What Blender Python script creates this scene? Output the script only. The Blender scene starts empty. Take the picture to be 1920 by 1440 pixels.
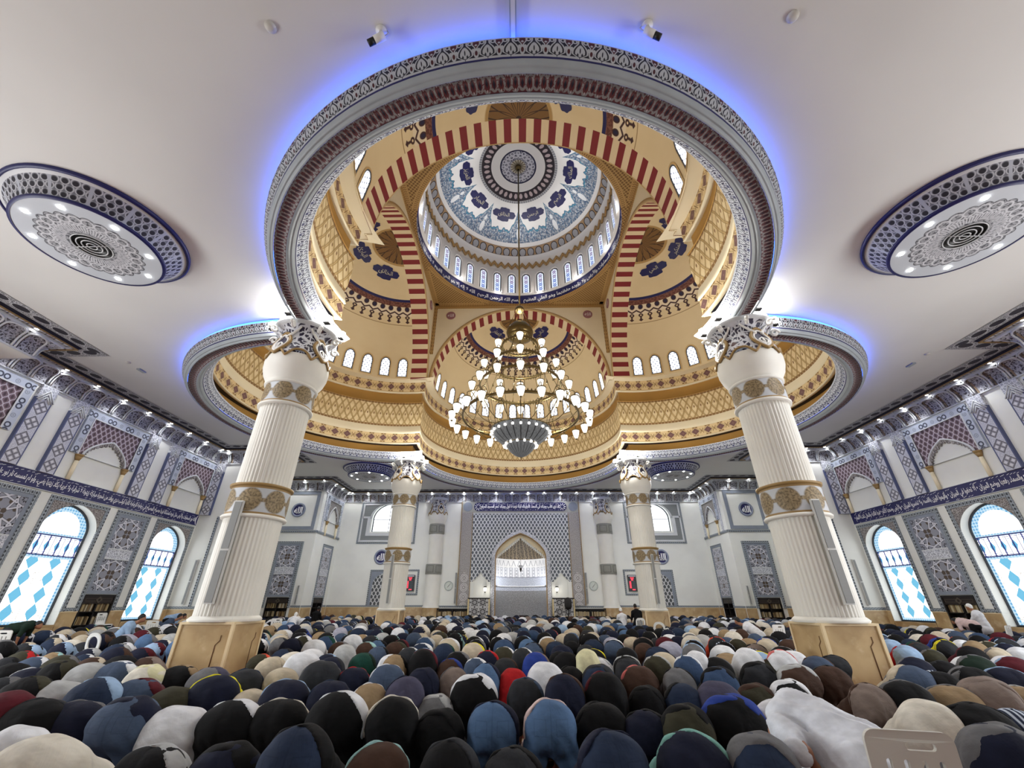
import bpy, math, random
import numpy as np
from mathutils import Vector, Matrix
from mathutils.geometry import tessellate_polygon
random.seed(7); rng = np.random.default_rng(7)
SC = bpy.context.scene; COL = SC.collection
PI = math.pi; TAU = 2*math.pi
sin, cos = math.sin, math.cos

# ------------------------------------------------------------------ objects
def lin(c):
    c = c/255.0
    return c/12.92 if c <= .04045 else ((c+.055)/1.055)**2.4
def rgb(r, g, b): return (lin(r), lin(g), lin(b), 1.0)

def tag(o, label=None, cat=None, group=None, kind=None):
    if label: o['label'] = label
    if cat: o['category'] = cat
    if group: o['group'] = group
    if kind: o['kind'] = kind
    return o
def link(o, parent=None):
    COL.objects.link(o)
    if parent: o.parent = parent
    return o
def empty(name, loc=(0,0,0), rotz=0, parent=None):
    o = bpy.data.objects.new(name, None); o.location = loc; o.rotation_euler = (0,0,rotz)
    o.empty_display_size = .1
    return link(o, parent)
def mesh(name, V, F, mats, uv=None, mi=None, smooth=True, parent=None, sharp=None):
    """V (n,3); F list of index tuples or (m,4)/(m,3) array; uv per vertex (n,2)"""
    me = bpy.data.meshes.new(name)
    V = np.asarray(V, np.float32)
    if isinstance(F, np.ndarray):
        k = F.shape[1]; m = len(F)
        me.vertices.add(len(V)); me.vertices.foreach_set('co', V.ravel())
        me.loops.add(m*k); me.loops.foreach_set('vertex_index', F.astype(np.int32).ravel())
        me.polygons.add(m); me.polygons.foreach_set('loop_start', np.arange(0, m*k, k, dtype=np.int32))
        try: me.polygons.foreach_set('loop_total', np.full(m, k, np.int32))
        except Exception: pass
        me.update(calc_edges=True)
    else:
        me.from_pydata([tuple(map(float, v)) for v in V], [], [tuple(int(i) for i in f) for f in F])
    if uv is not None:
        l = me.uv_layers.new(name='UVMap')
        idx = np.empty(len(me.loops), np.int32); me.loops.foreach_get('vertex_index', idx)
        l.data.foreach_set('uv', np.asarray(uv, np.float32)[idx].ravel())
    for m_ in (mats if isinstance(mats, (list, tuple)) else [mats]): me.materials.append(m_)
    if mi is not None: me.polygons.foreach_set('material_index', np.asarray(mi, np.int32))
    me.polygons.foreach_set('use_smooth', np.full(len(me.polygons), bool(smooth)))
    me.validate(); me.update()
    o = bpy.data.objects.new(name, me)
    return link(o, parent)

class MB:
    """collects shapes (verts, faces, uv) that become ONE mesh"""
    def __init__(s): s.V=[]; s.F=[]; s.U=[]; s.M=[]; s.n=0
    def add(s, V, F, U=None, m=0):
        V = np.asarray(V, float)
        if U is None: U = V[:, :2]
        s.V.append(V); s.U.append(np.asarray(U, float))
        s.F += [tuple(int(i)+s.n for i in f) for f in F]; s.M += [m]*len(F); s.n += len(V); return s
    def grid(s, P, U=None, m=0, cu=False, cv=False, flip=False):
        P = np.asarray(P, float); a, b = P.shape[:2]
        F = []
        for i in range(a if cu else a-1):
            for j in range(b if cv else b-1):
                f = (i*b+j, ((i+1)%a)*b+j, ((i+1)%a)*b+(j+1)%b, i*b+(j+1)%b)
                F.append(f[::-1] if flip else f)
        return s.add(P.reshape(-1,3), F, None if U is None else np.asarray(U).reshape(-1,2), m)
    def box(s, x0,x1,y0,y1,z0,z1, m=0):
        V = [];F=[];U=[]
        c = [(x0,y0,z0),(x1,y0,z0),(x1,y1,z0),(x0,y1,z0),(x0,y0,z1),(x1,y0,z1),(x1,y1,z1),(x0,y1,z1)]
        for f,ax in (((0,3,2,1),(0,1)),((4,5,6,7),(0,1)),((0,1,5,4),(0,2)),((2,3,7,6),(0,2)),((1,2,6,5),(1,2)),((3,0,4,7),(1,2))):
            k=len(V)
            for i in f: V.append(c[i]); U.append((c[i][ax[0]], c[i][ax[1]]))
            F.append((k,k+1,k+2,k+3))
        return s.add(V,F,U,m)
    def cyl(s, p0, p1, r0, r1=None, n=12, m=0, caps=True):
        r1 = r0 if r1 is None else r1
        p0=np.array(p0,float); p1=np.array(p1,float); d=p1-p0; L=np.linalg.norm(d); d/=L
        a=np.cross(d,(0,0,1.)); a = np.array((1.,0,0)) if np.linalg.norm(a)<1e-4 else a/np.linalg.norm(a); b=np.cross(d,a)
        t=np.arange(n)/n*TAU; ring=np.outer(np.cos(t),a)+np.outer(np.sin(t),b)
        V=np.r_[p0+ring*r0,p1+ring*r1]; F=[(i,(i+1)%n,n+(i+1)%n,n+i) for i in range(n)]
        if caps: F+= [tuple(range(n))[::-1], tuple(range(n,2*n))]
        U=np.c_[np.r_[t,t]*r0, np.r_[np.zeros(n),np.full(n,L)]]
        return s.add(V,F,U,m)
    def tube(s, pts, r, n=8, m=0, closed=False):
        pts=np.array(pts,float); k=len(pts); rr=np.broadcast_to(np.asarray(r,float),(k,))
        T=np.gradient(pts,axis=0)
        if closed: T=np.roll(pts,-1,0)-np.roll(pts,1,0)
        T/=np.linalg.norm(T,axis=1)[:,None]+1e-9
        P=[]; a=np.cross(T[0],(0.13,.21,.97)); a/=np.linalg.norm(a)
        for i in range(k):
            a=a-T[i]*(a@T[i]); a/=np.linalg.norm(a)+1e-9; b=np.cross(T[i],a)
            t=np.arange(n)/n*TAU; P.append(pts[i]+rr[i]*(np.outer(np.cos(t),a)+np.outer(np.sin(t),b)))
        P=np.array(P); U=np.zeros((k,n,2)); U[...,0]=np.arange(n)/n; U[...,1]=np.arange(k)[:,None]*.05
        s.grid(P,U,m,cu=closed,cv=True)
        if not closed:
            s.F.append(tuple(s.n-k*n+i for i in range(n))); s.F.append(tuple(s.n-n+i for i in range(n))[::-1]); s.M+=[m,m]
        return s
    def lathe(s, prof, n=48, c=(0,0,0), a0=0, a1=TAU, m=0, flip=False, us=None):
        prof=np.array(prof,float); full=abs(a1-a0-TAU)<1e-6
        t=np.linspace(a0,a1,n+1); L=np.r_[0,np.cumsum(np.hypot(*np.diff(prof,axis=0).T))]
        P=np.zeros((n+1,len(prof),3)); P[...,0]=c[0]+np.cos(t)[:,None]*prof[:,0]; P[...,1]=c[1]+np.sin(t)[:,None]*prof[:,0]; P[...,2]=c[2]+prof[:,1]
        U=np.zeros((n+1,len(prof),2)); U[...,0]=t[:,None]*(us if us else 1.0); U[...,1]=L
        return s.grid(P,U,m,flip=flip)
    def build(s, name, mats, parent=None, smooth=True, T=None):
        V=np.concatenate(s.V) if s.V else np.zeros((0,3))
        if T is not None: V=V@np.array(T.to_3x3()).T+np.array(T.to_translation())
        return mesh(name, V, s.F, mats, np.concatenate(s.U), s.M, smooth, parent)

def edge_split(o, ang=35):
    """keep hard corners on smooth shaded meshes"""
    me=o.data
    try: me.set_sharp_from_angle(angle=math.radians(ang))
    except Exception: pass
    return o

class Fr:
    """a wall frame: point (u,v,d) -> o+u*U+v*Z+d*N"""
    def __init__(s,o,u,n): s.o=np.array(o,float); s.u=np.array(u,float); s.v=np.array((0,0,1.)); s.n=np.array(n,float)
    def __call__(s,u,v,d=0): return s.o+s.u*u+s.v*v+s.n*d
    def arr(s,P,d): P=np.asarray(P,float); return s.o+np.outer(P[:,0],s.u)+np.outer(P[:,1],s.v)+np.multiply.outer(np.broadcast_to(d,(len(P),)),s.n)

def poly(mb, fr, outer, holes=(), d=0.0, back=None, m=0, ms=None, uvo=(0,0), holesides=True, outsides=True):
    """flat face with holes at depth d; sides going to depth `back` when given"""
    loops=[list(map(tuple,outer))]+[list(map(tuple,h)) for h in holes]
    flat=[p for l in loops for p in l]
    tris=tessellate_polygon([[Vector((p[0],p[1],0)) for p in l] for l in loops])
    pts=np.array(flat,float); F=[]
    for t in tris:
        a,b,c=(pts[i] for i in t)
        if (b[0]-a[0])*(c[1]-a[1])-(b[1]-a[1])*(c[0]-a[0])<0: t=(t[0],t[2],t[1])
        F.append(tuple(t))
    mb.add(fr.arr(pts,d),F,pts+np.array(uvo),m)
    if back is not None:
        for li,l in enumerate(loops):
            if (li==0 and not outsides) or (li>0 and not holesides): continue
            A=np.array(l,float); k=len(A)
            seg=np.linalg.norm(np.roll(A,-1,0)-A,axis=1)
            s=np.r_[0,np.cumsum(seg)]
            V=[];U=[];F=[]
            for i in range(k):
                j=(i+1)%k; b=len(V)
                V+= [fr(A[i][0],A[i][1],d),fr(A[j][0],A[j][1],d),fr(A[j][0],A[j][1],back),fr(A[i][0],A[i][1],back)]
                U+= [(s[i],0),(s[i+1],0),(s[i+1],abs(d-back)),(s[i],abs(d-back))]
                F.append((b,b+1,b+2,b+3))
            mb.add(V,F,U,m if ms is None else ms)
    return mb

def rect(x0,x1,y0,y1): return [(x0,y0),(x1,y0),(x1,y1),(x0,y1)]
def circ(cx,cy,r,n=40,ry=None): return [(cx+r*cos(i/n*TAU), cy+(ry or r)*sin(i/n*TAU)) for i in range(n)]
def arch(cx,a,z0,zs,za,k=.2,n=28):
    """closed outline: jambs from z0, springing at zs, apex za; k = how pointed"""
    h=za-zs; top=[]
    for i in range(n+1):
        th=PI*i/n; x=cos(th); z=(1-k)*math.sqrt(max(0,1-x*x))+k*(1-abs(x)); top.append((cx+a*x, zs+h*z))
    return [(cx-a,z0),(cx+a,z0)]+top
def arch_open(cx,a,zs,za,k=.2,n=28):
    return arch(cx,a,zs,zs,za,k,n)[2:]

# ------------------------------------------------------------------ node expressions
TR=[None]
class S:
    __slots__=('s',)
    def __init__(s,x): s.s=x
    def __add__(a,b): return mth('ADD',a,b)
    __radd__=__add__
    def __sub__(a,b): return mth('SUBTRACT',a,b)
    def __rsub__(a,b): return mth('SUBTRACT',b,a)
    def __mul__(a,b): return mth('MULTIPLY',a,b)
    __rmul__=__mul__
    def __truediv__(a,b): return mth('DIVIDE',a,b)
    def __rtruediv__(a,b): return mth('DIVIDE',b,a)
    def __neg__(a): return mth('MULTIPLY',a,-1.0)
    def __lt__(a,b): return mth('LESS_THAN',a,b)
    def __gt__(a,b): return mth('GREATER_THAN',a,b)
def mth(op,a,b=None,c=None,clamp=False):
    n=TR[0].nodes.new('ShaderNodeMath'); n.operation=op; n.use_clamp=clamp
    for i,x in enumerate((a,b,c)):
        if x is None: continue
        if isinstance(x,S): TR[0].links.new(x.s,n.inputs[i])
        else: n.inputs[i].default_value=float(x)
    return S(n.outputs[0])
def nsin(a): return mth('SINE',a)
def ncos(a): return mth('COSINE',a)
def fr_(a): return mth('FRACT',a)
def flo(a): return mth('FLOOR',a)
def ab(a): return mth('ABSOLUTE',a)
def mn(a,b): return mth('MINIMUM',a,b)
def mx(a,b): return mth('MAXIMUM',a,b)
def sq(a): return mth('SQRT',a)
def ln2(x,y): return sq(x*x+y*y)
def at2(y,x): return mth('ARCTAN2',y,x)
def step(lo,hi,a):
    n=TR[0].nodes.new('ShaderNodeMapRange'); n.interpolation_type='SMOOTHSTEP'
    TR[0].links.new(a.s,n.inputs[0])
    if lo<hi: n.inputs[1].default_value=lo; n.inputs[2].default_value=hi; n.inputs[3].default_value=0; n.inputs[4].default_value=1
    else: n.inputs[1].default_value=hi; n.inputs[2].default_value=lo; n.inputs[3].default_value=1; n.inputs[4].default_value=0
    return S(n.outputs[0])
def below(a,t,s=.02):
    if isinstance(t,S): a=a-t; t=0.0
    return step(t+s,t-s,a)     # 1 where a<t
def tri(a,p=1.0):  # distance to nearest multiple of p
    return ab(fr_(a/p+.5)-.5)*p
def cell(a,p=1.0): return (fr_(a/p)-.5)*p          # centred cell coordinate
def noise(x,y,scale,detail=2.0,rough=.5):
    c=TR[0].nodes.new('ShaderNodeCombineXYZ'); TR[0].links.new(x.s,c.inputs[0]); TR[0].links.new(y.s,c.inputs[1])
    n=TR[0].nodes.new('ShaderNodeTexNoise'); n.inputs['Scale'].default_value=scale; n.inputs['Detail'].default_value=detail; n.inputs['Roughness'].default_value=rough
    TR[0].links.new(c.outputs[0],n.inputs['Vector']); return S(n.outputs['Fac'])
def voro(x,y,scale,feature='DISTANCE_TO_EDGE',rnd=1.0):
    c=TR[0].nodes.new('ShaderNodeCombineXYZ'); TR[0].links.new(x.s,c.inputs[0]); TR[0].links.new(y.s,c.inputs[1])
    n=TR[0].nodes.new('ShaderNodeTexVoronoi'); n.feature=feature; n.inputs['Scale'].default_value=scale; n.inputs['Randomness'].default_value=rnd
    TR[0].links.new(c.outputs[0],n.inputs['Vector']); return S(n.outputs['Distance'])
def mixc(f,a,b):
    """colour a where f=0, b where f=1"""
    n=TR[0].nodes.new('ShaderNodeMix'); n.data_type='RGBA'
    i=[k for k in n.inputs if k.enabled or True]
    fi=n.inputs[0]; ai=n.inputs[6]; bi=n.inputs[7]
    if isinstance(f,S): TR[0].links.new(f.s,fi)
    else: fi.default_value=f
    for x,k in ((a,ai),(b,bi)):
        if isinstance(x,S): TR[0].links.new(x.s,k)
        else: k.default_value=x
    return S(n.outputs[2])
def objcoord():
    n=TR[0].nodes.new('ShaderNodeTexCoord'); s=TR[0].nodes.new('ShaderNodeSeparateXYZ'); TR[0].links.new(n.outputs['Object'],s.inputs[0])
    return S(s.outputs[0]),S(s.outputs[1]),S(s.outputs[2])
MATS={}
def mat(name, fn, rough=.6, metal=0.0, emit=0.0, spec=.4, bump=None, clear=0.0):
    """fn(x,y) -> colour (tuple or S). x,y = UV in metres"""
    m=bpy.data.materials.new(name); m.use_nodes=True; t=m.node_tree; t.nodes.clear(); TR[0]=t
    uvn=t.nodes.new('ShaderNodeUVMap'); uvn.uv_map='UVMap'; sp=t.nodes.new('ShaderNodeSeparateXYZ'); t.links.new(uvn.outputs[0],sp.inputs[0])
    x,y=S(sp.outputs[0]),S(sp.outputs[1])
    c=fn(x,y) if callable(fn) else fn
    out=t.nodes.new('ShaderNodeOutputMaterial')
    b=t.nodes.new('ShaderNodeBsdfPrincipled'); b.inputs['Roughness'].default_value=rough; b.inputs['Metallic'].default_value=metal
    b.inputs['Specular IOR Level'].default_value=spec
    def put(c,k):
        if isinstance(c,S): t.links.new(c.s,k)
        else: k.default_value=c
    if emit>0:
        b.inputs['Base Color'].default_value=(.04,.04,.045,1); put(c,b.inputs['Emission Color']); b.inputs['Emission Strength'].default_value=emit
        if clear>0 and isinstance(c,S):   # clear glass passes more daylight than the tinted pieces
            se=t.nodes.new('ShaderNodeSeparateColor'); t.links.new(c.s,se.inputs[0]); w=step(.72,.95,S(se.outputs[0])); w=w*clear+emit; t.links.new(w.s,b.inputs['Emission Strength'])
    else: put(c,b.inputs['Base Color'])
    if bump is not None:
        h=bump(x,y); bn=t.nodes.new('ShaderNodeBump'); bn.inputs['Strength'].default_value=.5; bn.inputs['Distance'].default_value=.02
        t.links.new(h.s,bn.inputs['Height']); t.links.new(bn.outputs[0],b.inputs['Normal'])
    t.links.new(b.outputs[0],out.inputs[0]); MATS[name]=m; return m
def light(name, kind, loc, energy, color=(1,1,1), size=.1, rot=None, parent=None, **kw):
    l=bpy.data.lights.new(name,kind); l.energy=energy; l.color=color
    if kind=='AREA': l.shape=kw.get('shape','DISK'); l.size=size; l.size_y=kw.get('size_y',size); l.spread=kw.get('spread',PI)
    elif kind=='SPOT': l.shadow_soft_size=size; l.spot_size=kw.get('angle',1.5); l.spot_blend=.6
    else: l.shadow_soft_size=size
    o=bpy.data.objects.new(name,l); o.location=loc
    if rot is not None: o.rotation_euler=rot
    return link(o,parent)
EXPO=0.35; DAYL=560; UPL=2600
# ------------------------------------------------------------------ materials
WHITE=rgb(232,233,226); PLAST=rgb(214,214,209); CREAM=rgb(230,216,184); CREAM2=rgb(234,222,190); NAVY=rgb(26,27,84); INK=rgb(22,21,34)
GREY=rgb(150,156,160); LGREY=rgb(196,200,204); BRED=rgb(122,34,36); MAR=rgb(72,30,32); OCHRE=rgb(174,132,66); BROWN=rgb(120,84,52); TAN=rgb(190,152,98); GOLD=rgb(168,146,96)
M={}
def softdirt(base,amt=.06,sc=.7):
    def f(x,y):
        n=noise(x,y,sc,3.0)
        dk=tuple(c*(1-amt) for c in base[:3])+(1,)
        return mixc(step(.35,.7,n),base,dk)
    return f
M['white']=mat('white_wall_paint',softdirt(WHITE),.55)
M['ceil']=mat('ceiling_paint',softdirt(PLAST,.05,.35),.6)
M['cream']=mat('cream_plaster',softdirt(CREAM,.05,.5),.6)
M['cream2']=mat('pale_cream_plaster',softdirt(CREAM2,.05,.8),.6)
M['domewhite']=mat('dome_white',rgb(236,234,232),.55)
M['colwhite']=mat('column_white',softdirt(rgb(228,226,217),.05,1.2),.5)
M['ochre']=mat('ochre_paint',softdirt(OCHRE,.1,.5),.6)
M['navy']=mat('navy_enamel',NAVY,.45)
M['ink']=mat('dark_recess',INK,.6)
M['moulding']=mat('grey_moulding',softdirt(rgb(158,166,170),.1,2.0),.45)
M['lmould']=mat('pale_moulding',softdirt(rgb(206,209,211),.08,2.0),.45)
M['letter']=mat('white_lettering',rgb(238,238,240),.5)
M['goldletter']=mat('pale_gold_lettering',rgb(206,200,176),.5)
M['black']=mat('black_wood',rgb(22,18,17),.5)
M['darkwood']=mat('dark_wood',softdirt(rgb(34,24,20),.4,3),.45)
M['plastic']=mat('white_plastic',rgb(226,226,222),.4)
M['plasticg']=mat('pale_grey_plastic',rgb(196,194,186),.45)
M['spk']=mat('speaker_grille',lambda x,y: mixc(below(tri(x,.012)+tri(y,.012),.006,.003),rgb(150,152,150),rgb(120,122,122)),.5)
M['spkbody']=mat('speaker_body',rgb(205,206,203),.45)
M['bronze']=mat('bronze',rgb(108,92,58),.3,.85)
M['darkmetal']=mat('dark_metal',rgb(30,28,26),.4,.6)
M['glow']=mat('lamp_glow',(1,.97,.9,1),emit=14)
M['spotglow']=mat('spot_glow',(1,.98,.95,1),emit=30)
M['led']=mat('blue_led_strip',(.03,.13,1,1),emit=6.5)
M['lampglass']=mat('lamp_frosted_glass',(1,.96,.86,1),.3,emit=1.7)
M['bulb']=mat('bowl_bulb_glow',(1,.97,.9,1),.3,emit=5)

def marble(x,y):
    n=noise(x,y,2.2,5.0,.6); n2=noise(x+n*.6,y-n*.4,1.1,3.0)
    c=mixc(step(.35,.7,n2),rgb(198,172,128),rgb(166,136,94))
    return mixc(step(.52,.68,n)*.6,c,rgb(214,194,156))
M['marble']=mat('beige_marble',marble,.3)
M['marblee']=mat('pale_marble_edge',rgb(226,205,164),.35)
M['groove']=mat('marble_groove',rgb(110,80,50),.7)
def carpet(x,y):
    s=below(tri(y,1.25),.10,.01); d=below(ab(cell(x,.3))+ab(cell(y,.3)),.08,.01)
    c=mixc(d,rgb(104,28,30),rgb(140,60,46))
    return mixc(s,c,mixc(below(tri(x,.18),.04,.01),rgb(190,170,130),rgb(60,40,40)))
M['carpet']=mat('red_prayer_carpet',carpet,.9)

# palmette frieze: white tracery on dark; h = height, p = period (metres)
def palmette(x,y,h,p,white,dark,acc):
    X=cell(x,p)/p; Y=y/h; ax=ab(X); bx=.5-ax
    w=.045+.25*step(.18,.72,Y)-.27*step(.80,1.02,Y)
    fill=below(ax-w+.075,.0,.012)*step(.30,.42,Y)
    vein=below(ln2(ax/.028,(Y-.66)/.13),1.0,.2)+below(ab(ax-.10)+ab(Y-.86)*.5,.05,.02)
    line=below(ab(ax-w-.035),.036,.012)
    t=.045+.12*step(.52,.22,Y)
    tul=below(ab(bx-t),.028,.012)*below(Y,.60,.03); stem=below(ax,.028,.012)*below(Y,.32,.03)
    curl=below(ab(ln2(ax-.235,(Y-.15)*.8)-.085),.03,.012); blob=below(ln2((ax-.375)/.07,(Y-.60)/.10),1.0,.15)
    fl=below(ab(ln2(bx/.10,(Y-.74)/.2)-.9),.28,.1)
    tri_=below(ab(bx-.05*0.0)+ab(Y-.30)*.9,.07,.02)
    edge=mx(below(Y,.055,.015),below(1.0-Y,.04,.015))
    m_=mn(mx(mx(mx(fill,line),mx(tul,curl)),mx(mx(blob,fl),mx(tri_,edge))),1.0)*(1.0-mn(vein,1.0))
    m_=m_*(1.0-below(ab(ax-w+.035),.022,.01)*step(.34,.4,Y))
    red=mx(below(ln2(bx/.06,(Y-.74)/.15),1.0,.15),below(bx-t,.0,.02)*below(Y,.5,.05))
    return mixc(m_,mixc(red,dark,acc),white)
M['frieze_out']=mat('palmette_frieze',lambda x,y: palmette(x,y,.31,.37,rgb(176,180,184),rgb(20,20,34),rgb(70,24,28)),.6)
M['frieze_in']=mat('pale_palmette_frieze',lambda x,y: palmette(x,y,.4,.37,rgb(214,220,228),rgb(44,46,80),rgb(60,66,110)),.6)
def leafband(x,y,h,p,grey,red,dark):
    X=cell(x,p)/p; Y=y/h; Xb=cell(x+p*.5,p)/p
    a=below(ab(ln2(X/.34,(Y-.55)/.55)-.8),.17,.05); b=below(ab(ln2(Xb/.34,(Y-.45)/.55)-.8),.17,.05)
    da=below(ab(X)/.10+ab(Y-.45)/.3,1.0,.1); db=below(ab(Xb)/.10+ab(Y-.55)/.3,1.0,.1)
    n=noise(x,y,26.0,2.0)
    w=mn(mx(a,b),1.0)*step(.34,.46,n)
    c=mixc(w,red,grey); c=mixc(mx(da,db),c,dark)
    return mixc(mx(below(ln2(X/.03,(Y-.9)/.08),1.0,.3),below(ln2(Xb/.03,(Y-.1)/.08),1.0,.3)),c,rgb(190,180,180))
M['soffit']=mat('maroon_leaf_frieze',lambda x,y: leafband(x,y,.28,.24,rgb(128,124,122),rgb(84,32,34),rgb(26,20,36)),.65)

def diamondband(h,p,bg,dia,line):
    def f(x,y):
        X=cell(x,p)/p; Y=y/h-.5; ax=ab(X); ay=ab(Y)
        d=ax*1.9+ay*1.9
        n=noise(x,y,40.0,1.0)
        dm=below(d,.62,.05); rim=below(ab(d-.80),.07,.04)*step(.42,.5,n)
        xx=ab(ax-.5); cr=below(ab(xx*1.3-ay*.8),.035,.02)*below(ay,.26,.03)*below(xx,.15,.03)
        tip=below(ln2((ax-.12)/.1,(ay-.38)/.045),1.0,.3)
        e=below(.5-ay,.035,.015)
        c=mixc(mn(mx(mx(rim*.8,cr),mx(tip,e*.5)),1.0),bg,line)
        c=mixc(dm,c,dia)
        return mixc(below(d,.12,.05)*.6,c,rgb(150,120,120))
    return f
M['diamond']=mat('brown_diamond_frieze',diamondband(.67,.72,rgb(222,198,150),rgb(116,84,80),rgb(126,90,44)),.6)
M['diamond2']=mat('brown_diamond_frieze_upper',diamondband(.77,.72,rgb(222,198,150),rgb(112,80,76),rgb(126,90,44)),.6)
def latt(x,y):
    p=.40; Y=y/1.66
    w=.10*nsin(Y*TAU)
    a=tri((x/p)+Y*2.25+w); b=tri((x/p)-Y*2.25-w)
    l=mx(below(a,.10,.03),below(b,.10,.03))
    dots=below(ln2(cell(x,p)/p,(Y-.5)*2.0),.10,.04)
    base=mixc(step(.3,.7,noise(x,y,2.0)),rgb(232,212,168),rgb(214,190,142))
    tr=mx(below(Y,.075,.01),below(1.0-Y,.075,.01))*below(tri(x,p*.5),.09,.03)
    c=mixc(l,base,rgb(188,160,108))
    sh=mn(below(a-.02,.10,.04)+below(b-.02,.10,.04),1.0)
    c=mixc(mx(below(ab(a-.105),.018,.012),below(ab(b-.105),.018,.012)),c,rgb(132,104,60))
    return mixc(mn(mx(dots,tr),1.0),c,rgb(134,100,58))
M['lattice']=mat('cream_lattice',latt,.6,bump=lambda x,y: mx(below(tri((x/.40)+y*1.355),.10,.05),below(tri((x/.40)-y*1.355),.10,.05)))
# striped voussoirs: x = arc angle unit
M['stripe']=mat('red_cream_voussoirs',lambda x,y: mixc(step(.49,.51,fr_(x)),rgb(126,34,38),rgb(226,206,168)),.6)
def knot(bg,ln,p=.26):
    def f(x,y):
        X=cell(x,p)/p; Y=y/.3
        a=below(ab(ln2(X,cell(y,.3)/.3)-.36),.07,.03); b=below(ab(ln2(cell(x+p*.5,p)/p,cell(y,.3)/.3)-.36),.07,.03)
        return mixc(mn(mx(a,b)+below(tri(y,.3),.02,.01),1.0),bg,ln)
    return f
M['knot']=mat('brown_knot_border',knot(rgb(122,88,48),rgb(188,152,96)),.6)
M['knotfine']=mat('brown_rope_border',knot(rgb(150,116,72),rgb(206,174,120),.16),.6)
M['perf']=mat('brown_perforated_plate',lambda x,y: mixc(mx(below(ln2(cell(x,.22),cell(y,.22)),.06,.02),below(ln2(cell(x+.11,.22),cell(y+.11,.22)),.06,.02)),rgb(176,142,88),rgb(116,84,46)),.6)

# half dome: x = azimuth*R, y = elevation deg
def halfdome(x,y):
    az=x; p=.30/1.0
    X=cell(az,PI/24)/(PI/24); X2=cell(az+PI/48,PI/24)/(PI/24)
    base=mixc(noise(x*3.0,y*.1,1.5),rgb(228,208,166),rgb(220,198,154))
    line=below(ab(y-36.5),.22,.1)
    drop=below(ln2(X/.3,(y-47.0)/1.7),1.0,.12)
    zig=below(ab(y-(43.2+1.6*ab(X)*2.0)),.5,.2)
    tas=below(ln2(X/.27,(y-41.6)/1.1),1.0,.15)-below(ln2(X/.1,(y-41.6)/.4),1.0,.2)
    st=below(ab(X),.10,.05)*below(ab(y-40.0),1.0,.2)
    tip=below(ab(X)*3.0+ab(y-38.6)*.8,.75,.1)
    ring=below(ab(y-50.0),1.6,.15)
    dk=mn(mx(mx(drop,zig),mx(mx(tas,st),tip)),1.0)
    c=mixc(line,base,rgb(160,130,90))
    c=mixc(below(ab(y-45.2),3.0,.2)*.35,c,rgb(240,230,220))
    c=mixc(dk,c,rgb(62,30,32)); c=mixc(below(ln2(X/.17,(y-47.0)/1.1),1.0,.2),c,rgb(28,26,60))
    rr=mixc(below(noise(x*30.0,y*.9,1.0),.5,.05),rgb(92,48,38),rgb(124,78,62))
    c=mixc(ring,c,rr); c=mixc(below(ab(y-52.4),.85,.1),c,NAVY)
    # rosette around the apex
    r=90.0-y
    pet=below(ab(fr_(az*16/TAU+r*.055)-.5)-.0,.06,.03); pet2=below(ab(fr_(az*16/TAU-r*.055)-.5),.06,.03)
    ros=mixc(mn(mx(pet,pet2)+below(r,1.2,.2),1.0),rgb(122,88,44),rgb(58,36,18))
    c=mixc(below(r,14.6,.4)*(1.0-below(r,13.2,.2)),c,rgb(176,140,84))
    return mixc(below(r,13.2,.15),c,ros)
M['halfdome']=mat('half_dome_painting',halfdome,.6)

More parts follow.
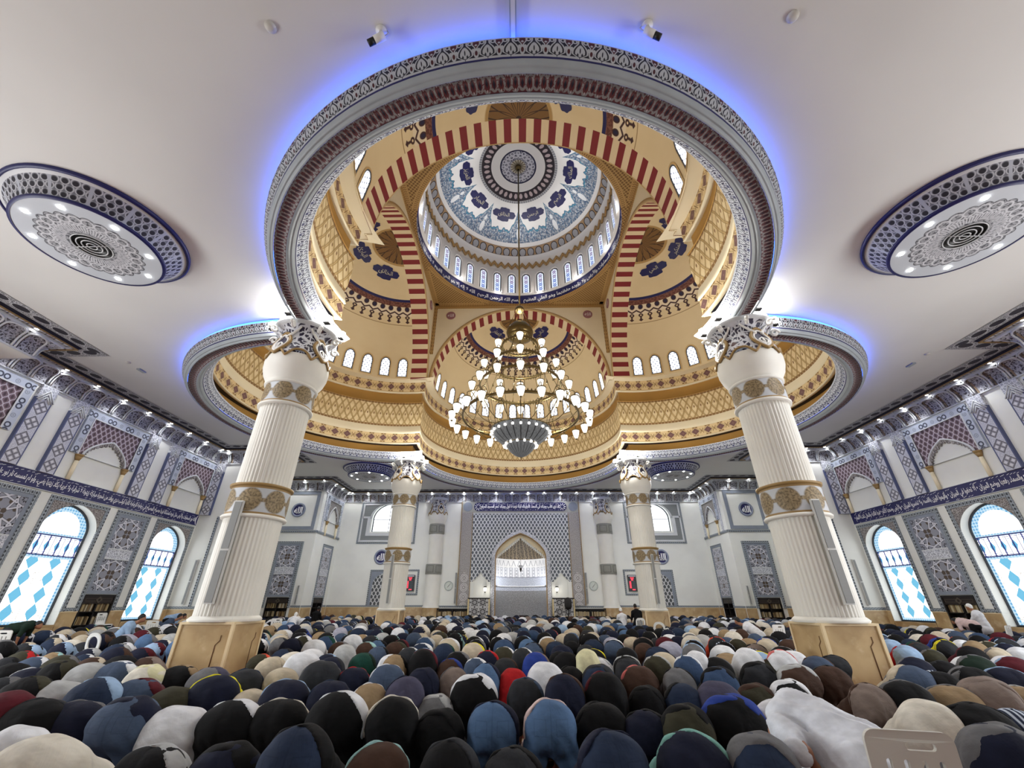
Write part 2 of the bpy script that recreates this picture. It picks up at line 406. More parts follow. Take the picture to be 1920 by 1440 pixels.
# big dome: x = azimuth, y = radius
def domepaint(x,y):
    r=y; az=x+PI/2; P10=TAU/10
    c0=rgb(238,238,238)
    # brown cloud band 5.49..5.82
    X=cell(az,TAU/56)/(TAU/56); Y=(r-5.47)/.36
    cloud=below(ln2(X/.36,(Y-.62)/.42),1.0,.08); rim=below(ab(ln2(X/.36,(Y-.62)/.42)-1.08),.12,.06)
    bb=mixc(cloud,rgb(176,146,112),rgb(168,170,178)); bb=mixc(rim,bb,rgb(40,34,38))
    bb=mixc(below(ab(Y-.5)*-1.0,-.47,.02),bb,rgb(60,50,46))
    inb=below(ab(r-5.65),.18,.01)
    # blue zone with scalloped inner edge
    A=cell(az,P10)/P10; aA=ab(A)                       # 0 on a cartouche axis after shift
    Bx=ab(cell(az+P10*.5,P10)/P10)                     # 0 between cartouches
    q_=1.0-mn(Bx/.30,1.0); bound=4.50-1.42*q_*q_+.07*nsin(Bx*TAU*4.5)*step(.04,.12,Bx)+.05*nsin(Bx*TAU*9.0)*step(.05,.12,Bx)
    blue=step(-.02,.02,r-bound)*below(r,5.26,.015)
    n=noise(ncos(az)*r,nsin(az)*r,7.5,4.0,.75); v=voro(ncos(az)*r,nsin(az)*r,5.5)
    bl=mixc(step(.45,.56,n),rgb(88,118,150),rgb(196,202,208)); bl=mixc(below(v,.045,.02)*.8,bl,rgb(44,60,96))
    teal=below(r-bound,.13,.03)
    bl=mixc(teal,bl,rgb(70,134,164)); bl=mixc(below(r-bound,.03,.015),bl,rgb(36,50,90))
    drop=below(ln2(Bx*r*P10/.16,(r-4.75)/.33),1.0,.05); d2=below(ln2(Bx*r*P10/.10,(r-4.2)/.16),1.0,.08)
    c=mixc(blue,c0,bl); c=mixc(mx(drop,d2),c,rgb(232,236,240))
    # inner ring of beads 1.9..2.68
    Q=TAU/36; XB=cell(az,Q)/Q; bead=below(ln2(XB/.3,(r-2.18)/.19),1.0,.1)
    ring=below(ab(r-2.2),.33,.01); rc=mixc(bead,rgb(42,34,44),rgb(196,180,184))
    rc=mixc(below(ab(XB),.14,.05)*0.0,rc,rc)
    c=mixc(ring,c,rc)
    ch=below(ab(tri(az,TAU/48)*r*1.0-.09),.02,.012); ring2=below(ab(r-2.62),.08,.008)
    c=mixc(ring2,c,mixc(ch,rgb(170,172,178),rgb(84,84,96)))
    # medallion
    med=below(r,1.26,.01); sw=noise(ncos(az)*r+nsin(az*16.0)*.05,nsin(az)*r,9.0,3.0,.7)
    pet=below(ab(ln2(cell(az,TAU/16)*r,r-.82)-.13),.035,.015); pet2=below(ab(ln2(cell(az+TAU/32,TAU/16)*r,r-1.02)-.11),.03,.015)
    mc=mixc(mn(mx(mx(pet,pet2),below(ab(sw-.5),.035,.02)),1.0),rgb(28,30,70),rgb(206,208,220))
    mc=mixc(below(r,.52,.02),mc,mixc(below(tri(az,TAU/16)*r,.05,.02),rgb(196,192,178),rgb(120,110,92)))
    mc=mixc(below(ab(r-1.21),.05,.01),mc,rgb(24,26,64))
    return mixc(med,mixc(inb,c,bb),mc)
M['dome']=mat('dome_painting',domepaint,.55)
M['zig']=mat('gilt_zigzag',rgb(176,142,92),.5)

# stained panes: main hall window; x centred, y height from sill
def pane(x,y):
    c0=(1,1,1,1)
    # lozenge zone y 0.15..2.4
    p=.90; q=.60; Y=y-.15
    blue=below(ab(cell(x,p))/.235+ab(cell(Y,q))/.30,1.0,.03)
    n=voro(x,y,14.0); fl=below(ln2(cell(x+p*.5,p)/.26,cell(Y+q*.5,q*2.0)/.27),1.0,.08)
    c=mixc(blue*(1.0-fl),c0,rgb(112,196,232))
    c=mixc(mx(below(ab(cell(x+p*.5,p)),.012,.006)*below(ab(cell(Y+q*.5,q*2.0)),.42,.02),fl*below(n,.05,.02))*.55,c,rgb(176,166,138))
    e=mx(below(1.12-ab(x),.15,.004),below(y,.16,.004)); gb=below(ab(cell(x,.12))+ab(cell(y,.12)),.05,.01)
    c=mixc(e,c,mixc(gb,rgb(196,228,246),rgb(96,170,220)))
    # band of five panels
    mid=step(-.005,.005,y-2.50)*below(y,3.15,.005)
    X=cell(x,.42)/.42; dia=below(ab(X)/.26+ab(y-2.82)/.23,1.0,.03)
    fr=mx(mx(below(.5-ab(X),.03,.01),below(y-2.50,.02,.005)),below(3.15-y,.02,.005))
    mc=mixc(dia,c0,rgb(104,190,230)); mc=mixc(below(ab(mx(ab(X)/.38,ab(y-2.82)/.24)-1.0),.05,.02),mc,rgb(170,190,225)); mc=mixc(fr,mc,rgb(58,62,128))
    c=mixc(mid,c,mc)
    g2=mx(below(ab(y-2.42),.055,.006),below(ab(y-3.24),.06,.006))
    c=mixc(g2,c,mixc(gb,rgb(196,228,246),rgb(96,170,220)))
    # tympanum
    top=step(-.005,.005,y-3.3); r=ln2(x/1.0,(y-3.35)/.98)
    th=at2(y-3.35,x); pt=below(ab(ln2(cell(th,PI/7)*r*1.2,r-.5)-.22),.012,.008)
    tc=mixc(pt*.5,c0,rgb(190,170,140)); tc=mixc(step(.82,.84,r),tc,mixc(gb,rgb(196,228,246),rgb(96,170,220)))
    return mixc(top,c,tc)
M['pane']=mat('stained_window_glass',pane,.3,emit=.78,clear=1.7)
M['domepane']=mat('dome_window_glass',lambda x,y: mixc(mx(below(ab(ln2(x,cell(y,.42))-.10),.03,.012),below(ab(x)/.10+ab(cell(y+.21,.42))/.15,1.0,.1)*below(ab(x)/.07+ab(cell(y+.21,.42))/.11,1.0,.1)*0.0+below(ab(ab(x)/.12+ab(cell(y+.21,.42))/.18-1.0),.18,.06)),rgb(226,236,250),mixc(step(.9,.92,y),rgb(70,110,200),rgb(120,90,150))),.3,emit=.75,clear=1.3)
M['lobepane']=mat('apse_window_glass',lambda x,y: mixc(mx(below(ln2(cell(x,.26),cell(y,.3)),.035,.012),below(ln2(cell(x+.13,.26),cell(y+.15,.3)),.035,.012)),rgb(246,247,252),rgb(90,100,140)),.3,emit=.8,clear=.8)
M['plainpane']=mat('clear_window_glass',rgb(245,250,255),.3,emit=2.4)
M['frame']=mat('window_frame',rgb(70,76,84),.5)

# tile panels
def star(bg,ln,dot,dark,P=1.2):
    def f(x,y):
        X=cell(x+P*.5*0.0,P)/P; Y=cell(y,P)/P; r=ln2(X,Y); th=at2(Y,X)
        c8=cell(th,PI/4)
        d=None
        for k in range(4):
            a=k*PI/4+PI/8
            q=ab(ab(X*cos(a)+Y*sin(a))-.205)
            d=q if d is None else mn(d,q)
        line=below(d,.022,.008); edge=below(ab(d-.034),.009,.006)
        px=r*ncos(c8)-.345; py=r*nsin(c8)
        tear=below(ln2(px/.085,py/(.062+px*.25)),1.0,.1)
        ctr=below(ln2((r*ncos(c8)-.075)/.032,py/.02),1.0,.25)
        dark_=below(ln2((r*ncos(cell(th+PI/8,PI/4))-.25)/.03,r*nsin(cell(th+PI/8,PI/4))/.025),1.0,.2)
        cor=below(ln2(ab(X)-.42,ab(Y)-.42),.075,.01)
        c=mixc(edge*.6,bg,dark); c=mixc(tear,c,dot); c=mixc(line,c,ln); c=mixc(mx(ctr,dark_),c,dark)
        return mixc(cor,c,dot)
    return f
M['star']=mat('star_tile_panel',star(rgb(140,142,152),rgb(206,206,214),rgb(78,66,56),rgb(30,30,40)),.5)
def greek(bg,dk,p=.16,h=.14):
    def f(x,y):
        X=cell(x,p)/p; 
        a=below(ab(X)/.3+ab(fr_(y/h)-.5)/.4,1.0,.15); b=below(ab(cell(x+p*.5,p)/p),.06,.03)
        return mixc(mn(a+b,1.0),bg,dk)
    return f
M['border']=mat('grey_border',greek(rgb(150,158,164),rgb(52,56,62)),.5)
M['greyplain']=mat('blue_grey_tile',softdirt(rgb(134,142,154),.1,3),.5)
def fretty(x,y):
    n=voro(x,y,11.0); n2=noise(x,y,30.0,2.0)
    return mixc(mx(below(n,.06,.03),step(.56,.62,n2)),rgb(104,98,96),rgb(176,172,168))
M['fret']=mat('carved_stone_fretwork',fretty,.6)
M['fretw']=mat('white_stone_fretwork',lambda x,y: mixc(mx(below(voro(x,y,9.0),.07,.03),step(.57,.63,noise(x,y,24.0,2.0))),rgb(160,163,172),rgb(222,224,230)),.5)
def ogee(p,q,ln,bg,drop,w=.05):
    def f(x,y):
        s=nsin(y/q*TAU)
        a=tri(x/p+.25*s-.25,1.0); b=tri(x/p-.25*s+.25,1.0)
        l=mx(below(a,w,.02),below(b,w,.02))
        X=cell(x,p)/p; Y=cell(y+q*.25,q)/q; X2=cell(x+p*.5,p)/p; Y2=cell(y-q*.25,q)/q
        d=mx(below(ln2(X/.17,(Y)/.2),1.0,.1),below(ln2(X2/.17,Y2/.2),1.0,.1))
        return mixc(l,mixc(d,bg,drop),ln)
    return f
M['ogee']=mat('mihrab_ogee_tile',ogee(.298,.47,rgb(222,225,228),rgb(126,132,140),rgb(70,77,86),.10),.45)
M['ogees']=mat('panel_ogee_tile',ogee(.30,.47,rgb(214,216,216),rgb(104,106,108),rgb(62,66,68),.09),.45)
M['scale']=mat('maroon_scale_tile',ogee(.25,.36,rgb(186,178,186),rgb(112,92,100),rgb(70,54,60),.08),.5)
def infin(x,y):
    X=cell(x,.95); Y=y
    a=below(ab(ln2(ab(X)-.11,Y)-.085),.026,.01); b=below(ab(ln2(cell(x+.475,.95),Y)-.07),.016,.01)+below(ln2(cell(x+.475,.95),Y),.03,.01)
    return mixc(mn(b*.6,1.0),mixc(a,rgb(182,190,204),rgb(58,62,78)),rgb(110,116,130))
M['infin']=mat('interlaced_ring_border',infin,.5)
def pilaster(x,y):
    P=.62; Y=cell(y,P); a=ab(x)+ab(Y)
    d=below(ab(a-.27),.025,.01); e=mn(below(ab(x-Y),.02,.01)+below(ab(x+Y),.02,.01),1.0)*below(a,.27,.01)
    hole=below(mx(ab(ab(x+Y)-.135),ab(ab(x-Y)-.135)),.07,.01)*below(a,.27,.01)
    n=noise(x,y,38.0,2.0)
    c=mixc(step(.5,.6,n),rgb(176,178,190),rgb(214,216,226))
    c=mixc(below(a,.27,.01)*.7,c,rgb(128,126,134)); c=mixc(hole,c,rgb(210,210,216))
    c=mixc(mx(d,e),c,rgb(96,94,102)); return mixc(below(.29-ab(x),.035,.006),c,rgb(78,86,120))
M['pilaster']=mat('lozenge_pilaster_tile',pilaster,.5)
def oval(x,y):
    P=.635; X=cell(x,P)
    r=ln2(X/.235,y/.15); n=voro(x,y,15.0); n2=noise(x,y,36.0,2.0)
    m_=mixc(below(n,.07,.03),mixc(step(.47,.53,n2),rgb(52,50,56),rgb(150,150,152)),rgb(196,197,198))
    c=mixc(below(r,1.0,.04),m_,rgb(40,36,44)); c=mixc(below(ab(r-1.08),.06,.03),c,rgb(190,192,194))
    return mixc(below(.27-ab(y),.025,.006),c,rgb(160,163,166))
M['oval']=mat('oval_ceiling_border',oval,.6)
def carve(x,y):
    n=noise(x,y,13.0,2.0); v=voro(x,y,7.0)
    c=mixc(step(.44,.52,n),rgb(66,62,66),rgb(160,160,166)); return mixc(below(v,.06,.03),c,rgb(188,190,196))
M['carve']=mat('carved_cove',carve,.6)
M['carveb']=mat('carved_cove_bronze',lambda x,y: mixc(step(.46,.54,noise(x,y,13.0,2.0)),rgb(72,62,54),rgb(138,120,98)),.6)
M['chev']=mat('cornice_chevron',lambda x,y: mixc(below(ab(tri(x,.3)-.075-y*0.3),.02,.01),rgb(196,198,204),rgb(70,70,82)),.6)
def capital(x,y):
    n=noise(x*3.0,y*3.0,1.8,1.5,.4); v=voro(x*2.2,y*2.2,1.4)
    w=mx(below(ab(n-.5),.05,.02),below(v,.075,.03)); n2=noise(x,y,1.7)
    return mixc(w,mixc(step(.55,.6,n2),rgb(40,36,58),rgb(70,40,40)),rgb(206,208,214))
M['capital']=mat('capital_tracery',capital,.5)
M['leaf']=mat('capital_white_leaf',rgb(222,220,214),.45)
M['gilt']=mat('capital_gilt',rgb(150,122,74),.45)
def colband(x,y):
    X=cell(x,.66); r=ln2(X/.29,(y-.34)/.29); n=noise(x,y,17.0,3.0,.6)
    ed=below(r,1.0,.1)
    c=mixc(step(.35,.6,n),rgb(100,86,62),rgb(150,132,100)); 
    st=below(ab(X),.33,.01)*below(ab(y-.34),.05,.02)
    base=rgb(190,194,198)
    c=mixc(mx(ed,st),base,c)
    return mixc(mx(below(y,.05,.005),below(.68-y,.045,.005)),c,rgb(156,128,82))
M['colband']=mat('gilt_medallion_band',colband,.5,bump=lambda x,y: noise(x,y,17.0,3.0,.6)*below(ln2(cell(x,.66)/.29,(y-.34)/.29),1.0,.2))
M['greyband']=mat('grey_cartouche_band',lambda x,y: mixc(below(ab(mx(ab(cell(x,1.25))/.45,ab(y-.38)/.24)-1.0),.09,.03),mixc(step(.4,.6,noise(x,y,30.0,2.0)),rgb(122,122,114),rgb(152,152,144)),rgb(104,104,96)),.5)
# ceiling rosettes
def scallop(x,y):   # x azimuth, y radius
    r=y; A=cell(x,TAU/24)*r
    e=.98+.07*ab(nsin(x*12.0))
    inn=below(r,e,.01); lines=below(ab(ln2(A,r-.86)-.11),.018,.01); l2=below(ab(r-.70-.02*nsin(x*48.0)),.02,.012); dots=below(tri(x,TAU/72)*r,.012,.008)*below(ab(r-.58),.1,.01)
    n=noise(ncos(x)*r,nsin(x)*r,16.0,2.0)
    c=mixc(step(.42,.5,n),rgb(70,72,78),rgb(150,152,156)); c=mixc(mn(mx(mx(lines,l2),dots),1.0),c,rgb(198,200,204))
    c=mixc(below(ab(r-e),.02,.01),c,rgb(60,60,66))
    return mixc(inn,rgb(186,192,198),c)
M['scallop']=mat('rosette_disc',scallop,.5)
def scales(x,y):
    P=TAU/56; k=flo(y/.15); X=cell(x+k*(P*.5),P)/P; Y=fr_(y/.15)
    hole=below(ln2(X/.30,(Y-.5)/.36),1.0,.15); rim=below(ab(ln2(X/.42,(Y-.42)/.5)-1.0),.16,.06)
    c=mixc(rim,rgb(112,114,122),rgb(186,188,194)); c=mixc(hole,c,rgb(34,32,42))
    return mixc(mx(below(tri(x,TAU/14)*1.6,.035,.008),0.0),c,rgb(176,180,190))
M['scales']=mat('rosette_rim_scales',scales,.55)
# mihrab niche: x azimuth*2, y height
def niche(x,y):
    n=noise(x,y,10.0,3.0); v=voro(x,y,8.0)
    lo=mixc(below(v,.05,.03)*.5,mixc(step(.4,.6,n),rgb(128,128,128),rgb(146,146,146)),rgb(170,170,170))
    mid=mixc(step(.45,.55,noise(x,y,22.0,2.0)),rgb(214,218,226),rgb(150,156,172))
    fl=below(ab(tri(x,.5)-.12)-0.0,.02,.01)
    ft=mixc(mx(fl,below(tri(x,.5),.05,.02)*below(ab(fr_(y*4.0)-.5),.3,.1)*.7),rgb(244,245,248),rgb(120,124,140))
    mq=mixc(below(ab(ab(cell(x,.5))/.25+cell(y,.6)/.6-.2),.07,.03),rgb(250,250,250),rgb(110,112,124))
    up=mixc(mn(below(tri(x-y*.12,.36),.04,.02)+step(.5,.58,noise(x,y,14.0,2.0)),1.0),rgb(70,60,48),rgb(150,132,104))
    c=mixc(step(2.34,2.36,y),lo,mid); c=mixc(step(2.62,2.64,y),c,rgb(244,244,246)); c=mixc(step(2.70,2.72,y),c,mid)
    c=mixc(step(3.34,3.36,y),c,ft); c=mixc(step(4.1,4.12,y),c,mq); c=mixc(step(4.74,4.76,y),c,up)
    return mixc(below(ab(y-3.35),.02,.01),c,rgb(90,94,110))
M['niche']=mat('mihrab_niche_tile',niche,.45)
M['screenlat']=mat('dark_star_lattice',star(rgb(190,190,190),rgb(24,20,20),rgb(196,194,190),rgb(24,20,20),.62),.5)
M['rosecol']=mat('mihrab_side_band',lambda x,y: mixc(mx(below(ab(ln2(x,cell(y-.25,.66))-.27),.02,.01),mx(below(ab(ln2(x,cell(y-.25,.66))-.17),.02,.01),below(ln2(x,cell(y-.25,.66)),.05,.01)))*below(y,2.3,.02),mixc(step(.47,.55,noise(x,y,20.0,3.0)),rgb(142,138,136),rgb(176,172,170)),rgb(214,212,212)),.5)
M['book']=[mat('book_spine_%d'%i,c,.6) for i,c in enumerate((rgb(150,128,86),rgb(176,160,120),rgb(120,96,62),rgb(186,176,150),rgb(98,84,60)))]
M['screen']=mat('prayer_board_black',rgb(24,28,34),.3)
M['redled']=mat('red_led_digits',(1,.06,.10,1),emit=2.2)
M['tealled']=mat('teal_row_text',rgb(60,92,104),.4,emit=.25)
M['whitestrip']=mat('board_header_strip',rgb(225,225,235),.4,emit=.4)
M['clockface']=mat('clock_face',rgb(212,218,210),.4)
M['clockrim']=mat('clock_rim',rgb(176,184,178),.35)
# ------------------------------------------------------------------ Arabic lettering
_AR={}
for ch,code,dual in (('ا',0xFE8D,0),('ب',0xFE8F,1),('ة',0xFE93,0),('ت',0xFE95,1),('ث',0xFE99,1),('ج',0xFE9D,1),('ح',0xFEA1,1),('خ',0xFEA5,1),('د',0xFEA9,0),('ذ',0xFEAB,0),('ر',0xFEAD,0),('ز',0xFEAF,0),('س',0xFEB1,1),('ش',0xFEB5,1),('ص',0xFEB9,1),('ض',0xFEBD,1),('ط',0xFEC1,1),('ظ',0xFEC5,1),('ع',0xFEC9,1),('غ',0xFECD,1),('ف',0xFED1,1),('ق',0xFED5,1),('ك',0xFED9,1),('ل',0xFEDD,1),('م',0xFEE1,1),('ن',0xFEE5,1),('ه',0xFEE9,1),('و',0xFEED,0),('ى',0xFEEF,0),('ي',0xFEF1,1),('أ',0xFE83,0),('إ',0xFE87,0),('آ',0xFE81,0),('ؤ',0xFE85,0),('ئ',0xFE89,1)): _AR[ch]=(code,dual)
_LA={'ا':0xFEFB,'أ':0xFEF7,'إ':0xFEF9,'آ':0xFEF5}
def shape(txt):
    out=[]; i=0; prev=False
    while i<len(txt):
        c=txt[i]
        if c not in _AR: out.append('\ufe80' if c=='ء' else c); prev=False; i+=1; continue
        if c=='ل' and i+1<len(txt) and txt[i+1] in _LA:
            out.append(chr(_LA[txt[i+1]]+(1 if prev else 0))); prev=False; i+=2; continue
        code,dual=_AR[c]; nxt=dual and i+1<len(txt) and txt[i+1] in _AR
        if prev and nxt: k=3
        elif prev: k=1
        elif nxt: k=2
        else: k=0
        out.append(chr(code+k)); prev=bool(dual); i+=1
    return ''.join(out[::-1])
_TC={}
def text2d(s, raw=False, bold=0.012):
    key=(s,raw,bold)
    if key in _TC: return _TC[key]
    c=bpy.data.curves.new('lettering','FONT'); c.body=s if raw else shape(s); c.resolution_u=3; c.offset=bold
    o=bpy.data.objects.new('lettering',c); COL.objects.link(o)
    dg=bpy.context.evaluated_depsgraph_get(); dg.update()
    me=o.evaluated_get(dg).to_mesh()
    V=np.array([v.co[:2] for v in me.vertices]) if len(me.vertices) else np.zeros((0,2)); F=[tuple(p.vertices) for p in me.polygons]
    o.evaluated_get(dg).to_mesh_clear(); COL.objects.unlink(o); bpy.data.objects.remove(o); bpy.data.curves.remove(c)
    _TC[key]=(V,F); return V,F
def letter(mb, fr, s, cx, cy, w=None, h=None, d=.03, raw=False, m=0, bold=.012, stretch=False):
    V,F=text2d(s,raw,bold)
    if not len(V): return mb
    lo,hi=V.min(0),V.max(0); sz=hi-lo
    k=(w/sz[0]) if w else h/sz[1]; ky=k
    if w and h: k,ky=(w/sz[0],h/sz[1]) if stretch else (min(w/sz[0],h/sz[1]),)*2
    P=(V-(lo+hi)/2)*np.array((k,ky))+np.array((cx,cy))
    return mb.add(fr.arr(P,d),F,P,m)

# ------------------------------------------------------------------ plan constants (metres; origin on the floor under the dome)
WX=18.8; WY=17.6; CZ=9.9; LC=7.5; AX=6.3; SZ=14.7; PZ=21.2; AR=6.0; AD=7.36
def cusp(R):  # where a lobe circle meets the diagonal
    return (2*LC+math.sqrt(max(0,4*LC*LC-8*(LC*LC-R*R))))/4
def lobe(mb, prof, n=72, m=0, k=None, usc=None):
    """sweep a (R,z) profile round the four lobes of the clover opening"""
    prof=np.array(prof,float); L=np.r_[0,np.cumsum(np.hypot(*np.diff(prof,axis=0).T))]
    for q in (range(4) if k is None else [k]):
        P=np.zeros((n+1,len(prof),3)); U=np.zeros((n+1,len(prof),2)); Rm=usc or prof[:,0].mean()
        for j,(R,z) in enumerate(prof):
            pm=PI/4+PI-math.asin(min(1,LC/(R*math.sqrt(2)))) if False else PI/4+math.asin(min(1,LC/(R*math.sqrt(2))))
            t=np.linspace(-pm,pm,n+1)
            x=R*np.sin(t); y=LC+R*np.cos(t)
            a=q*PI/2; P[:,j,0]=x*cos(a)-y*sin(a); P[:,j,1]=x*sin(a)+y*cos(a); P[:,j,2]=z
            U[:,j,0]=t*Rm; U[:,j,1]=L[j]
        mb.grid(P,U,m)
    return mb
def lobemesh(name, prof, m, parent, n=72, usc=None):
    return lobe(MB(),prof,n,usc=usc).build(name,m,parent)

# floor
o=MB().add([(-21,-24,0),(21,-24,0),(21,18.5,0),(-21,18.5,0)],[(0,1,2,3)]).build('floor',M['carpet']); tag(o,'red prayer carpet under the rows of worshippers','floor',kind='structure')
# ceiling with clover hole
R=6.9; out=[]
pm=PI/4+math.asin(LC/(R*math.sqrt(2)))
hole=[]
for q in range(4):
    for t in np.linspace(pm,-pm,49)[:-1]:
        x=R*sin(t); y=LC+R*cos(t); a=q*PI/2
        hole.append((x*cos(a)-y*sin(a), x*sin(a)+y*cos(a)))
class CF(Fr):
    pass
cfr=Fr((0,0,CZ),(1,0,0),(0,0,-1)); cfr.v=np.array((0,1.,0))
ceil=poly(MB(),cfr,rect(-20.5,20.5,-24,18.4),[hole]).build('ceiling',M['ceil'],smooth=False); tag(ceil,'flat pale ceiling around the clover shaped dome opening','ceiling',kind='structure')
# ring beam under the ceiling
ring=empty('trim_1',(0,0,0)); tag(ring,'carved ring cornice round the clover opening, lit blue behind','cornice',kind='structure')
lobemesh('outer_frieze',[(7.22,9.66),(7.19,9.52),(7.08,9.36)],M['frieze_out'],ring,usc=7.0)
lobemesh('dark_fillet',[(7.085,9.362),(7.07,9.33)],M['navy'],ring)
def torus(r0,z0,r1,z1,out=.02,n=8):
    a=np.linspace(0,PI,n+1); P=[]
    for i,t in enumerate(np.linspace(0,1,n+1)): P.append((r0+(r1-r0)*t, z0+(z1-z0)*t-out*sin(PI*t)))
    return P
lobemesh('outer_moulding',[(7.07,9.33),(7.075,9.31)]+torus(7.06,9.30,6.98,9.24,.025)+torus(6.97,9.235,6.91,9.2,.012),M['moulding'],ring)
lobemesh('soffit_frieze',[(6.905,9.205),(6.905,9.22),(6.635,9.22),(6.635,9.205)],M['soffit'],ring,usc=6.77)
lobemesh('inner_moulding',[(6.63,9.2)]+torus(6.62,9.2,6.55,9.23,.012)+torus(6.54,9.24,6.45,9.33,.03),M['moulding'],ring)
lobemesh('inner_fillet',[(6.45,9.33),(6.435,9.36)],M['navy'],ring)
lobemesh('inner_frieze',[(6.43,9.36),(6.3,9.55),(6.22,9.74)],M['frieze_in'],ring,usc=6.3)
lobemesh('top_edge',[(7.22,9.66),(7.16,9.67),(7.16,9.62)],M['lmould'],ring)
o=lobemesh('led_strip',[(7.16,9.67),(7.16,9.79),(7.13,9.80),(7.10,9.79)],M['led'],ring); tag(o,'blue light strip on top of the ring cornice')
# inside of the clover drum
drum=empty('wall_clover_drum',(0,0,0)); tag(drum,'cream clover shaped drum with lattice and brown diamond friezes','wall',kind='structure')
lobemesh('ledge_soffit',[(6.22,9.74),(6.9,9.76),(6.9,10.36)],M['ochre'],drum)
lobemesh('lower_lip',[(6.62,10.36),(6.45,10.33),(6.43,10.36),(6.46,10.40)],M['cream2'],drum)
lobemesh('recess_top',[(6.9,10.36),(6.62,10.36)],M['ink'],drum)  # ink colour paints the shadow under the lip into this surface
lobemesh('lower_frieze',[(6.465,10.40),(6.47,10.7),(6.475,11.03)],M['diamond'],drum,usc=6.5)
lobemesh('cream_cove',[(6.475,11.03),(6.44,11.05),(6.46,11.2),(6.50,11.45),(6.53,11.55)],M['cream2'],drum)
lobemesh('lattice_band',[(6.53,11.55),(6.49,11.9),(6.47,12.4),(6.48,12.9),(6.50,13.2)],M['lattice'],drum,usc=6.5)
lobemesh('ochre_band',[(6.50,13.2),(6.46,13.22),(6.50,13.24),(6.66,13.28),(6.66,13.95)],M['ochre'],drum)
lobemesh('upper_lip',[(6.66,13.95),(6.48,13.93),(6.46,13.96),(6.48,14.0)],M['cream2'],drum)
lobemesh('upper_frieze',[(6.48,14.0),(6.485,14.35),(6.49,14.72)],M['diamond2'],drum,usc=6.5)
# flat shelf between frieze and apse wall
mb=MB()
lobe(mb,[(6.49,14.72),(6.30,14.725),(5.95,14.73)],48)
mb.build('shelf',M['cream'],drum)
# apses: half domes
names=['far','left','near','right']
dirs=[(0,'far'),(1,'left'),(2,'near'),(3,'right')]
def apse_pt(q,az,el,R=AR,dz=0):
    x=R*cos(el)*sin(az); y=AD+R*cos(el)*cos(az); a=q*PI/2
    return (x*cos(a)-y*sin(a), x*sin(a)+y*cos(a), SZ+R*sin(el)+dz)
CART={0:('الباقي','القهار','الغفار'),1:('الخالق','البارئ','المصور'),2:('الوهاب','الرزاق','الفتاح'),3:('الجبار','المتكبر','الحي')}
def cartouche_shape(n=96):
    P=[]
    for i in range(n):
        t=i/n*TAU; r=1.0+.10*cos(4*t)+.075*cos(8*t+PI)+.05*cos(12*t)
        P.append((1.25*r*cos(t)*(1+.12*abs(cos(t))**6), .72*r*sin(t)))
    return P
CSH=cartouche_shape()
for q,nm in dirs:
    ap=empty('wall_apse_%s'%nm,(0,0,0)); tag(ap,{'far':'painted half dome behind the chandelier','left':'painted half dome on the left behind the striped arch','near':'painted half dome overhead nearest the camera','right':'painted half dome on the right behind the striped arch'}[nm],'half dome',kind='structure')
    na,ne=64,40; P=np.zeros((na+1,ne+1,3)); U=np.zeros((na+1,ne+1,2))
    for i,az in enumerate(np.linspace(-PI/2,PI/2,na+1)):
        for j,el in enumerate(np.linspace(0,PI/2,ne+1)):
            P[i,j]=apse_pt(q,az,el); U[i,j]=(az,math.degrees(el))
    MB().grid(P,U).build('half_dome_shell',M['halfdome'],ap)
    # cartouches with a name each
    texts=CART[q]; azs=(.96,0,-.96)
    for t,a0 in zip(texts,azs):
        el0=math.radians(69)
        def mp(P,R,a0=a0,el0=el0,q=q):
            return [apse_pt(q,a0+p[0]*.58/(R*cos(el0)),el0+p[1]*.66/R,R) for p in P]
        c=poly(MB(),Fr((0,0,0),(1,0,0),(0,0,1)),CSH); pts=np.array(CSH)
        # fan mesh bent on to the shell
        rings=[np.array(CSH)*s for s in (1,.66,.33,.02)]
        PP=np.array([mp(r,AR-.03) for r in rings]); mbb=MB().grid(PP,np.zeros(PP.shape[:2]+(2,)),cv=True)
        c=mbb.build('cartouche',M['navy'],ap)
        V,F=text2d(t,False,.0); lo,hi=V.min(0),V.max(0); k=min(1.5/(hi-lo)[0],.62/(hi-lo)[1]); V=(V-(lo+hi)/2)*k
        mesh('lettering',mp(V,AR-.05),F,M['goldletter'],V,parent=c)
    # windows low in the apse wall
    nw=16; k0=0
    for i in range(nw):
        az=-PI/2+(i+.5)*PI/nw
        if nm=='near' : 
            pass
        hw=.27
        def wp(P,R,az=az,q=q): return np.array([apse_pt(q,az+p[0]/R,math.asin(min(1,p[1]/AR)),R) for p in P])
        outl=arch(0,hw,.24,1.12,1.46,.05,12); outb=arch(0,hw+.13,.12,1.14,1.62,.05,12); outr=arch(0,hw+.06,.18,1.13,1.53,.05,12)
        w=empty('window',(0,0,0)); w.name='window_%d'%(100+q*20+i); tag(w,kind='structure')
        A,B,Cc=np.array(outl),np.array(outb),np.array(outr); k=len(A)
        PP=np.array([wp(B,AR-.012),wp(Cc,AR-.03)]); g=MB().grid(PP,np.zeros((2,k,2)),cv=True); g.build('window_border',MATS['cream_plaster'] if 0 else M['knotfine'],w)
        PP=np.array([wp(Cc,AR-.03),wp(A,AR-.02),wp(A,AR+.0)]); MB().grid(PP,np.zeros((3,k,2)),cv=True).build('window_frame',M['frame'],w)
        cen=np.array([[0,A[:,1].mean()]]); rings=[A,cen+(A-cen)*.5,cen+(A-cen)*.02]
        PP=np.array([wp(r,AR-.008) for r in rings]); UU=np.array(rings); MB().grid(PP,UU,cv=True).build('window_pane',M['lobepane'],w)
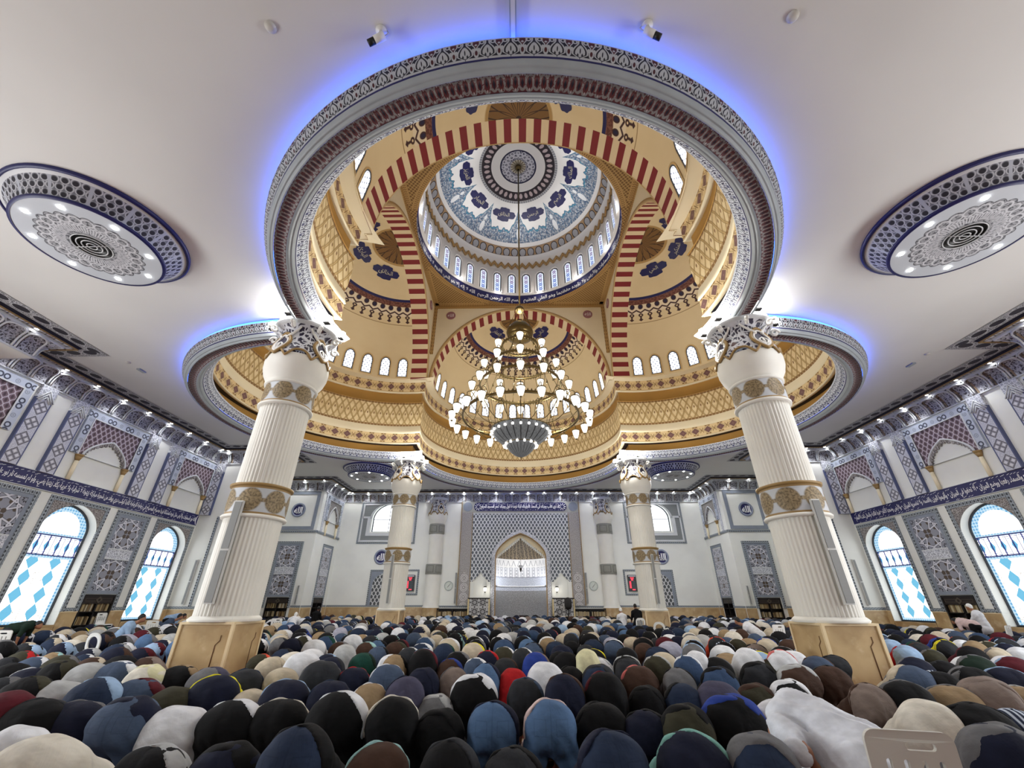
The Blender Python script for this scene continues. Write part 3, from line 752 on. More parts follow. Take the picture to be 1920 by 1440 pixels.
# striped arches (intrados) and the square room above
def rotq(P,q):
    P=np.asarray(P,float).copy(); a=q*PI/2; x=P[...,0]*cos(a)-P[...,1]*sin(a); y=P[...,0]*sin(a)+P[...,1]*cos(a); P[...,0]=x; P[...,1]=y; return P
for q,nm in dirs:
    w=empty('wall_arch_%s'%nm,(0,0,0)); tag(w,{'far':'spandrel wall over the far red and cream striped arch','left':'spandrel wall over the left red and cream striped arch','near':'spandrel wall over the near red and cream striped arch','right':'spandrel wall over the right red and cream striped arch'}[nm],'arch wall',kind='structure')
    n=96; t=np.linspace(0,PI,n+1); P=np.zeros((n+1,2,3)); U=np.zeros((n+1,2,2))
    for j,y in enumerate((AX-.01,AD)):
        P[:,j]=np.c_[AR*np.cos(t),np.full(n+1,y),SZ+AR*np.sin(t)]; U[:,j,0]=t/PI*27.5+.25; U[:,j,1]=j
    MB().grid(rotq(P,q),U).build('striped_intrados',M['stripe'],w)
    # outer lip of the arch seen from the apse
    P=np.zeros((n+1,2,3))
    for j,r in enumerate((AR,AR+.001)): P[:,j]=np.c_[r*np.cos(t),np.full(n+1,AD),SZ+r*np.sin(t)]
    o2=[(-AX,SZ-.0),( -AR,SZ)]+[(AR*cos(a),SZ+AR*sin(a)) for a in np.linspace(PI,0,65)][1:-1]+[(AR,SZ),(AX,SZ),(AX,PZ),(-AX,PZ)]
    fq=Fr(rotq([[0,AX,0]],q)[0],rotq([[1,0,0]],q)[0],rotq([[0,-1,0]],q)[0])
    poly(MB(),fq,o2,d=0).build('spandrel',M['cream'],w,smooth=False)
    # rope border round the arch and along the top
    P=np.zeros((n+1,4,3)); U=np.zeros((n+1,4,2))
    for j,(r,dd) in enumerate(((AR-.01,0),(AR-.01,.05),(AR+.2,.05),(AR+.2,0))):
        P[:,j]=np.c_[r*np.cos(t),np.full(n+1,AX-dd),SZ+r*np.sin(t)]; U[:,j,0]=t*AR; U[:,j,1]=(0,.05,.27,.3)[j]
    MB().grid(rotq(P,q),U).build('rope_border',M['knotfine'],w)
    b=MB(); poly(b,fq,rect(-AX,AX,PZ-.30,PZ),d=.04,back=0); poly(b,fq,rect(-AX,-AX+.22,16.9,PZ-.30),d=.04,back=0); poly(b,fq,rect(AX-.22,AX,16.9,PZ-.30),d=.04,back=0)
    b.build('knot_border',M['knot'],w,smooth=False)
    for s in (-1,1):
        rd=poly(MB(),fq,circ(s*5.05,20.25,.34),d=.05,back=0).build('roundel',mat('roundel_rose_%s%d'%(nm,s),rgb(150,104,108),.5) if 'roundel' not in M else M['roundel'],w,smooth=False)
        M['roundel']=rd.data.materials[0]
        g=MB(); 
        letter(g,fq,'الله',s*5.05,20.25,w=.44,h=.44,d=.06,bold=.0); g.build('lettering',M['letter'],rd,smooth=False)
# plate with round opening
plate=MB(); pf=Fr((0,0,PZ),(1,0,0),(0,0,-1)); pf.v=np.array((0,1.,0))
RD=6.15
poly(plate,pf,rect(-AX,AX,-AX,AX),[circ(0,0,RD,96)]).build('ceiling_dome_plate',M['perf'],smooth=False)
tag(bpy.data.objects['ceiling_dome_plate'],'brown perforated corner panels round the dome opening','ceiling panel',kind='structure')
cb=MB()
for q in range(4):
    # knot borders along the hypotenuse and legs of each corner triangle
    a=np.linspace(q*PI/2+.36,q*PI/2+PI/2-.36,33); P=np.zeros((33,2,3)); U=np.zeros((33,2,2))
    for j,r in enumerate((RD+.0,RD+.34)): P[:,j]=np.c_[np.clip(r*np.cos(a),-AX,AX),np.clip(r*np.sin(a),-AX,AX),np.full(33,PZ-.012)]; U[:,j,0]=a*6.3; U[:,j,1]=j*.3
    cb.grid(P,U)
    e=rotq([[2.6,AX-.3,PZ-.014],[AX,AX-.3,PZ-.014],[AX,AX,PZ-.014],[2.6,AX,PZ-.014]],q); cb.add(e,[(0,1,2,3)],[(0,0),(3.7,0),(3.7,.3),(0,.3)])
    e=rotq([[AX-.3,2.6,PZ-.014],[AX,2.6,PZ-.014],[AX,AX,PZ-.014],[AX-.3,AX,PZ-.014]],q); cb.add(e,[(0,1,2,3)],[(0,0),(0,.3),(3.7,.3),(3.7,0)])
o=cb.build('knot_border',M['knot'],bpy.data.objects['ceiling_dome_plate'],smooth=False)
# drum of the dome
dr=empty('wall_dome_drum',(0,0,0)); tag(dr,'white drum with arched windows under the dome','drum',kind='structure')
bandm=MB().lathe([(6.15,PZ),(6.19,PZ+.02),(6.19,PZ+.70),(6.12,PZ+.74)],128).build('inscription_band',M['navy'],dr)
V,F=text2d('بسم الله الرحمن الرحيم  الله لا إله إلا هو الحي القيوم لا تأخذه سنة ولا نوم له ما في السماوات وما في الأرض من ذا الذي يشفع عنده إلا بإذنه يعلم ما بين أيديهم وما خلفهم ولا يحيطون بشيء من علمه إلا بما شاء وسع كرسيه السماوات والأرض ولا يؤوده حفظهما وهو العلي العظيم ',False,.018)
lo,hi=V.min(0),V.max(0); W_=hi[0]-lo[0]
ang=PI/2-.005+(hi[0]-V[:,0])/W_*(TAU-.05); zz=PZ+.36+(V[:,1]-(lo[1]+hi[1])/2)*(.62/(hi[1]-lo[1]))
mesh('lettering',np.c_[6.165*np.cos(ang),6.165*np.sin(ang),zz],F,M['letter'],V,parent=bandm)
MB().lathe([(6.12,PZ+.74),(6.0,PZ+.78),(6.02,24.35),(6.06,24.4)],136).build('window_wall',M['domewhite'],dr)
NW=34
for i in range(NW):
    az=(i+.5)*TAU/NW+PI/2; u=(-sin(az),cos(az),0); n=(-cos(az),-sin(az),0); f=Fr((6.0*cos(az),6.0*sin(az),0),u,n)
    w=empty('window',(0,0,0)); w.name='window_%d'%(200+i); tag(w,kind='structure')
    A=np.array(arch(0,.23,PZ+.86,23.55,23.84,.0,12)); B=np.array(arch(0,.40,PZ+.80,23.62,24.08,.0,12)); C_=np.array(arch(0,.30,PZ+.84,23.58,23.93,.0,12)); k=len(A)
    g=MB().grid(np.array([f.arr(B,.0),f.arr(B,.09),f.arr(C_,.07),f.arr(C_,.02)]),np.zeros((4,k,2)),cv=True); g.build('window_surround',M['domewhite'],w)
    g=MB().grid(np.array([f.arr(C_,.02),f.arr(A,.02)]),np.zeros((2,k,2)),cv=True); g.build('window_frame',M['darkmetal'],w)
    poly(MB(),f,A.tolist(),d=.03,uvo=(0,-PZ-.86)).build('window_pane',M['domepane'],w,smooth=False)
# zigzag cornice
g=MB(); nz=NW*2; P=[]
for i in range(nz*2+1):
    a=i/(nz*2)*TAU; P.append((5.93*cos(a),5.93*sin(a),24.45+(.42 if i%2 else 0)))
P=np.array(P); 
for off,rr in ((0,.07),(.16,.05)):
    for i in range(nz*2): 
        p=P[i]+np.array((0,0,off)); r=P[i+1]+np.array((0,0,off)); g.cyl(p,r,rr,n=5,caps=False)
g.build('zigzag_cornice',M['zig'],dr)
dome=empty('ceiling_dome',(0,0,0)); tag(dome,'painted main dome with blue scrolls and a dark central medallion','dome',kind='structure')
MB().lathe([(6.06,24.38),(6.05,24.6),(6.02,24.9),(5.9,25.25)],128).build('dome_springing',M['domewhite'],dome)
A_,B_,Z_=6.0,3.33,24.9
tt=np.concatenate([np.linspace(0,.9,30),np.linspace(.9,1,12)[1:]])*PI/2
def dome_pt(az,r,off=0): 
    r_=min(r,A_); z=Z_+B_*math.sqrt(max(0,1-(r_/A_)**2)); return (r*cos(az),r*sin(az),z-off)
nA=160; P=np.zeros((nA+1,len(tt),3)); U=np.zeros((nA+1,len(tt),2))
for i,az in enumerate(np.linspace(0,TAU,nA+1)):
    for j,t in enumerate(tt): r=max(A_*cos(t),.001); P[i,j]=(r*cos(az),r*sin(az),Z_+B_*sin(t)); U[i,j]=(az,r)
MB().grid(P,U).build('dome_shell',M['dome'],dome)
NM10=['الرحمن','الرحيم','الملك','القدوس','السلام','المؤمن','المهيمن','العزيز','الجبار','الخالق']
for i in range(10):
    a0=PI/2-PI/10+ -i*TAU/10; R0=3.55
    rings=[np.array(CSH)*s for s in (1,.66,.33,.02)]
    def mp(P,off,a0=a0):
        out=[]
        for p in P:
            r=R0-p[1]*.62; a=a0-p[0]*.60/R0; out.append(dome_pt(a,r,off))
        return out
    # text reads with its top to the centre
    PP=np.array([mp(r,.03) for r in rings]); c=MB().grid(PP,np.zeros(PP.shape[:2]+(2,)),cv=True).build('cartouche',M['navy'],dome)
    V,F=text2d(NM10[i],False,.0); lo,hi=V.min(0),V.max(0); k=min(1.4/(hi-lo)[0],.62/(hi-lo)[1]); V=(V-(lo+hi)/2)*k
    V2=V*np.array((-1,-1)); 
    mesh('lettering',mp(np.c_[-V[:,0],V[:,1]] if False else np.c_[-V[:,0]*-1,V[:,1]],.05),F,M['goldletter'],V,parent=c)
# ------------------------------------------------------------------ hall walls
FL=Fr((-WX,0,0),(0,1,0),(1,0,0)); FRt=Fr((WX,0,0),(0,-1,0),(-1,0,0)); FB=Fr((0,WY,0),(1,0,0),(0,-1,0))
DAD=1.18
def panel_frame(mb,fr,x0,x1,z0,z1,w,d,back=0,bottom=True):
    """rectangular border strip"""
    poly(mb,fr,rect(x0,x1,z0,z1),[rect(x0+w,x1-w,z0+w if bottom else z0+.001,z1-w)],d=d,back=back); return mb
WN=[0]
def hall_window(fr,c,wall,tall=True):
    WN[0]+=1; w=empty('window_%d'%WN[0]); tag(w,kind='structure')
    f2=lambda d: d
    A=arch(c,1.17,.72,4.12,5.17,.12,32)
    g=MB(); P=np.array(A); k=len(P)
    g.grid(np.array([fr.arr(P,.0),fr.arr(P,-.42)]),np.stack([np.c_[np.arange(k)*.1,np.zeros(k)],np.c_[np.arange(k)*.1,np.full(k,.42)]]),cv=True)
    g.build('window_reveal',M['white'],w)
    poly(MB(),fr,[(x,z) for x,z in A],d=-.40,uvo=(-c,-.72)).build('window_pane',M['pane'],w,smooth=False)
    B=np.array(arch(c,1.11,.78,4.12,5.10,.12,32)); g=MB()
    g.grid(np.array([fr.arr(P,-.40),fr.arr(P,-.34),fr.arr(B,-.34),fr.arr(B,-.40)]),np.zeros((4,k,2)),cv=True); g.build('window_frame',M['frame'],w)
    g=MB()
    for z in (3.19,3.93): poly(g,fr,rect(c-1.12,c+1.12,z-.02,z+.02),d=-.36,back=-.40)
    for i in range(-2,4): 
        xx=c+(i-.5)*.42
        if abs(xx-c)<1.1: poly(g,fr,rect(xx-.014,xx+.014,3.2,3.92),d=-.365,back=-.40)
    g.build('window_transom',mat('transom_blue',rgb(66,70,140),.5) if 'transom' not in M else M['transom'],w,smooth=False); M['transom']=MATS['transom_blue']
    g=MB(); poly(g,fr,rect(c-1.17,c+1.17,.66,.72),d=.05,back=-.42); g.build('window_sill',M['marble'],w,smooth=False)
    # tile surround on the wall
    g=MB(); panel_frame(g,fr,c-1.33,c+1.33,DAD+.0,5.33,.17,.04,bottom=False); g.build('border_strip',M['border'],wall,smooth=False)
    top=arch_open(c,1.17,4.12,5.17,.12,32)
    o2=[(c-1.16,3.9)]+[(c-1.16,5.16),(c+1.16,5.16),(c+1.16,3.9),(c+1.17,3.9)]+top+[(c-1.17,3.9)]
    o2=[(c-1.165,4.12),(c-1.165,5.165)]+[(c+1.165,5.165),(c+1.165,4.12)]+[p for p in top[1:-1]]
    poly(MB(),fr,[(x,min(z,5.16)) for x,z in o2],d=.02).build('fretwork_spandrel',M['fret'],wall,smooth=False)
    return w
def star_panel(fr,c,wall,hw=.95,z0=DAD,z1=5.33,case=True,cw=.76,sx=1.0):
    g=MB(); panel_frame(g,fr,c-hw,c+hw,z0,z1,.16*sx,.05,bottom=False); g.build('border_strip',M['border'],wall,smooth=False)
    i=hw-.16*sx
    g=MB(); panel_frame(g,fr,c-i,c+i,1.84,z1-.16*sx,.14*sx,.03); g.build('blue_grey_rim',M['greyplain'],wall,smooth=False)
    j=i-.14*sx
    for (a,b) in ((1.95,3.28),(3.66,z1-.28)):
        g=MB(); poly(g,fr,rect(c-j,c+j,a,b),d=.02,uvo=(-c,-(a+b)/2)); g.build('star_tiles',M['star'] if sx==1 else M['starn'],wall,smooth=False)
    g=MB(); poly(g,fr,rect(c-j,c+j,3.28,3.66),d=.045,back=0,uvo=(-c,-3.28+.14)); g.build('cartouche_tile',M['fretw'],wall,smooth=False)
    g=MB(); poly(g,fr,rect(c-j,c+j,3.24,3.29),d=.06,back=0); poly(g,fr,rect(c-j,c+j,3.65,3.70),d=.06,back=0); g.build('pale_fillet',M['lmould'],wall,smooth=False)
M['starn']=mat('star_tile_panel_narrow',star(rgb(168,170,178),rgb(212,212,220),rgb(98,86,76),rgb(40,40,50),.95),.5)
BOOKS=[]
def bookcase(fr,c,label,cw=.76,z1=1.82,shelves=(.10,.66,1.16),cols=2,dep=.30,group=None,books=True,per=12,name='bookcase',bl=''):
    o=fr(c,0,0); root=empty(name,o); tag(root,label,'bookcase',group)
    g=Fr(fr(c,0,0)-o,fr.u,fr.n)
    mb=MB(); poly(mb,g,rect(-cw,cw,0,z1),[rect(-cw+.05,cw-.05,.08,z1-.08)],d=.03,back=-dep); poly(mb,g,rect(-cw,cw,0,z1),d=-dep+.01)
    mb.build('carcass',M['black'],root,smooth=False)
    top=shelves[-1]+.42 if z1>1.5 else z1
    if z1>1.5:
        mb=MB(); poly(mb,g,rect(-cw+.05,cw-.05,z1-.36,z1-.06),d=.01,back=-.05); mb.build('header_board',M['darkwood'],root,smooth=False)
        mb=MB(); poly(mb,g,[(-.16,z1-.21),(0,z1-.35),(.16,z1-.21),(0,z1-.07)],[circ(0,z1-.21,.06,12)],d=.025,back=.0)
        poly(mb,g,rect(-cw+.12,cw-.12,z1-.27,z1-.15),[rect(-cw+.14,cw-.14,z1-.255,z1-.165)],d=.02,back=0); mb.build('inlaid_star',mat('bookcase_inlay',rgb(74,66,56),.5) if 'inlay' not in M else M['inlay'],root,smooth=False); M['inlay']=MATS['bookcase_inlay']
    for s in shelves:
        mb=MB(); poly(mb,g,rect(-cw+.05,cw-.05,s-.035,s),d=.0,back=-dep+.02); mb.build('shelf',M['black'],root,smooth=False)
    for k in range(1,cols):
        x=-cw+2*cw*k/cols; mb=MB(); poly(mb,g,rect(x-.03,x+.03,.08,min(top,z1-.08)),d=.0,back=-dep+.02); mb.build('divider',M['black'],root,smooth=False)
    if books:
        for s in shelves[0 if z1<1.5 else 1:]:
            for k in range(cols):
                a=-cw+2*cw*k/cols+.07; b=-cw+2*cw*(k+1)/cols-.07; n=per; x=a
                for q in range(n):
                    w_=(b-a)/n; h=.27+.05*rng.random()
                    if rng.random()<.06: x+=w_; continue
                    m_=M['book'][int(rng.integers(0,5))]
                    key=(id(m_),fr is FL or fr is FRt, tuple(np.round(fr.n,2)))
                    loc=fr(c+x+w_*.5,s+.002,-.06)
                    if key not in BK:
                        gg=Fr((0,0,0),fr.u,fr.n); mm=MB(); poly(mm,gg,rect(-.5,.5,0,1),d=0,back=-.16); bo=mm.build('book',m_,smooth=False); BK[key]=bo.data
                        bo.location=loc
                    else: bo=bpy.data.objects.new('book',BK[key]); COL.objects.link(bo); bo.location=loc
                    sc=[1,1,h]; sc[0]=w_*.9 if abs(fr.u[0])>.5 else 1; sc[1]=w_*.9 if abs(fr.u[1])>.5 else 1
                    bo.scale=sc; tag(bo,'tan spined book standing in the %s'%bl,'book','books in the %s'%bl); x+=w_
    return root
BK={}
def blind_arch(fr,c,wall,hw=1.57,sx=1.0,apex=7.92,spring=7.08,aw=1.0,mt='scale'):
    g=MB(); b=.34*sx
    # horizontal and vertical ring borders with own uv
    poly(g,fr,rect(c-hw,c+hw,8.95-b,8.95),d=.10,back=0,uvo=(-c,-(8.95-b/2)))
    g.build('ring_border_top',M['infin'],wall,smooth=False)
    for s in (-1,1):
        x0=c+s*hw; x1=c+s*(hw-b); a,bb=min(x0,x1),max(x0,x1)
        g=MB(); poly(g,fr,rect(a,bb,7.06,8.95-b),d=.10,back=0)
        o=g.build('ring_border_side',M['infin'],wall,smooth=False)
        uv=o.data.uv_layers[0].data; buf=np.empty(len(uv)*2,np.float32); uv.foreach_get('uv',buf); buf=buf.reshape(-1,2); nb=np.c_[buf[:,1],buf[:,0]-(a+bb)/2]; uv.foreach_set('uv',nb.astype(np.float32).ravel())
    g=MB(); panel_frame(g,fr,c-hw+b-.05,c+hw-b+.05,7.04,8.95-b+.05,.05,.12,0,bottom=False); g.build('white_fillet',M['lmould'],wall,smooth=False)
    top=arch_open(c,aw+.02,spring,apex,.42,30)
    i=hw-b-.0
    o2=[(c-i,7.06),(c-i,8.95-b),]+[(c+i,8.95-b),(c+i,7.06)]
    o2=[(c-i,7.06)]+[(c-aw-.02,7.06)]+top[::-1][1:-1]+[(c+aw+.02,7.06),(c+i,7.06),(c+i,8.95-b),(c-i,8.95-b)]
    poly(MB(),fr,o2,d=.07,back=0).build('scale_tile_spandrel',M[mt],wall,smooth=False)
    # stepped stone rim
    n=30; P=np.array(arch_open(c,aw,spring,apex,.42,n)); Q=np.array(arch_open(c,aw-.13,spring,apex-.17,.42,n)); O=np.array(arch_open(c,aw+.06,spring,apex+.07,.42,n))
    g=MB(); g.grid(np.array([fr.arr(O,.07),fr.arr(O,.14),fr.arr(P,.14),fr.arr(P,.02)])); g.build('arch_rim',M['lmould'],wall)
    S_=P.copy()
    for k in range(len(P)): S_[k]=Q[k] if k%2 else P[k]*.5+Q[k]*.5
    g=MB(); g.grid(np.array([fr.arr(P,.10),fr.arr(S_,.09),fr.arr(S_,.0)])); g.build('stepped_edge',M['fret'],wall,smooth=False)
    for s in (-1,1):
        x=c+s*(aw+.12); g=MB(); 
        for k,(r0,r1,za,zb) in enumerate(((.07,.13,6.78,6.95),(.13,.16,6.95,7.04))): g.cyl(fr(x,za,.08),fr(x,zb,.08),r0*sx,r1*sx,8)
        g.build('bronze_capital',M['gilt'],wall)
        g=MB().cyl(fr(x,5.99,.08),fr(x,6.78,.08),.075*sx,n=10); g.build('colonnette',M['cream2'],wall)
def pilaster_strip(fr,c,wall,w=.6,z0=6.0,z1=8.55):
    g=MB(); poly(g,fr,rect(c-w/2,c+w/2,z0,z1),d=.14,back=0,uvo=(-c,-z0)); g.build('pilaster_tiles',M['pilaster'],wall,smooth=False)
    g=MB(); poly(g,fr,rect(c-w/2,c+w/2,z1,9.06),d=.13,back=0,uvo=(-c,0)); g.build('pilaster_head',M['fretw'],wall,smooth=False)
    g=MB()
    for k in range(3):
        a=w/2-.0-.07*k; zz=z1+.34-.13*k
        for s in (-1,1): g.cyl(fr(c+s*(a+.02),z1-.1-.13*k+.1*k,.17),fr(c,zz,.17),.022,n=5)
    g.build('chevron_mouldings',M['lmould'],wall)
def dado(fr,x0,x1,wall,strip=True):
    g=MB(); poly(g,fr,rect(x0,x1,0,DAD-.03),d=.03,back=0); g.build('marble_dado',M['marble'],wall,smooth=False)
    g=MB(); poly(g,fr,rect(x0,x1,DAD-.035,DAD),d=.05,back=0); g.build('dado_cap',M['marblee'],wall,smooth=False)
    if strip:
        g=MB(); poly(g,fr,rect(x0,x1,DAD+.015,DAD+.135),d=.02,back=0); g.build('dado_border',M['border'],wall,smooth=False)
def strokes(mb,fr,x0,x1,z,zb,d,n):
    for i in range(n):
        x=x0+(x1-x0)*(i+rng.random()*.7)/n; zz=z+rng.normal(0,.02); 
        if rng.random()<.35: zz=zb+rng.normal(0,.012)
        L=.045; mb.add([fr(x-L,zz-.012,d),fr(x+L,zz+.018,d),fr(x+L,zz+.032,d),fr(x-L,zz+.002,d)],[(0,1,2,3)])
def side_wall(fr,sg,nm):
    side='left' if sg>0 else 'right'
    Y=lambda y: sg*y
    wall=empty('wall_%s'%side); tag(wall,'%s side wall with stained windows, star tiles and blue inscription band'%side,'wall',kind='structure')
    x0,x1=sorted((Y(-24.0),Y(6.5)))
    WC=(5.0,-.42,-5.84,-11.26,-16.68)
    holes=[arch(Y(c),1.17,.72,4.12,5.17,.12,32) for c in WC]+[rect(Y(c)-.76,Y(c)+.76,.01,1.82) for c in (2.28,-3.13)]
    poly(MB(),fr,rect(x0,x1,0,CZ),holes).build('plaster',M['white'],wall,smooth=False)
    for c in WC: hall_window(fr,Y(c),wall)
    for c in (2.28,-3.13): star_panel(fr,Y(c),wall)
    bookcase(fr,Y(2.28),'tall black bookcase between the two %s stained windows'%side,bl='bookcase between the %s stained windows'%side,per=13)
    for a,b in ((-23.9,-7.2),(-4.46,-3.93),(-2.33,-1.62),(.78,1.49),(3.07,3.80),(6.20,6.48)):
        s,e=sorted((Y(a),Y(b))); dado(fr,s,e,wall)
    for c in (-.42,5.0):
        s,e=sorted((Y(c-1.17),Y(c+1.17))); g=MB(); poly(g,fr,rect(s,e,0,.66),d=.03,back=0); g.build('marble_dado',M['marble'],wall,smooth=False)
    # inscription band
    s,e=sorted((Y(-24.0),Y(6.36))); g=MB(); poly(g,fr,rect(s,e,5.40,6.0),d=.06,back=0); band=g.build('inscription_band',M['navy'],wall,smooth=False)
    g=MB(); poly(g,fr,rect(s,e,5.385,5.405),d=.075,back=0); poly(g,fr,rect(s,e,5.995,6.015),d=.075,back=0); g.build('band_fillet',M['lmould'],wall,smooth=False)
    g=MB()
    if sg>0:
        letter(g,fr,'الله نور السماوات والأرض مثل نوره كمشكاة فيها مصباح المصباح في زجاجة الزجاجة كأنها كوكب دري يوقد من شجرة مباركة زيتونة لا شرقية ولا غربية يكاد زيتها يضيء ولو لم تمسسه نار نور على نور يهدي الله لنوره من يشاء',.35,5.69,w=11.6,h=.40,d=.066,stretch=True,bold=.02)
        strokes(g,fr,-5.4,6.1,5.90,5.46,.067,95)
        letter(g,fr,'(',6.24,5.70,h=.5,d=.066,raw=True)
    else:
        letter(g,fr,'الشمس والقمر بحسبان • والنجم والشجر يسجدان • والسماء رفعها ووضع الميزان • ألا تطغوا في الميزان • وأقيموا الوزن بالقسط ولا تخسروا الميزان • والأرض وضعها للأنام • فيها فاكهة والنخل ذات الأكمام •',-.35,5.69,w=11.6,h=.40,d=.066,stretch=True,bold=.02)
        strokes(g,fr,-6.1,5.4,5.90,5.46,.067,95)
    g.build('lettering',M['letter'],band,smooth=False)
    for c in (-5.84,-.42,5.0): blind_arch(fr,Y(c),wall)
    for c in (-7.87,-3.81,-2.45,1.58,2.98): pilaster_strip(fr,Y(c),wall)
    return wall
wl=side_wall(FL,1,'left'); wr=side_wall(FRt,-1,'right')
# column speaker = slim line array
def line_speaker(loc,n,h,label,w=.14,group=None,tilt=0,rails=True):
    root=empty('column_speaker',loc); tag(root,label,'loudspeaker',group)
    root.rotation_euler=(0,0,math.atan2(n[0],-n[1])); 
    f=Fr((0,0,0),(1,0,0),(0,-1,0))
    g=MB(); poly(g,f,rect(-w/2,w/2,0,h),d=.10,back=.02); g.build('cabinet',M['spkbody'],root,smooth=False)
    for a,b in ((.03,h*.49),(h*.51,h-.03)):
        g=MB(); poly(g,f,rect(-w/2+.015,w/2-.015,a,b),d=.115,back=.09); g.build('grille',M['spk'],root,smooth=False)
    for z in (h*.2,h*.8):
        g=MB().box(-.03,.03,-.03,.0,z-.04,z+.04); g.build('wall_bracket',M['spkbody'],root,smooth=False)
    return root
# ---- corner piers: face A, alcove, face B
def medallion(fr,c,z,r,label,group):
    o=fr(c,z,0); root=empty('wall_medallion',o); tag(root,label,'medallion',group)
    f=Fr((0,0,0),fr.u,fr.n)
    g=MB(); n=40; prof=[(r,.0),(r,.05),(r*.9,.07),(r*.74,.06),(r*.74,.03)]
    P=np.array([[f(q*cos(a),q*sin(a),d) for q,d in prof] for a in np.linspace(0,TAU,n+1)]); U=np.array([[(a*.6,d+q) for q,d in prof] for a in np.linspace(0,TAU,n+1)])
    g.grid(P,U).build('tile_ring',M['medring'],root)
    disc=poly(MB(),f,circ(0,0,r*.76),d=.035).build('blue_disc',M['navy'],root,smooth=False)
    g=MB(); letter(g,f,'الله',0,-.02*r,w=r*1.2,h=r*.95,d=.045,bold=.04,stretch=True); g.build('lettering',M['letter'],disc,smooth=False)
    return root
M['medring']=mat('medallion_ring',lambda x,y: mixc(below(tri(x,.07)+tri(y,.07),.035,.02),rgb(160,168,184),rgb(96,104,130)),.5)
def ogee_panel(fr,c,hw,z0,z1,wall):
    g=MB(); panel_frame(g,fr,c-hw,c+hw,z0,z1,.14,.05,bottom=False); g.build('border_strip',M['border'],wall,smooth=False)
    A=arch(c,hw-.28,z0,z1-1.0,z1-.22,.35,20)
    poly(MB(),fr,rect(c-hw+.14,c+hw-.14,z0,z1-.14),[[(x,max(z,z0+.001)) for x,z in A]],d=.03).build('grey_rim',M['greyplain'],wall,smooth=False)
    poly(MB(),fr,A,d=.012,uvo=(-c,-z0)).build('ogee_tiles',M['ogees'],wall,smooth=False)
for sg,side in ((1,'left'),(-1,'right')):
    # face A (y=6.5)
    wa=empty('wall_pier_%s'%side); tag(wa,'white pier at the far end of the %s windows'%side,'wall',kind='structure')
    f=Fr((0,6.5,0),(1,0,0),(0,-1,0)); X=lambda x: sg*x
    s,e=sorted((X(-18.8),X(-15.1)))
    g=MB(); poly(g,f,rect(s,e,0,CZ)); 
    g.add([f(X(-15.1),0,0),f(X(-15.1),0,-1.2),f(X(-15.1),CZ,-1.2),f(X(-15.1),CZ,0)],[(0,1,2,3)]); g.add([f(X(-15.1),0,-1.2),f(X(-18.8),0,-1.2),f(X(-18.8),CZ,-1.2),f(X(-15.1),CZ,-1.2)],[(0,1,2,3)])
    g.build('plaster',M['white'],wa,smooth=False)
    dado(f,s,e,wa); pilaster_strip(f,X(-18.48),wa)
    s2,e2=sorted((X(-17.72),X(-15.4))); g=MB(); panel_frame(g,f,s2,e2,3.9,5.92,.14,.04,bottom=False); poly(g,f,rect(s2,s2+.14,1.3,3.9),d=.04,back=0); poly(g,f,rect(e2-.14,e2,1.3,3.9),d=.04,back=0); g.build('border_strip',M['border'],wa,smooth=False)
    ogee_panel(f,X(-16.45),.86,1.3,3.8,wa)
    medallion(f,X(-16.57),4.74,.56,'round navy medallion on the %s pier, mostly hidden behind the near column'%side,'round navy wall medallions')
    line_speaker(f(X(-18.03),1.40,0),f.n,2.2,'slim grey column speaker on the white pier beside the %s stained window'%side,.13)
    # alcove
    al=empty('wall_alcove_%s'%side); tag(al,'plain alcove wall behind the %s near column'%side,'wall',kind='structure')
    fa=FL if sg>0 else FRt; s,e=sorted((sg*7.7,sg*13.5)); g=MB(); poly(g,fa,rect(s,e,0,CZ)); g.build('plaster',M['white'],al,smooth=False); dado(fa,s,e,al)
    # block B
    wb=empty('wall_block_%s'%side); tag(wb,'white corner block with round medallion on the %s of the mihrab wall'%side,'wall',kind='structure')
    f=Fr((0,13.5,0),(1,0,0),(0,-1,0)); fs=Fr((X(-15.05),0,0),(0,sg,0),(sg,0,0))
    Y=lambda y: sg*y
    s,e=sorted((X(-18.8),X(-15.05))); sy,ey=sorted((Y(13.5),Y(WY)))
    g=MB(); poly(g,f,rect(s,e,0,CZ),[rect(X(-16.7)-.77,X(-16.7)+.77,.01,1.81)]); poly(g,fs,rect(sy,ey,0,CZ),[rect(Y(16.0)-.8,Y(16.0)+.8,.01,1.81)]); g.build('plaster',M['white'],wb,smooth=False)
    s2,e2=sorted((X(-18.0),X(-15.3))); g=MB(); panel_frame(g,f,s2,e2,6.24,9.05,.24,.04); g.build('grey_tile_frame',M['greyplain'],wb,smooth=False)
    g=MB(); poly(g,f,rect(s,e,6.04,6.2),d=.07,back=0); poly(g,fs,rect(sy,ey,6.04,6.2),d=.07,back=0); g.build('string_course',M['border'],wb,smooth=False)
    medallion(f,X(-16.75),7.65,.52,'round navy medallion high on the %s corner block'%side,'round navy wall medallions')
    star_panel(f,X(-16.75),wb,hw=.97,z1=5.42)
    bookcase(f,X(-16.7),'black bookcase under the star tiles of the %s corner block front'%side,cw=.77,z1=1.81,bl='bookcase at the front of the %s corner block'%side,per=9)
    for a,b in ((-18.78,-17.76),(-15.74,-15.06)): s3,e3=sorted((X(a),X(b))); dado(f,s3,e3,wb)
    line_speaker(f(X(-15.42),1.4,0),f.n,1.15,'short grey column speaker on the front of the %s corner block'%side,.12)
    star_panel(fs,Y(16.0),wb,hw=.92,z1=5.45,sx=.7)
    bookcase(fs,Y(16.0),'narrow looking black bookcase in the side of the %s corner block'%side,cw=.8,z1=1.81,books=False)
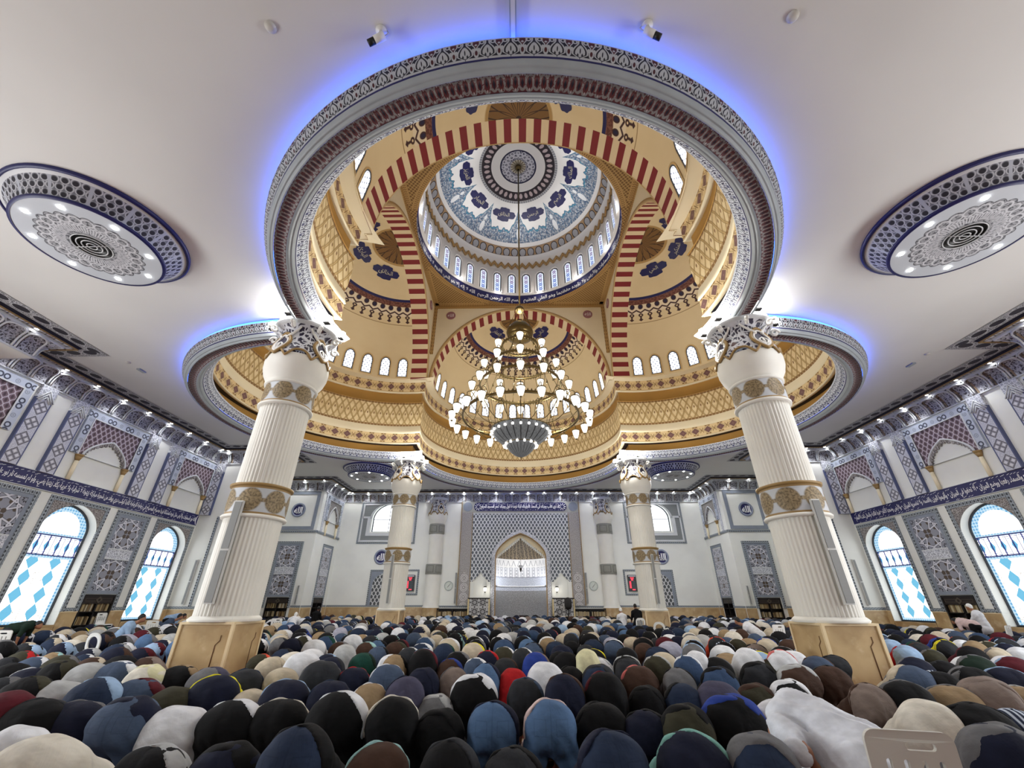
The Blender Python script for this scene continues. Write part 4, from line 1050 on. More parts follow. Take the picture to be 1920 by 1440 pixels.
    for a,b in ((13.55,15.05),(16.95,17.55)): s3,e3=sorted((Y(a),Y(b))); dado(fs,s3,e3,wb)
    g=MB(); panel_frame(g,fs,Y(15.7)-1.72,Y(15.7)+1.72,6.2,9.04,.28,.05,bottom=False); g.build('tile_frame',M['fretw'],wb,smooth=False)
    blind_arch(fs,Y(15.7),wb,hw=1.42,apex=8.25,spring=7.3,aw=.82,mt='fret')
# ---- back wall
FB2=Fr((0,WY-.33,0),(1,0,0),(0,-1,0))
back=empty('wall_back'); tag(back,'white far wall holding the tiled mihrab','wall',kind='structure')
winb=[arch(s*11.1,1.38,6.67,7.72,8.98,.05,32) for s in (-1,1)]
mihole=arch(0,2.0,.001,4.73,6.5,.35,40)
nich=[arch(s*3.13,.55,1.78,2.7,3.3,.4,16) for s in (-1,1)]
poly(MB(),FB,rect(-15.05,15.05,0,CZ),winb+[mihole]).build('plaster',M['white'],back,smooth=False)
for s in (-1,1):
    c=s*11.1; WN[0]+=1; w=empty('window_%d'%WN[0]); tag(w,kind='structure')
    A=np.array(arch(c,1.38,6.67,7.72,8.98,.05,32)); k=len(A)
    MB().grid(np.array([FB.arr(A,0),FB.arr(A,-.35)]),np.zeros((2,k,2)),cv=True).build('window_reveal',M['white'],w)
    poly(MB(),FB,A.tolist(),d=-.34).build('window_pane',M['plainpane'],w,smooth=False)
    B=np.array(arch(c,1.31,6.74,7.72,8.91,.05,32)); g=MB(); g.grid(np.array([FB.arr(A,-.34),FB.arr(A,-.28),FB.arr(B,-.28),FB.arr(B,-.34)]),np.zeros((4,k,2)),cv=True)
    g.build('window_frame',M['frame'],w)
    g=MB(); poly(g,FB,rect(c-1.36,c+1.36,7.68,7.72),d=-.28,back=-.34); poly(g,FB,rect(c-.02,c+.02,6.7,8.9),d=-.28,back=-.34); g.build('glazing_bar',M['frame'],w,smooth=False)
    g=MB(); panel_frame(g,FB,c-2.4,c+2.4,5.73,9.08,.12,.05); g.build('border_strip',M['border'],back,smooth=False)
    g=MB(); panel_frame(g,FB,c-2.25,c+2.25,5.88,8.95,.13,.06); panel_frame(g,FB,c-1.66,c+1.66,6.4,7.75,.17,.06,bottom=True) if 0 else None
    poly(g,FB,rect(c-1.75,c+1.75,6.35,6.56),d=.06,back=0); poly(g,FB,rect(c-1.75,c-1.5,6.56,7.75),d=.06,back=0); poly(g,FB,rect(c+1.5,c+1.75,6.56,7.75),d=.06,back=0); poly(g,FB,rect(c-2.2,c-1.5,7.75,7.9),d=.06,back=0); poly(g,FB,rect(c+1.5,c+2.2,7.75,7.9),d=.06,back=0)
    O=np.array(arch_open(c,1.56,7.72,9.0,.05,32)); I=np.array(arch_open(c,1.39,7.72,8.985,.05,32)); O[:,1]=np.minimum(O[:,1],9.0); g.grid(np.array([FB.arr(O,.06),FB.arr(I,.06)])); g.build('pale_moulding',M['lmould'],back,smooth=False)
    poly(MB(),FB,rect(c-2.13,c+2.13,6.0,8.83),[[(x,min(z,8.82)) for x,z in arch(c,1.5,6.57,7.72,8.9,.05,24)]],d=.03).build('grey_tile_field',M['fretg'] if 'fretg' in M else M.setdefault('fretg',mat('grey_fine_tiles',lambda x,y: mixc(below(tri(x,.1)+tri(y,.1),.05,.02),rgb(138,142,142),rgb(116,120,120)),.5)),back,smooth=False)
    medallion(FB,s*11.27,4.74,.57,'round navy medallion under the far %s window, half hidden by the far column'%('left' if s<0 else 'right'),'round navy wall medallions')
    ogee_panel(FB,s*10.85,1.1,1.3,3.8,back)
    # LED prayer board
    g=MB(); panel_frame(g,FB,s*8.68-.62,s*8.68+.62,2.0,3.82,.13,.04); g.build('border_strip',M['border'],back,smooth=False)
    o=FB(s*8.68,2.27,.05); root=empty('prayer_time_board',o); tag(root,'red lit prayer time board on the far wall %s of the mihrab'%('left' if s<0 else 'right'),'display board')
    f=Fr((0,0,0),(1,0,0),(0,-1,0)); poly(MB(),f,rect(-.34,.34,0,1.15),d=.07,back=.0).build('housing',M['screen'],root,smooth=False)
    poly(MB(),f,rect(-.28,.28,1.04,1.10),d=.075,back=.06).build('header_strip',M['whitestrip'],root,smooth=False)
    g=MB()
    def dig(x,z,w,h):
        n=max(1,int(w/.05))
        for i in range(n):
            a=x+i*w/n; q=w/n*.8
            for (p0,p1,q0,q1) in ((0,q,h*.88,h),(0,q,h*.45,h*.55),(0,q,0,h*.12),(0,q*.2,0,h),(q*.8,q,h*.5*(i%2),h)): poly(g,f,rect(a+p0,a+p1,z+q0,z+q1),d=.076)
    dig(-.15,.92,.30,.06); dig(-.11,.84,.22,.06); dig(-.08,.75,.16,.075)
    for i in range(6): dig(-.24,.64-i*.085,.15,.065)
    dig(-.06,.08,.24,.075); g.build('digit_lettering',M['redled'],root,smooth=False)
    g=MB()
    for i in range(6): poly(g,f,rect(.0,.22,.66-i*.085,.69-i*.085),d=.076)
    g.build('row_names',M['tealled'],root,smooth=False)
    line_speaker(FB(s*5.1,1.4,0),FB.n,2.2,'slim grey column speaker on the far wall %s of the mihrab frame'%('left' if s<0 else 'right'),.13)
    # wall clock
    o=FB(s*5.65,2.65,0); root=empty('wall_clock',o); tag(root,'round pale wall clock on the far wall %s of the mihrab'%('left' if s<0 else 'right'),'clock')
    P=np.array([[f(q*cos(a),q*sin(a),d) for q,d in ((.34,0),(.34,.05),(.30,.06),(.285,.04))] for a in np.linspace(0,TAU,33)]); MB().grid(P).build('rim',M['clockrim'],root)
    poly(MB(),f,circ(0,0,.29,32),d=.035).build('face',M['clockface'],root,smooth=False)
    g=MB()
    for k in range(12): a=k*TAU/12; g.cyl(f(.23*cos(a),.23*sin(a),.04),f(.265*cos(a),.265*sin(a),.04),.008,n=4)
    g.build('hour_marks',M['darkmetal'],root); 
    MB().cyl(f(-.03,-.04,.045),f(.15,.17,.045),.009,n=4).build('minute_hand',M['darkmetal'],root); MB().cyl(f(.03,.04,.047),f(-.10,-.12,.047),.012,n=4).build('hour_hand',M['darkmetal'],root)
    # low bookcases and barriers
    bookcase(FB2,s*5.2,'low black bookcase below the far wall clock %s of the mihrab'%('left' if s<0 else 'right'),cw=1.2,z1=1.1,shelves=(.12,.6),cols=2,dep=.30,bl='low bookcase %s of the mihrab'%('left' if s<0 else 'right'),per=22)
    o=FB(s*3.2,0,.5); root=empty('carved_barrier',o); tag(root,'dark star lattice barrier with pale posts %s of the mihrab niche'%('left' if s<0 else 'right'),'barrier')
    poly(MB(),f,rect(-.72,.72,.62,1.76),d=.03,back=-.03,uvo=(0,-1.2)).build('lattice_panel',M['screenlat'],root,smooth=False)
    g=MB(); poly(g,f,rect(-.82,.82,1.74,1.82),d=.06,back=-.06); poly(g,f,rect(-.82,.82,.02,.36),d=.04,back=-.04); g.build('frame_rails',M['black'],root,smooth=False)
    g=MB(); poly(g,f,rect(-.8,-.02,.40,.60),d=.04,back=-.04); poly(g,f,rect(.02,.8,.40,.60),d=.04,back=-.04); g.build('ochre_rail',M['tanwood'] if 'tanwood' in M else M.setdefault('tanwood',mat('tan_wood',rgb(170,136,88),.5)),root,smooth=False)
    for q in (-1,1):
        MB().box(q*.79-.05,q*.79+.05,-.06,.06,.36,1.74).build('post',M['tanlight'] if 'tanlight' in M else M.setdefault('tanlight',mat('pale_wood_post',rgb(216,196,146),.5)),root,smooth=False)
    # sconce
    o=FB(s*2.78,2.25,0); root=empty('wall_lantern',o); tag(root,'lit brass wall lantern in the %s side niche of the mihrab'%('left' if s<0 else 'right'),'wall lamp')
    MB().lathe([(.0,.34),(.10,.36),(.13,.32),(.06,.28)],16,c=(0,-.18,0)).build('cap',M['darkmetal'],root)
    MB().lathe([(.06,.28),(.13,.22),(.12,.10),(.05,0),(.0,-.02)],16,c=(0,-.18,0)).build('glass',M['lampglass'],root)
    MB().lathe([(.05,0),(.06,-.04),(.0,-.1)],12,c=(0,-.18,0)).build('finial',M['darkmetal'],root)
    MB().cyl((0,0,.32),(0,-.18,.34),.02).build('arm',M['darkmetal'],root)
    light('lantern_light','POINT',(FB(s*2.78,2.35,.42)),5,(1,.95,.85),.1)
    # marble bits
    for a,b in ((6.42,15.0),(4.0,4.02)):
        s3,e3=sorted((s*a,s*b)); dado(FB,s3,e3,back)
    s3,e3=sorted((s*2.0,s*2.36)); g=MB(); poly(g,FB,rect(s3,e3,0,1.2),d=.14,back=0); g.build('marble_jamb',M['marble'],back,smooth=False)
    s3,e3=sorted((s*4.0,s*6.4)); g=MB(); poly(g,FB,rect(s3,e3,1.17,1.29),d=.03,back=0); g.build('dado_border',M['border'],back,smooth=False)
# mihrab
mih=empty('wall_mihrab',(0,0,0)); tag(mih,'tall grey tiled mihrab niche with pointed arch in the far wall','mihrab',kind='structure')
for s in (-1,1):
    c=s*4.46; poly(MB(),FB,rect(c-.47,c+.47,1.3,8.2),d=.10,back=0,uvo=(-c,-1.3)).build('side_band',M['rosecol'],mih,smooth=False)
    g=MB(); poly(g,FB,rect(s*4.93-.025,s*4.93+.025,1.3,9.1),d=.14,back=0); poly(g,FB,rect(s*4.0-.02,s*4.0+.02,1.3,8.2),d=.12,back=0); g.build('tan_fillet',M['gilt'],mih,smooth=False)
    poly(MB(),FB,rect(c-.47,c+.47,8.2,9.1),d=.10,back=0).build('corner_block',M['greyband0'] if 'greyband0' in M else M.setdefault('greyband0',mat('mihrab_grey',softdirt(rgb(172,172,164),.1,2),.5)),mih,smooth=False)
    poly(MB(),FB,circ(s*4.45,8.66,.38),d=.13,back=.1).build('corner_disc',M['greyplain'],mih,smooth=False)
g=MB(); poly(g,FB,rect(-3.99,3.99,8.13,9.1),d=.10,back=0); g.build('head_panel',M['greyband0'],mih,smooth=False)
cp=[(-3.55,8.3)]+[(3.55,8.3)]+[(3.55+.37*sin(a),8.65-.36*cos(a)) for a in np.linspace(.2,PI-.2,9)]+[(3.55,9.01),(-3.55,9.01)]+[(-3.55-.37*sin(a),8.65+.36*cos(a)) for a in np.linspace(.2,PI-.2,9)]
cal=poly(MB(),FB,cp,d=.14,back=.1).build('inscription_panel',M['navy'],mih,smooth=False)
g=MB(); letter(g,FB,'قد نرى تقلب وجهك في السماء فلنولينك قبلة ترضاها فول وجهك شطر المسجد الحرام',0,8.63,w=6.6,h=.42,d=.15,stretch=True,bold=.05)
strokes(g,FB,-3.2,3.3,8.93,8.38,.151,60); strokes(g,FB,-3.2,3.3,8.86,8.40,.151,60)
for s in (-1,1):
    for k in range(9): a=k/9*TAU; g.cyl(FB(s*3.55+.13*cos(a),8.65+.13*sin(a),.15),FB(s*3.55+.30*cos(a),8.65+.30*sin(a),.15),.028,n=5)
g.build('lettering',M['letter'],cal,smooth=False)
# ogee field with arch and two cusped side niches cut out
def cusped(c,z0):
    P=[(c-.80,z0)]+[(c-.80,2.93),(c-.62,2.93),(c-.58,3.08),(c-.42,3.12),(c-.36,3.26),(c-.2,3.32),(c-.14,3.48),(c,3.62),(c+.14,3.48),(c+.2,3.32),(c+.36,3.26),(c+.42,3.12),(c+.58,3.08),(c+.62,2.93),(c+.80,2.93),(c+.80,z0)]
    return P
archo=arch_open(0,2.36,4.73,6.80,.35,40)
field=[(-3.97,8.13),(-3.97,2.93)]+cusped(-3.17,2.93)[2:-2]+[(-2.37,2.93),(-2.36,4.73)]+archo[::-1][1:-1]+[(2.36,4.73),(2.37,2.93)]+cusped(3.17,2.93)[2:-2]+[(3.97,2.93),(3.97,8.13)]
poly(MB(),FB,field[::-1],d=.09,back=0).build('ogee_tile_field',M['ogee'],mih,smooth=False)
g=MB(); poly(g,FB,rect(-4.0,4.0,8.09,8.15),d=.13,back=0); 
g.build('field_fillet',M['lmould'],mih,smooth=False)
for s in (-1,1):
    [poly(MB(),FB,rect(s*q-.16,s*q+.16,1.8,2.95),d=.08,back=0).build('niche_jamb',M['white'],mih,smooth=False) for q in (2.55,3.82)]
# arch rim
J=lambda hw,ap,za: [(-hw,.0)]+[( -hw,4.73)]+arch_open(0,hw,4.73,ap,.35,40)[::-1][1:-1]+[(hw,4.73),(hw,.0)]
O=np.array(J(2.36,6.80,0)); I=np.array(J(2.05,6.55,0)); I2=np.array(J(2.0,6.5,0)); k=len(O)
LL=np.r_[0,np.cumsum(np.linalg.norm(np.diff(O,axis=0),axis=1))]
g=MB(); g.grid(np.array([FB.arr(O,.09),FB.arr(O,.15),FB.arr(I,.15)]),np.stack([np.c_[LL,np.zeros(k)],np.c_[LL,np.full(k,.06)],np.c_[LL,np.full(k,.3)]])); g.build('arch_rim',M['fretw'],mih)
g=MB(); g.grid(np.array([FB.arr(I,.15),FB.arr(I2,.12),FB.arr(I2,0)]),np.zeros((3,k,2))); g.build('rim_fillet',M['gilt'],mih)
g=MB(); g.grid(np.array([FB.arr(I2,0),FB.arr(I2,-.5)]),np.zeros((2,k,2))); g.build('arch_soffit',M['ochre'],mih)
# straight sided inner opening with stalactite edge
T=[(-2.0,4.75),(0,6.36),(2.0,4.75)]
outer=[(-2.0,4.73)]+arch_open(0,2.0,4.73,6.5,.35,40)[::-1][1:-1]+[(2.0,4.73)]
tri_in=[(1.9,4.73)]+[(1.9*(1-t)+.0*t+(.05 if i%2 else -.02),4.73+(6.2-4.73)*t) for i,t in enumerate(np.linspace(0,1,15))][1:-1]+[(0,6.2)]+[(-(1.9*(1-t)+(.05 if i%2 else -.02)),4.73+(6.2-4.73)*t) for i,t in enumerate(np.linspace(0,1,15))][1:-1][::-1]+[(-1.9,4.73)]
poly(MB(),FB,(outer+tri_in)[::-1],d=-.30,back=-.36).build('ochre_tympanum',M['cream2'],mih,smooth=False)
g=MB()
for s in (-1,1):
    for i in range(14):
        t=i/14; x=s*(1.92*(1-t)); z=4.75+(6.22-4.75)*t; g.cyl(FB(x,z+.12,-.27),FB(x,z-.1,-.27),.09,.05,n=6)
g.build('stalactite_edge',M['white'],mih)
# niche apse
n=40; zs=[0,.6,1.2,1.8,2.35,2.36,2.66,2.72,3.3,3.4,4.1,4.4,4.75]; prof=[(2.0,z) for z in zs]+[(1.95,4.8)]+[(1.95*cos(a),4.8+1.9*sin(a)) for a in np.linspace(.15,PI/2-.01,10)]
P=np.zeros((n+1,len(prof),3)); U=np.zeros((n+1,len(prof),2))
for i,t in enumerate(np.linspace(0,PI,n+1)):
    for j,(r,z) in enumerate(prof): P[i,j]=(r*cos(t),WY+.5+r*sin(t)*1.0,z); U[i,j]=(t*2.0,z)
MB().grid(P,U).build('niche_wall',M['niche'],mih)
g=MB().lathe([(1.99,2.63),(1.9,2.64),(1.9,2.71),(1.99,2.72)],40,c=(0,WY+.5,0),a0=0,a1=PI); g.build('niche_ledge',M['letter'],mih)
for x in (-1.55,1.55):
    light('mihrab_cove_light','POINT',(x*.75,WY+.9,3.1),26,(.93,.96,1),.15)
light('mihrab_cove_light','POINT',(0,WY+1.2,4.5),22,(.95,.97,1),.2)
# hanging lamp in the niche
root=empty('niche_pendant_lamp',(0,WY+.6,4.0)); tag(root,'small dark pendant lamp hanging inside the mihrab niche','lamp')
MB().cyl((0,0,.2),(0,0,2.4),.012).build('cord',M['darkmetal'],root); MB().lathe([(0,.2),(.12,.18),(.2,.1),(.19,.02),(.1,-.04)],16).build('shade',M['lmould'],root); MB().lathe([(.08,-.04),(.1,-.1),(.05,-.3),(0,-.32)],12).build('bowl',M['darkmetal'],root)
# ------------------------------------------------------------------ cornice round the hall
PL=[(-17.1,-24),(-17.1,-6.06),(-WX,-6.06),(-WX,6.5),(-15.1,6.5),(-15.1,7.7),(-WX,7.7),(-WX,13.5),(-15.05,13.5),(-15.05,WY)]
PL=PL+[(-x,y) for x,y in PL[::-1]]
PLA=np.array(PL,float)
def offset_poly(d):
    out=[]
    for i,p in enumerate(PLA):
        def nrm(a,b): t=(b-a)/np.linalg.norm(b-a); return np.array((t[1],-t[0]))
        ns=[]
        if i>0: ns.append(nrm(PLA[i-1],p))
        if i<len(PLA)-1: ns.append(nrm(p,PLA[i+1]))
        if len(ns)==1: out.append(p+ns[0]*d)
        else:
            b=ns[0]+ns[1]; b/=(1+ns[0]@ns[1]); out.append(p+b*d)
    return np.array(out)
def run(mb, prof, m=0, usc=1.0, center=None):
    """sweep (d,z) profile along the wall polyline, mitred"""
    prof=np.array(prof,float); L=np.r_[0,np.cumsum(np.hypot(*np.diff(prof,axis=0).T))]
    offs=[offset_poly(d) for d,z in prof]
    for i in range(len(PLA)-1):
        t=(PLA[i+1]-PLA[i]); ln=np.linalg.norm(t); t=t/ln; mid=(PLA[i]+PLA[i+1])/2
        P=np.zeros((2,len(prof),3)); U=np.zeros((2,len(prof),2))
        for j,(d,z) in enumerate(prof):
            for e in (0,1):
                q=offs[j][i+e]; P[e,j]=(q[0],q[1],z); U[e,j]=((q-mid)@t, L[j] if center is None else d-center)
        mb.grid(P,U,m)
    return mb
# near side walls (out of frame, carry the cornice)
for s,side in ((-1,'near_left'),(1,'near_right')):
    f=FL if s<0 else FRt
    wn=empty('wall_%s'%side); tag(wn,'white bulkhead carrying the cornice at the %s edge of the view'%side.replace('_',' '),'wall',kind='structure')
    fx=Fr((s*17.1,0,0),f.u,f.n); a,b=sorted((-s*-24.0,-s*-6.06)); g=MB(); poly(g,fx,rect(a,b,9.05,CZ)); g.add([(s*17.1,-6.06,9.05),(s*WX,-6.06,9.05),(s*WX,-6.06,CZ),(s*17.1,-6.06,CZ)],[(0,1,2,3)]); g.add([(s*17.1,-24,9.05),(s*WX,-24,9.05),(s*WX,-6.06,9.05),(s*17.1,-6.06,9.05)],[(0,1,2,3)]); g.build('plaster',M['white'],wn,smooth=False)
g=MB(); g.add([(-20,-24,0),(20,-24,0),(20,-24,CZ),(-20,-24,CZ)],[(0,1,2,3)]); o=g.build('wall_rear',M['white'],smooth=False); tag(o,'wall behind the camera','wall',kind='structure')
cor=empty('trim_2'); tag(cor,'carved cove cornice with spotlights running round the hall','cornice',kind='structure')
run(MB(),[(0,9.05),(.07,9.05),(.07,9.10),(.02,9.12)]).build('lower_fillet',M['lmould'],cor,smooth=False)
cp=[(.02,9.12),(.04,9.3),(.09,9.46),(.17,9.58),(.28,9.66),(.38,9.70)]
run(MB(),cp).build('carved_cove',M['carve'],cor,smooth=False)
run(MB(),[(.36,9.69),(.40,9.68),(.42,9.72),(.42,9.80)]).build('pale_moulding',M['lmould'],cor,smooth=False)
run(MB(),[(.42,9.80),(.62,9.80)]).build('spot_band',M['chev'],cor,smooth=False)
run(MB(),[(.62,9.80),(.62,9.76),(.66,9.76),(.66,9.80)]).build('gilt_bead',M['gilt'],cor,smooth=False)
run(MB(),[(.66,9.80),(.72,9.88)]).build('dark_groove',M['ink'],cor,smooth=False)
run(MB(),[(.72,9.885),(1.26,9.885)],center=.99).build('oval_border',M['oval'],cor,smooth=False)
# arched ribs over every cove cell + bronze side of alternate cells
rib=MB(); side_=MB(); crest=MB()
SPOTS=[]
CW=.684
def prof_at(t):
    p=np.array(cp); L=np.r_[0,np.cumsum(np.hypot(*np.diff(p,axis=0).T))]; L/=L[-1]
    return np.interp(t,L,p[:,0]),np.interp(t,L,p[:,1])
for i in range(len(PLA)-1):
    a,b=PLA[i],PLA[i+1]; t=b-a; ln=np.linalg.norm(t); t/=ln; n=np.array((t[1],-t[0]))
    if ln<1.0 or (i in (0,len(PLA)-2)) : 
        lo_=0
    inset0=.0
    k=max(1,int(round(ln/CW)))
    w=ln/k
    if i in (0,len(PLA)-2) and False: continue
    for c in range(k):
        p0=a+t*w*c; 
        y0=(a+t*w*(c+.5))[1]
        if y0<-9.5: continue
        ow=w*.5-.05; path=[]
        for s in np.linspace(0,.72,6): d,z=prof_at(s); path.append((-ow,d,z))
        for q in np.linspace(0,PI,9)[1:-1]:
            d,z=prof_at(.72+.26*sin(q)); path.append((-ow*cos(q),d,z))
        for s in np.linspace(.72,0,6): d,z=prof_at(s); path.append((ow,d,z))
        off=.05
        pts=[(*(p0+t*(w*.5+x)+n*(d+off+.02)),z-off*.5) for x,d,z in path]
        rib.tube(pts,.035,5)
        # raised bronze cheek on one side of the cell
        ck=[(*(p0+t*(w*.5+x*.82)+n*(d+off-.02)),z-off*.5) for x,d,z in path[:9]]; ck2=[(*(p0+t*(w*.5+x*.62)+n*(d+.005)),z) for x,d,z in path[:9]]
        side_.grid(np.array([ck,ck2]))
        m_=p0+t*w+n*.40; crest.tube([(*(p0+t*(w*1.0+e)+n*(.33+.06*abs(e)/.1)),9.70-.10*(1-abs(e)/.12)) for e in (-.12,-.06,0,.06,.12)],.025,4)
        if c%2==0:
            q=p0+t*w*.5*2+n*.52
            if .3<w*(c+1)<ln-.3 or ln>3: SPOTS.append((q[0],q[1],9.79))
rib.build('cove_ribs',M['lmould'],cor); side_.build('bronze_cheeks',M['carveb'],cor); crest.build('crest_ornament',M['lmould'],cor)
# recessed spotlights
proto=None
for i,(x,y,z) in enumerate(SPOTS):
    wall_='mihrab wall' if y>16 else ('left wall' if x<-10 else 'right wall' if x>10 else 'hall')
    if proto is None:
        proto=empty('recessed_spotlight',(x,y,z)); MB().lathe([(.055,.012),(.085,0),(.085,-.02),(.06,-.02)],14).build('ring',M['lmould'],proto); MB().lathe([(0,-.016),(.058,-.016)],14).build('bulb',M['spotglow'],proto); r=proto
    else:
        r=proto.copy(); COL.objects.link(r); r.location=(x,y,z)
        for ch in proto.children: c2=ch.copy(); COL.objects.link(c2); c2.parent=r
    tag(r,'small lit spotlight in the cornice of the %s'%wall_,'spotlight','cornice spotlights of the %s'%wall_)
    if i%2==0: light('spot_lamp','SPOT',(x,y,z-.04),45,(.97,.98,1),.05,(0,0,0),angle=2.3)
# ------------------------------------------------------------------ columns
def capital_prof():
    return [(.66,7.22),(.72,7.26),(.74,7.34),(.84,7.52),(.90,7.72),(.91,7.92),(.88,8.12),(.80,8.38),(.71,8.62),(.66,8.82),(.67,8.95),(.74,9.06),(.86,9.13)]
CAPP=np.array(capital_prof())
def cap_r(z): return float(np.interp(z,CAPP[:,1],CAPP[:,0]))
def cap_pt(ph,z,off=0): r=cap_r(z)+off; return (r*cos(ph),r*sin(ph),z)
def build_capital(parent,rot=0):
    cap=MB().lathe(CAPP[:6].tolist()+[(.905,7.98),(.89,8.06)],56).build('capital_bell',M['colwhite'],parent)
    # scalloped lower edge of the tracery
    n=160; rows=14; P=np.zeros((n+1,rows,3)); U=np.zeros((n+1,rows,2))
    for i in range(n+1):
        ph=i/n*TAU; zb=8.02+.17*abs(sin((ph-rot)*4))**.8-.10*(abs(cos((ph-rot)*4))**6)
        for j in range(rows):
            z=zb+(9.12-zb)*j/(rows-1); P[i,j]=cap_pt(ph,z,.012); U[i,j]=(ph*.85,z)
    tr=MB().grid(P,U).build('capital_tracery',M['capital'],parent)
    g=MB()
    pts=[cap_pt(i/n*TAU,8.02+.17*abs(sin((i/n*TAU-rot)*4))**.8-.10*(abs(cos((i/n*TAU-rot)*4))**6),.03) for i in range(n)]
    g.tube(pts,.035,6,closed=True); g.build('gilt_edge',M['gilt'],parent)
    lf=MB(); gi=MB(); dk=MB(); vol=MB()
    for k in range(8):
        ph=rot+k*TAU/8+TAU/16
        if k%2==0:
            def heart(s,off):
                out=[]
                for i in range(29):
                    t=i/28*TAU; x=.30*s*sin(t)*(.55+.45*abs(cos(t/2))**.6 if False else 1)*abs(sin(t/2))**.55; z=8.42-.34*s*cos(t)*1.0+(.22*s if abs(t-PI)<.01 else 0)
                    z=8.36+.30*s*(-cos(t))+.16*s*max(0,-cos(t))**6
                    r=cap_r(min(9.1,max(7.9,z))); out.append(((r+off)*cos(ph+x/r),(r+off)*sin(ph+x/r),z))
                return out
            gi.tube(heart(1.08,.045)[:-1],.048,6,closed=True); lf.tube(heart(.86,.05)[:-1],.034,6,closed=True)
            A=np.array([heart(s,.03) for s in (.8,.4,.02)]); dk.grid(A)
            # fleur inside
            for sx in (-1,0,1):
                pts=[]
                for q in np.linspace(0,1,6):
                    z=8.16+.30*q; x=sx*.13*sin(q*PI)*(1.0); r=cap_r(z); pts.append(((r+.05)*cos(ph+x/r),(r+.05)*sin(ph+x/r),z))
                lf.tube(pts,[.03,.035,.04,.035,.025,.012],5)
            for sx in (-1,1):   # stems rising to the volutes
                pts=[]
                for q in np.linspace(0,1,10):
                    z=8.62+.42*q; x=sx*(.10+.34*q**1.6); r=cap_r(z); pts.append(((r+.06)*cos(ph+x/r),(r+.06)*sin(ph+x/r),z))
                lf.tube(pts,[.05,.055,.05,.045,.04,.04,.035,.035,.03,.03],6)
        # volute scroll under the abacus
        ph2=rot+k*TAU/8; pts=[]
        for q in np.linspace(0,1,16):
            a=q*2.2*PI; rr=.13*(1-q*.75); rad=.88+.10+rr*cos(a); pts.append((rad*cos(ph2),rad*sin(ph2),8.98+rr*sin(a)))
        vol.tube(pts,.045,6)
    dk.build('dark_leaf_ground',M['navyink'] if 'navyink' in M else M.setdefault('navyink',mat('leaf_ground',rgb(44,40,60),.5)),parent); gi.build('gilt_leaf',M['gilt'],parent); lf.build('white_leaf',M['leaf'],parent); vol.build('volute',M['leaf'],parent)
    MB().lathe([(.80,9.10),(.90,9.14),(.96,9.19),(.96,9.23),(.90,9.25),(.90,9.32),(.93,9.35),(.8,9.38)],56).build('abacus',M['lmould'],parent)
def fluted(z0,z1,r,n=44,seg=5):
    m=n*4; mb=MB(); zs=np.linspace(z0,z1,seg); P=np.zeros((m+1,seg,3)); U=np.zeros((m+1,seg,2))
    for i in range(m+1):
        ph=i/m*TAU; fl=(0,-.022,-.03,-.022)[i%4]
        for j,z in enumerate(zs): P[i,j]=((r+fl)*cos(ph),(r+fl)*sin(ph),z); U[i,j]=(ph*r,z)
    return mb.grid(P,U)
def column(x,y,label):
    c=empty('column',(x,y,0)); tag(c,label,'column','great columns under the dome')
    w=.585; pl=empty('plinth',(0,0,0),parent=c)
    MB().box(-w,w,-w,w,0,1.10).build('block',M['marble'],pl,smooth=False)
    g=MB(); g.box(-w-.03,w+.03,-w-.03,w+.03,1.10,1.147)
    for sx in (-1,1):
        for sy in (-1,1): g.box(sx*w-.03,sx*w+.03,sy*w-.03,sy*w+.03,0,1.10)
    g.build('pale_edges',M['marblee'],pl,smooth=False)
    g=MB()
    for f in (Fr((0,-w,0),(1,0,0),(0,-1,0)),Fr((w,0,0),(0,1,0),(1,0,0)),Fr((-w,0,0),(0,-1,0),(-1,0,0)),Fr((0,w,0),(-1,0,0),(0,1,0))):
        for s in (-1,1):
            pts=[(s*.30,.12),(s*.30,.72),(s*.38,.80),(s*.38,.90)] if s>0 else [(s*.30,.12),(s*.30,.72),(s*.38,.80),(s*.38,.90)]
            if s<0: continue
            g.tube([f(p[0],p[1],.003) for p in pts],.011,4)
    g.build('incised_line',M['groove'],pl)
    MB().lathe([(.74,1.147),(.76,1.19),(.72,1.23),(.68,1.26)],48).build('base_ring',M['colwhite'],c)
    fluted(1.25,3.42,.675).build('lower_shaft',M['colwhite'],c); fluted(4.20,6.52,.655).build('upper_shaft',M['colwhite'],c)
    for z0,z1,r,nm in ((3.42,4.20,.70,'lower_gilt_band'),(6.52,7.22,.68,'upper_gilt_band')):
        b=MB().lathe([(r,z0+.05),(r+.015,z0+.3),(r+.015,z1-.3),(r,z1-.05)],56,us=r*.9447*(1.0)).build(nm,M['colband'],c)
        uv=b.data.uv_layers[0].data; buf=np.empty(len(uv)*2,np.float32); uv.foreach_get('uv',buf); buf=buf.reshape(-1,2); buf[:,0]*=(7*.66)/(r*.9447*TAU); uv.foreach_set('uv',buf.ravel())
        MB().lathe([(r-.04,z0-.04),(r+.05,z0-.03),(r+.06,z0+.02),(r+.03,z0+.05)],56).build('pale_ring',M['colwhite'],c)
        MB().lathe([(r+.0,z1-.05),(r+.05,z1-.03),(r+.06,z1+.02),(r-.04,z1+.05)],56).build('gilt_ring',M['gilt'] if z0<5 else M['colwhite'],c)
    cp_=empty('capital',(0,0,0),parent=c); build_capital(cp_,math.atan2(-17.9-y,-x)+.30)
    # floodlights standing on the abacus
    return c
COLS=[(-7,-7,'near left fluted white column on a marble plinth'),(7,-7,'near right fluted white column on a marble plinth'),(-7,7,'far left fluted white column in front of the mihrab wall'),(7,7,'far right fluted white column in front of the mihrab wall')]
for x,y,l in COLS: column(x,y,l)
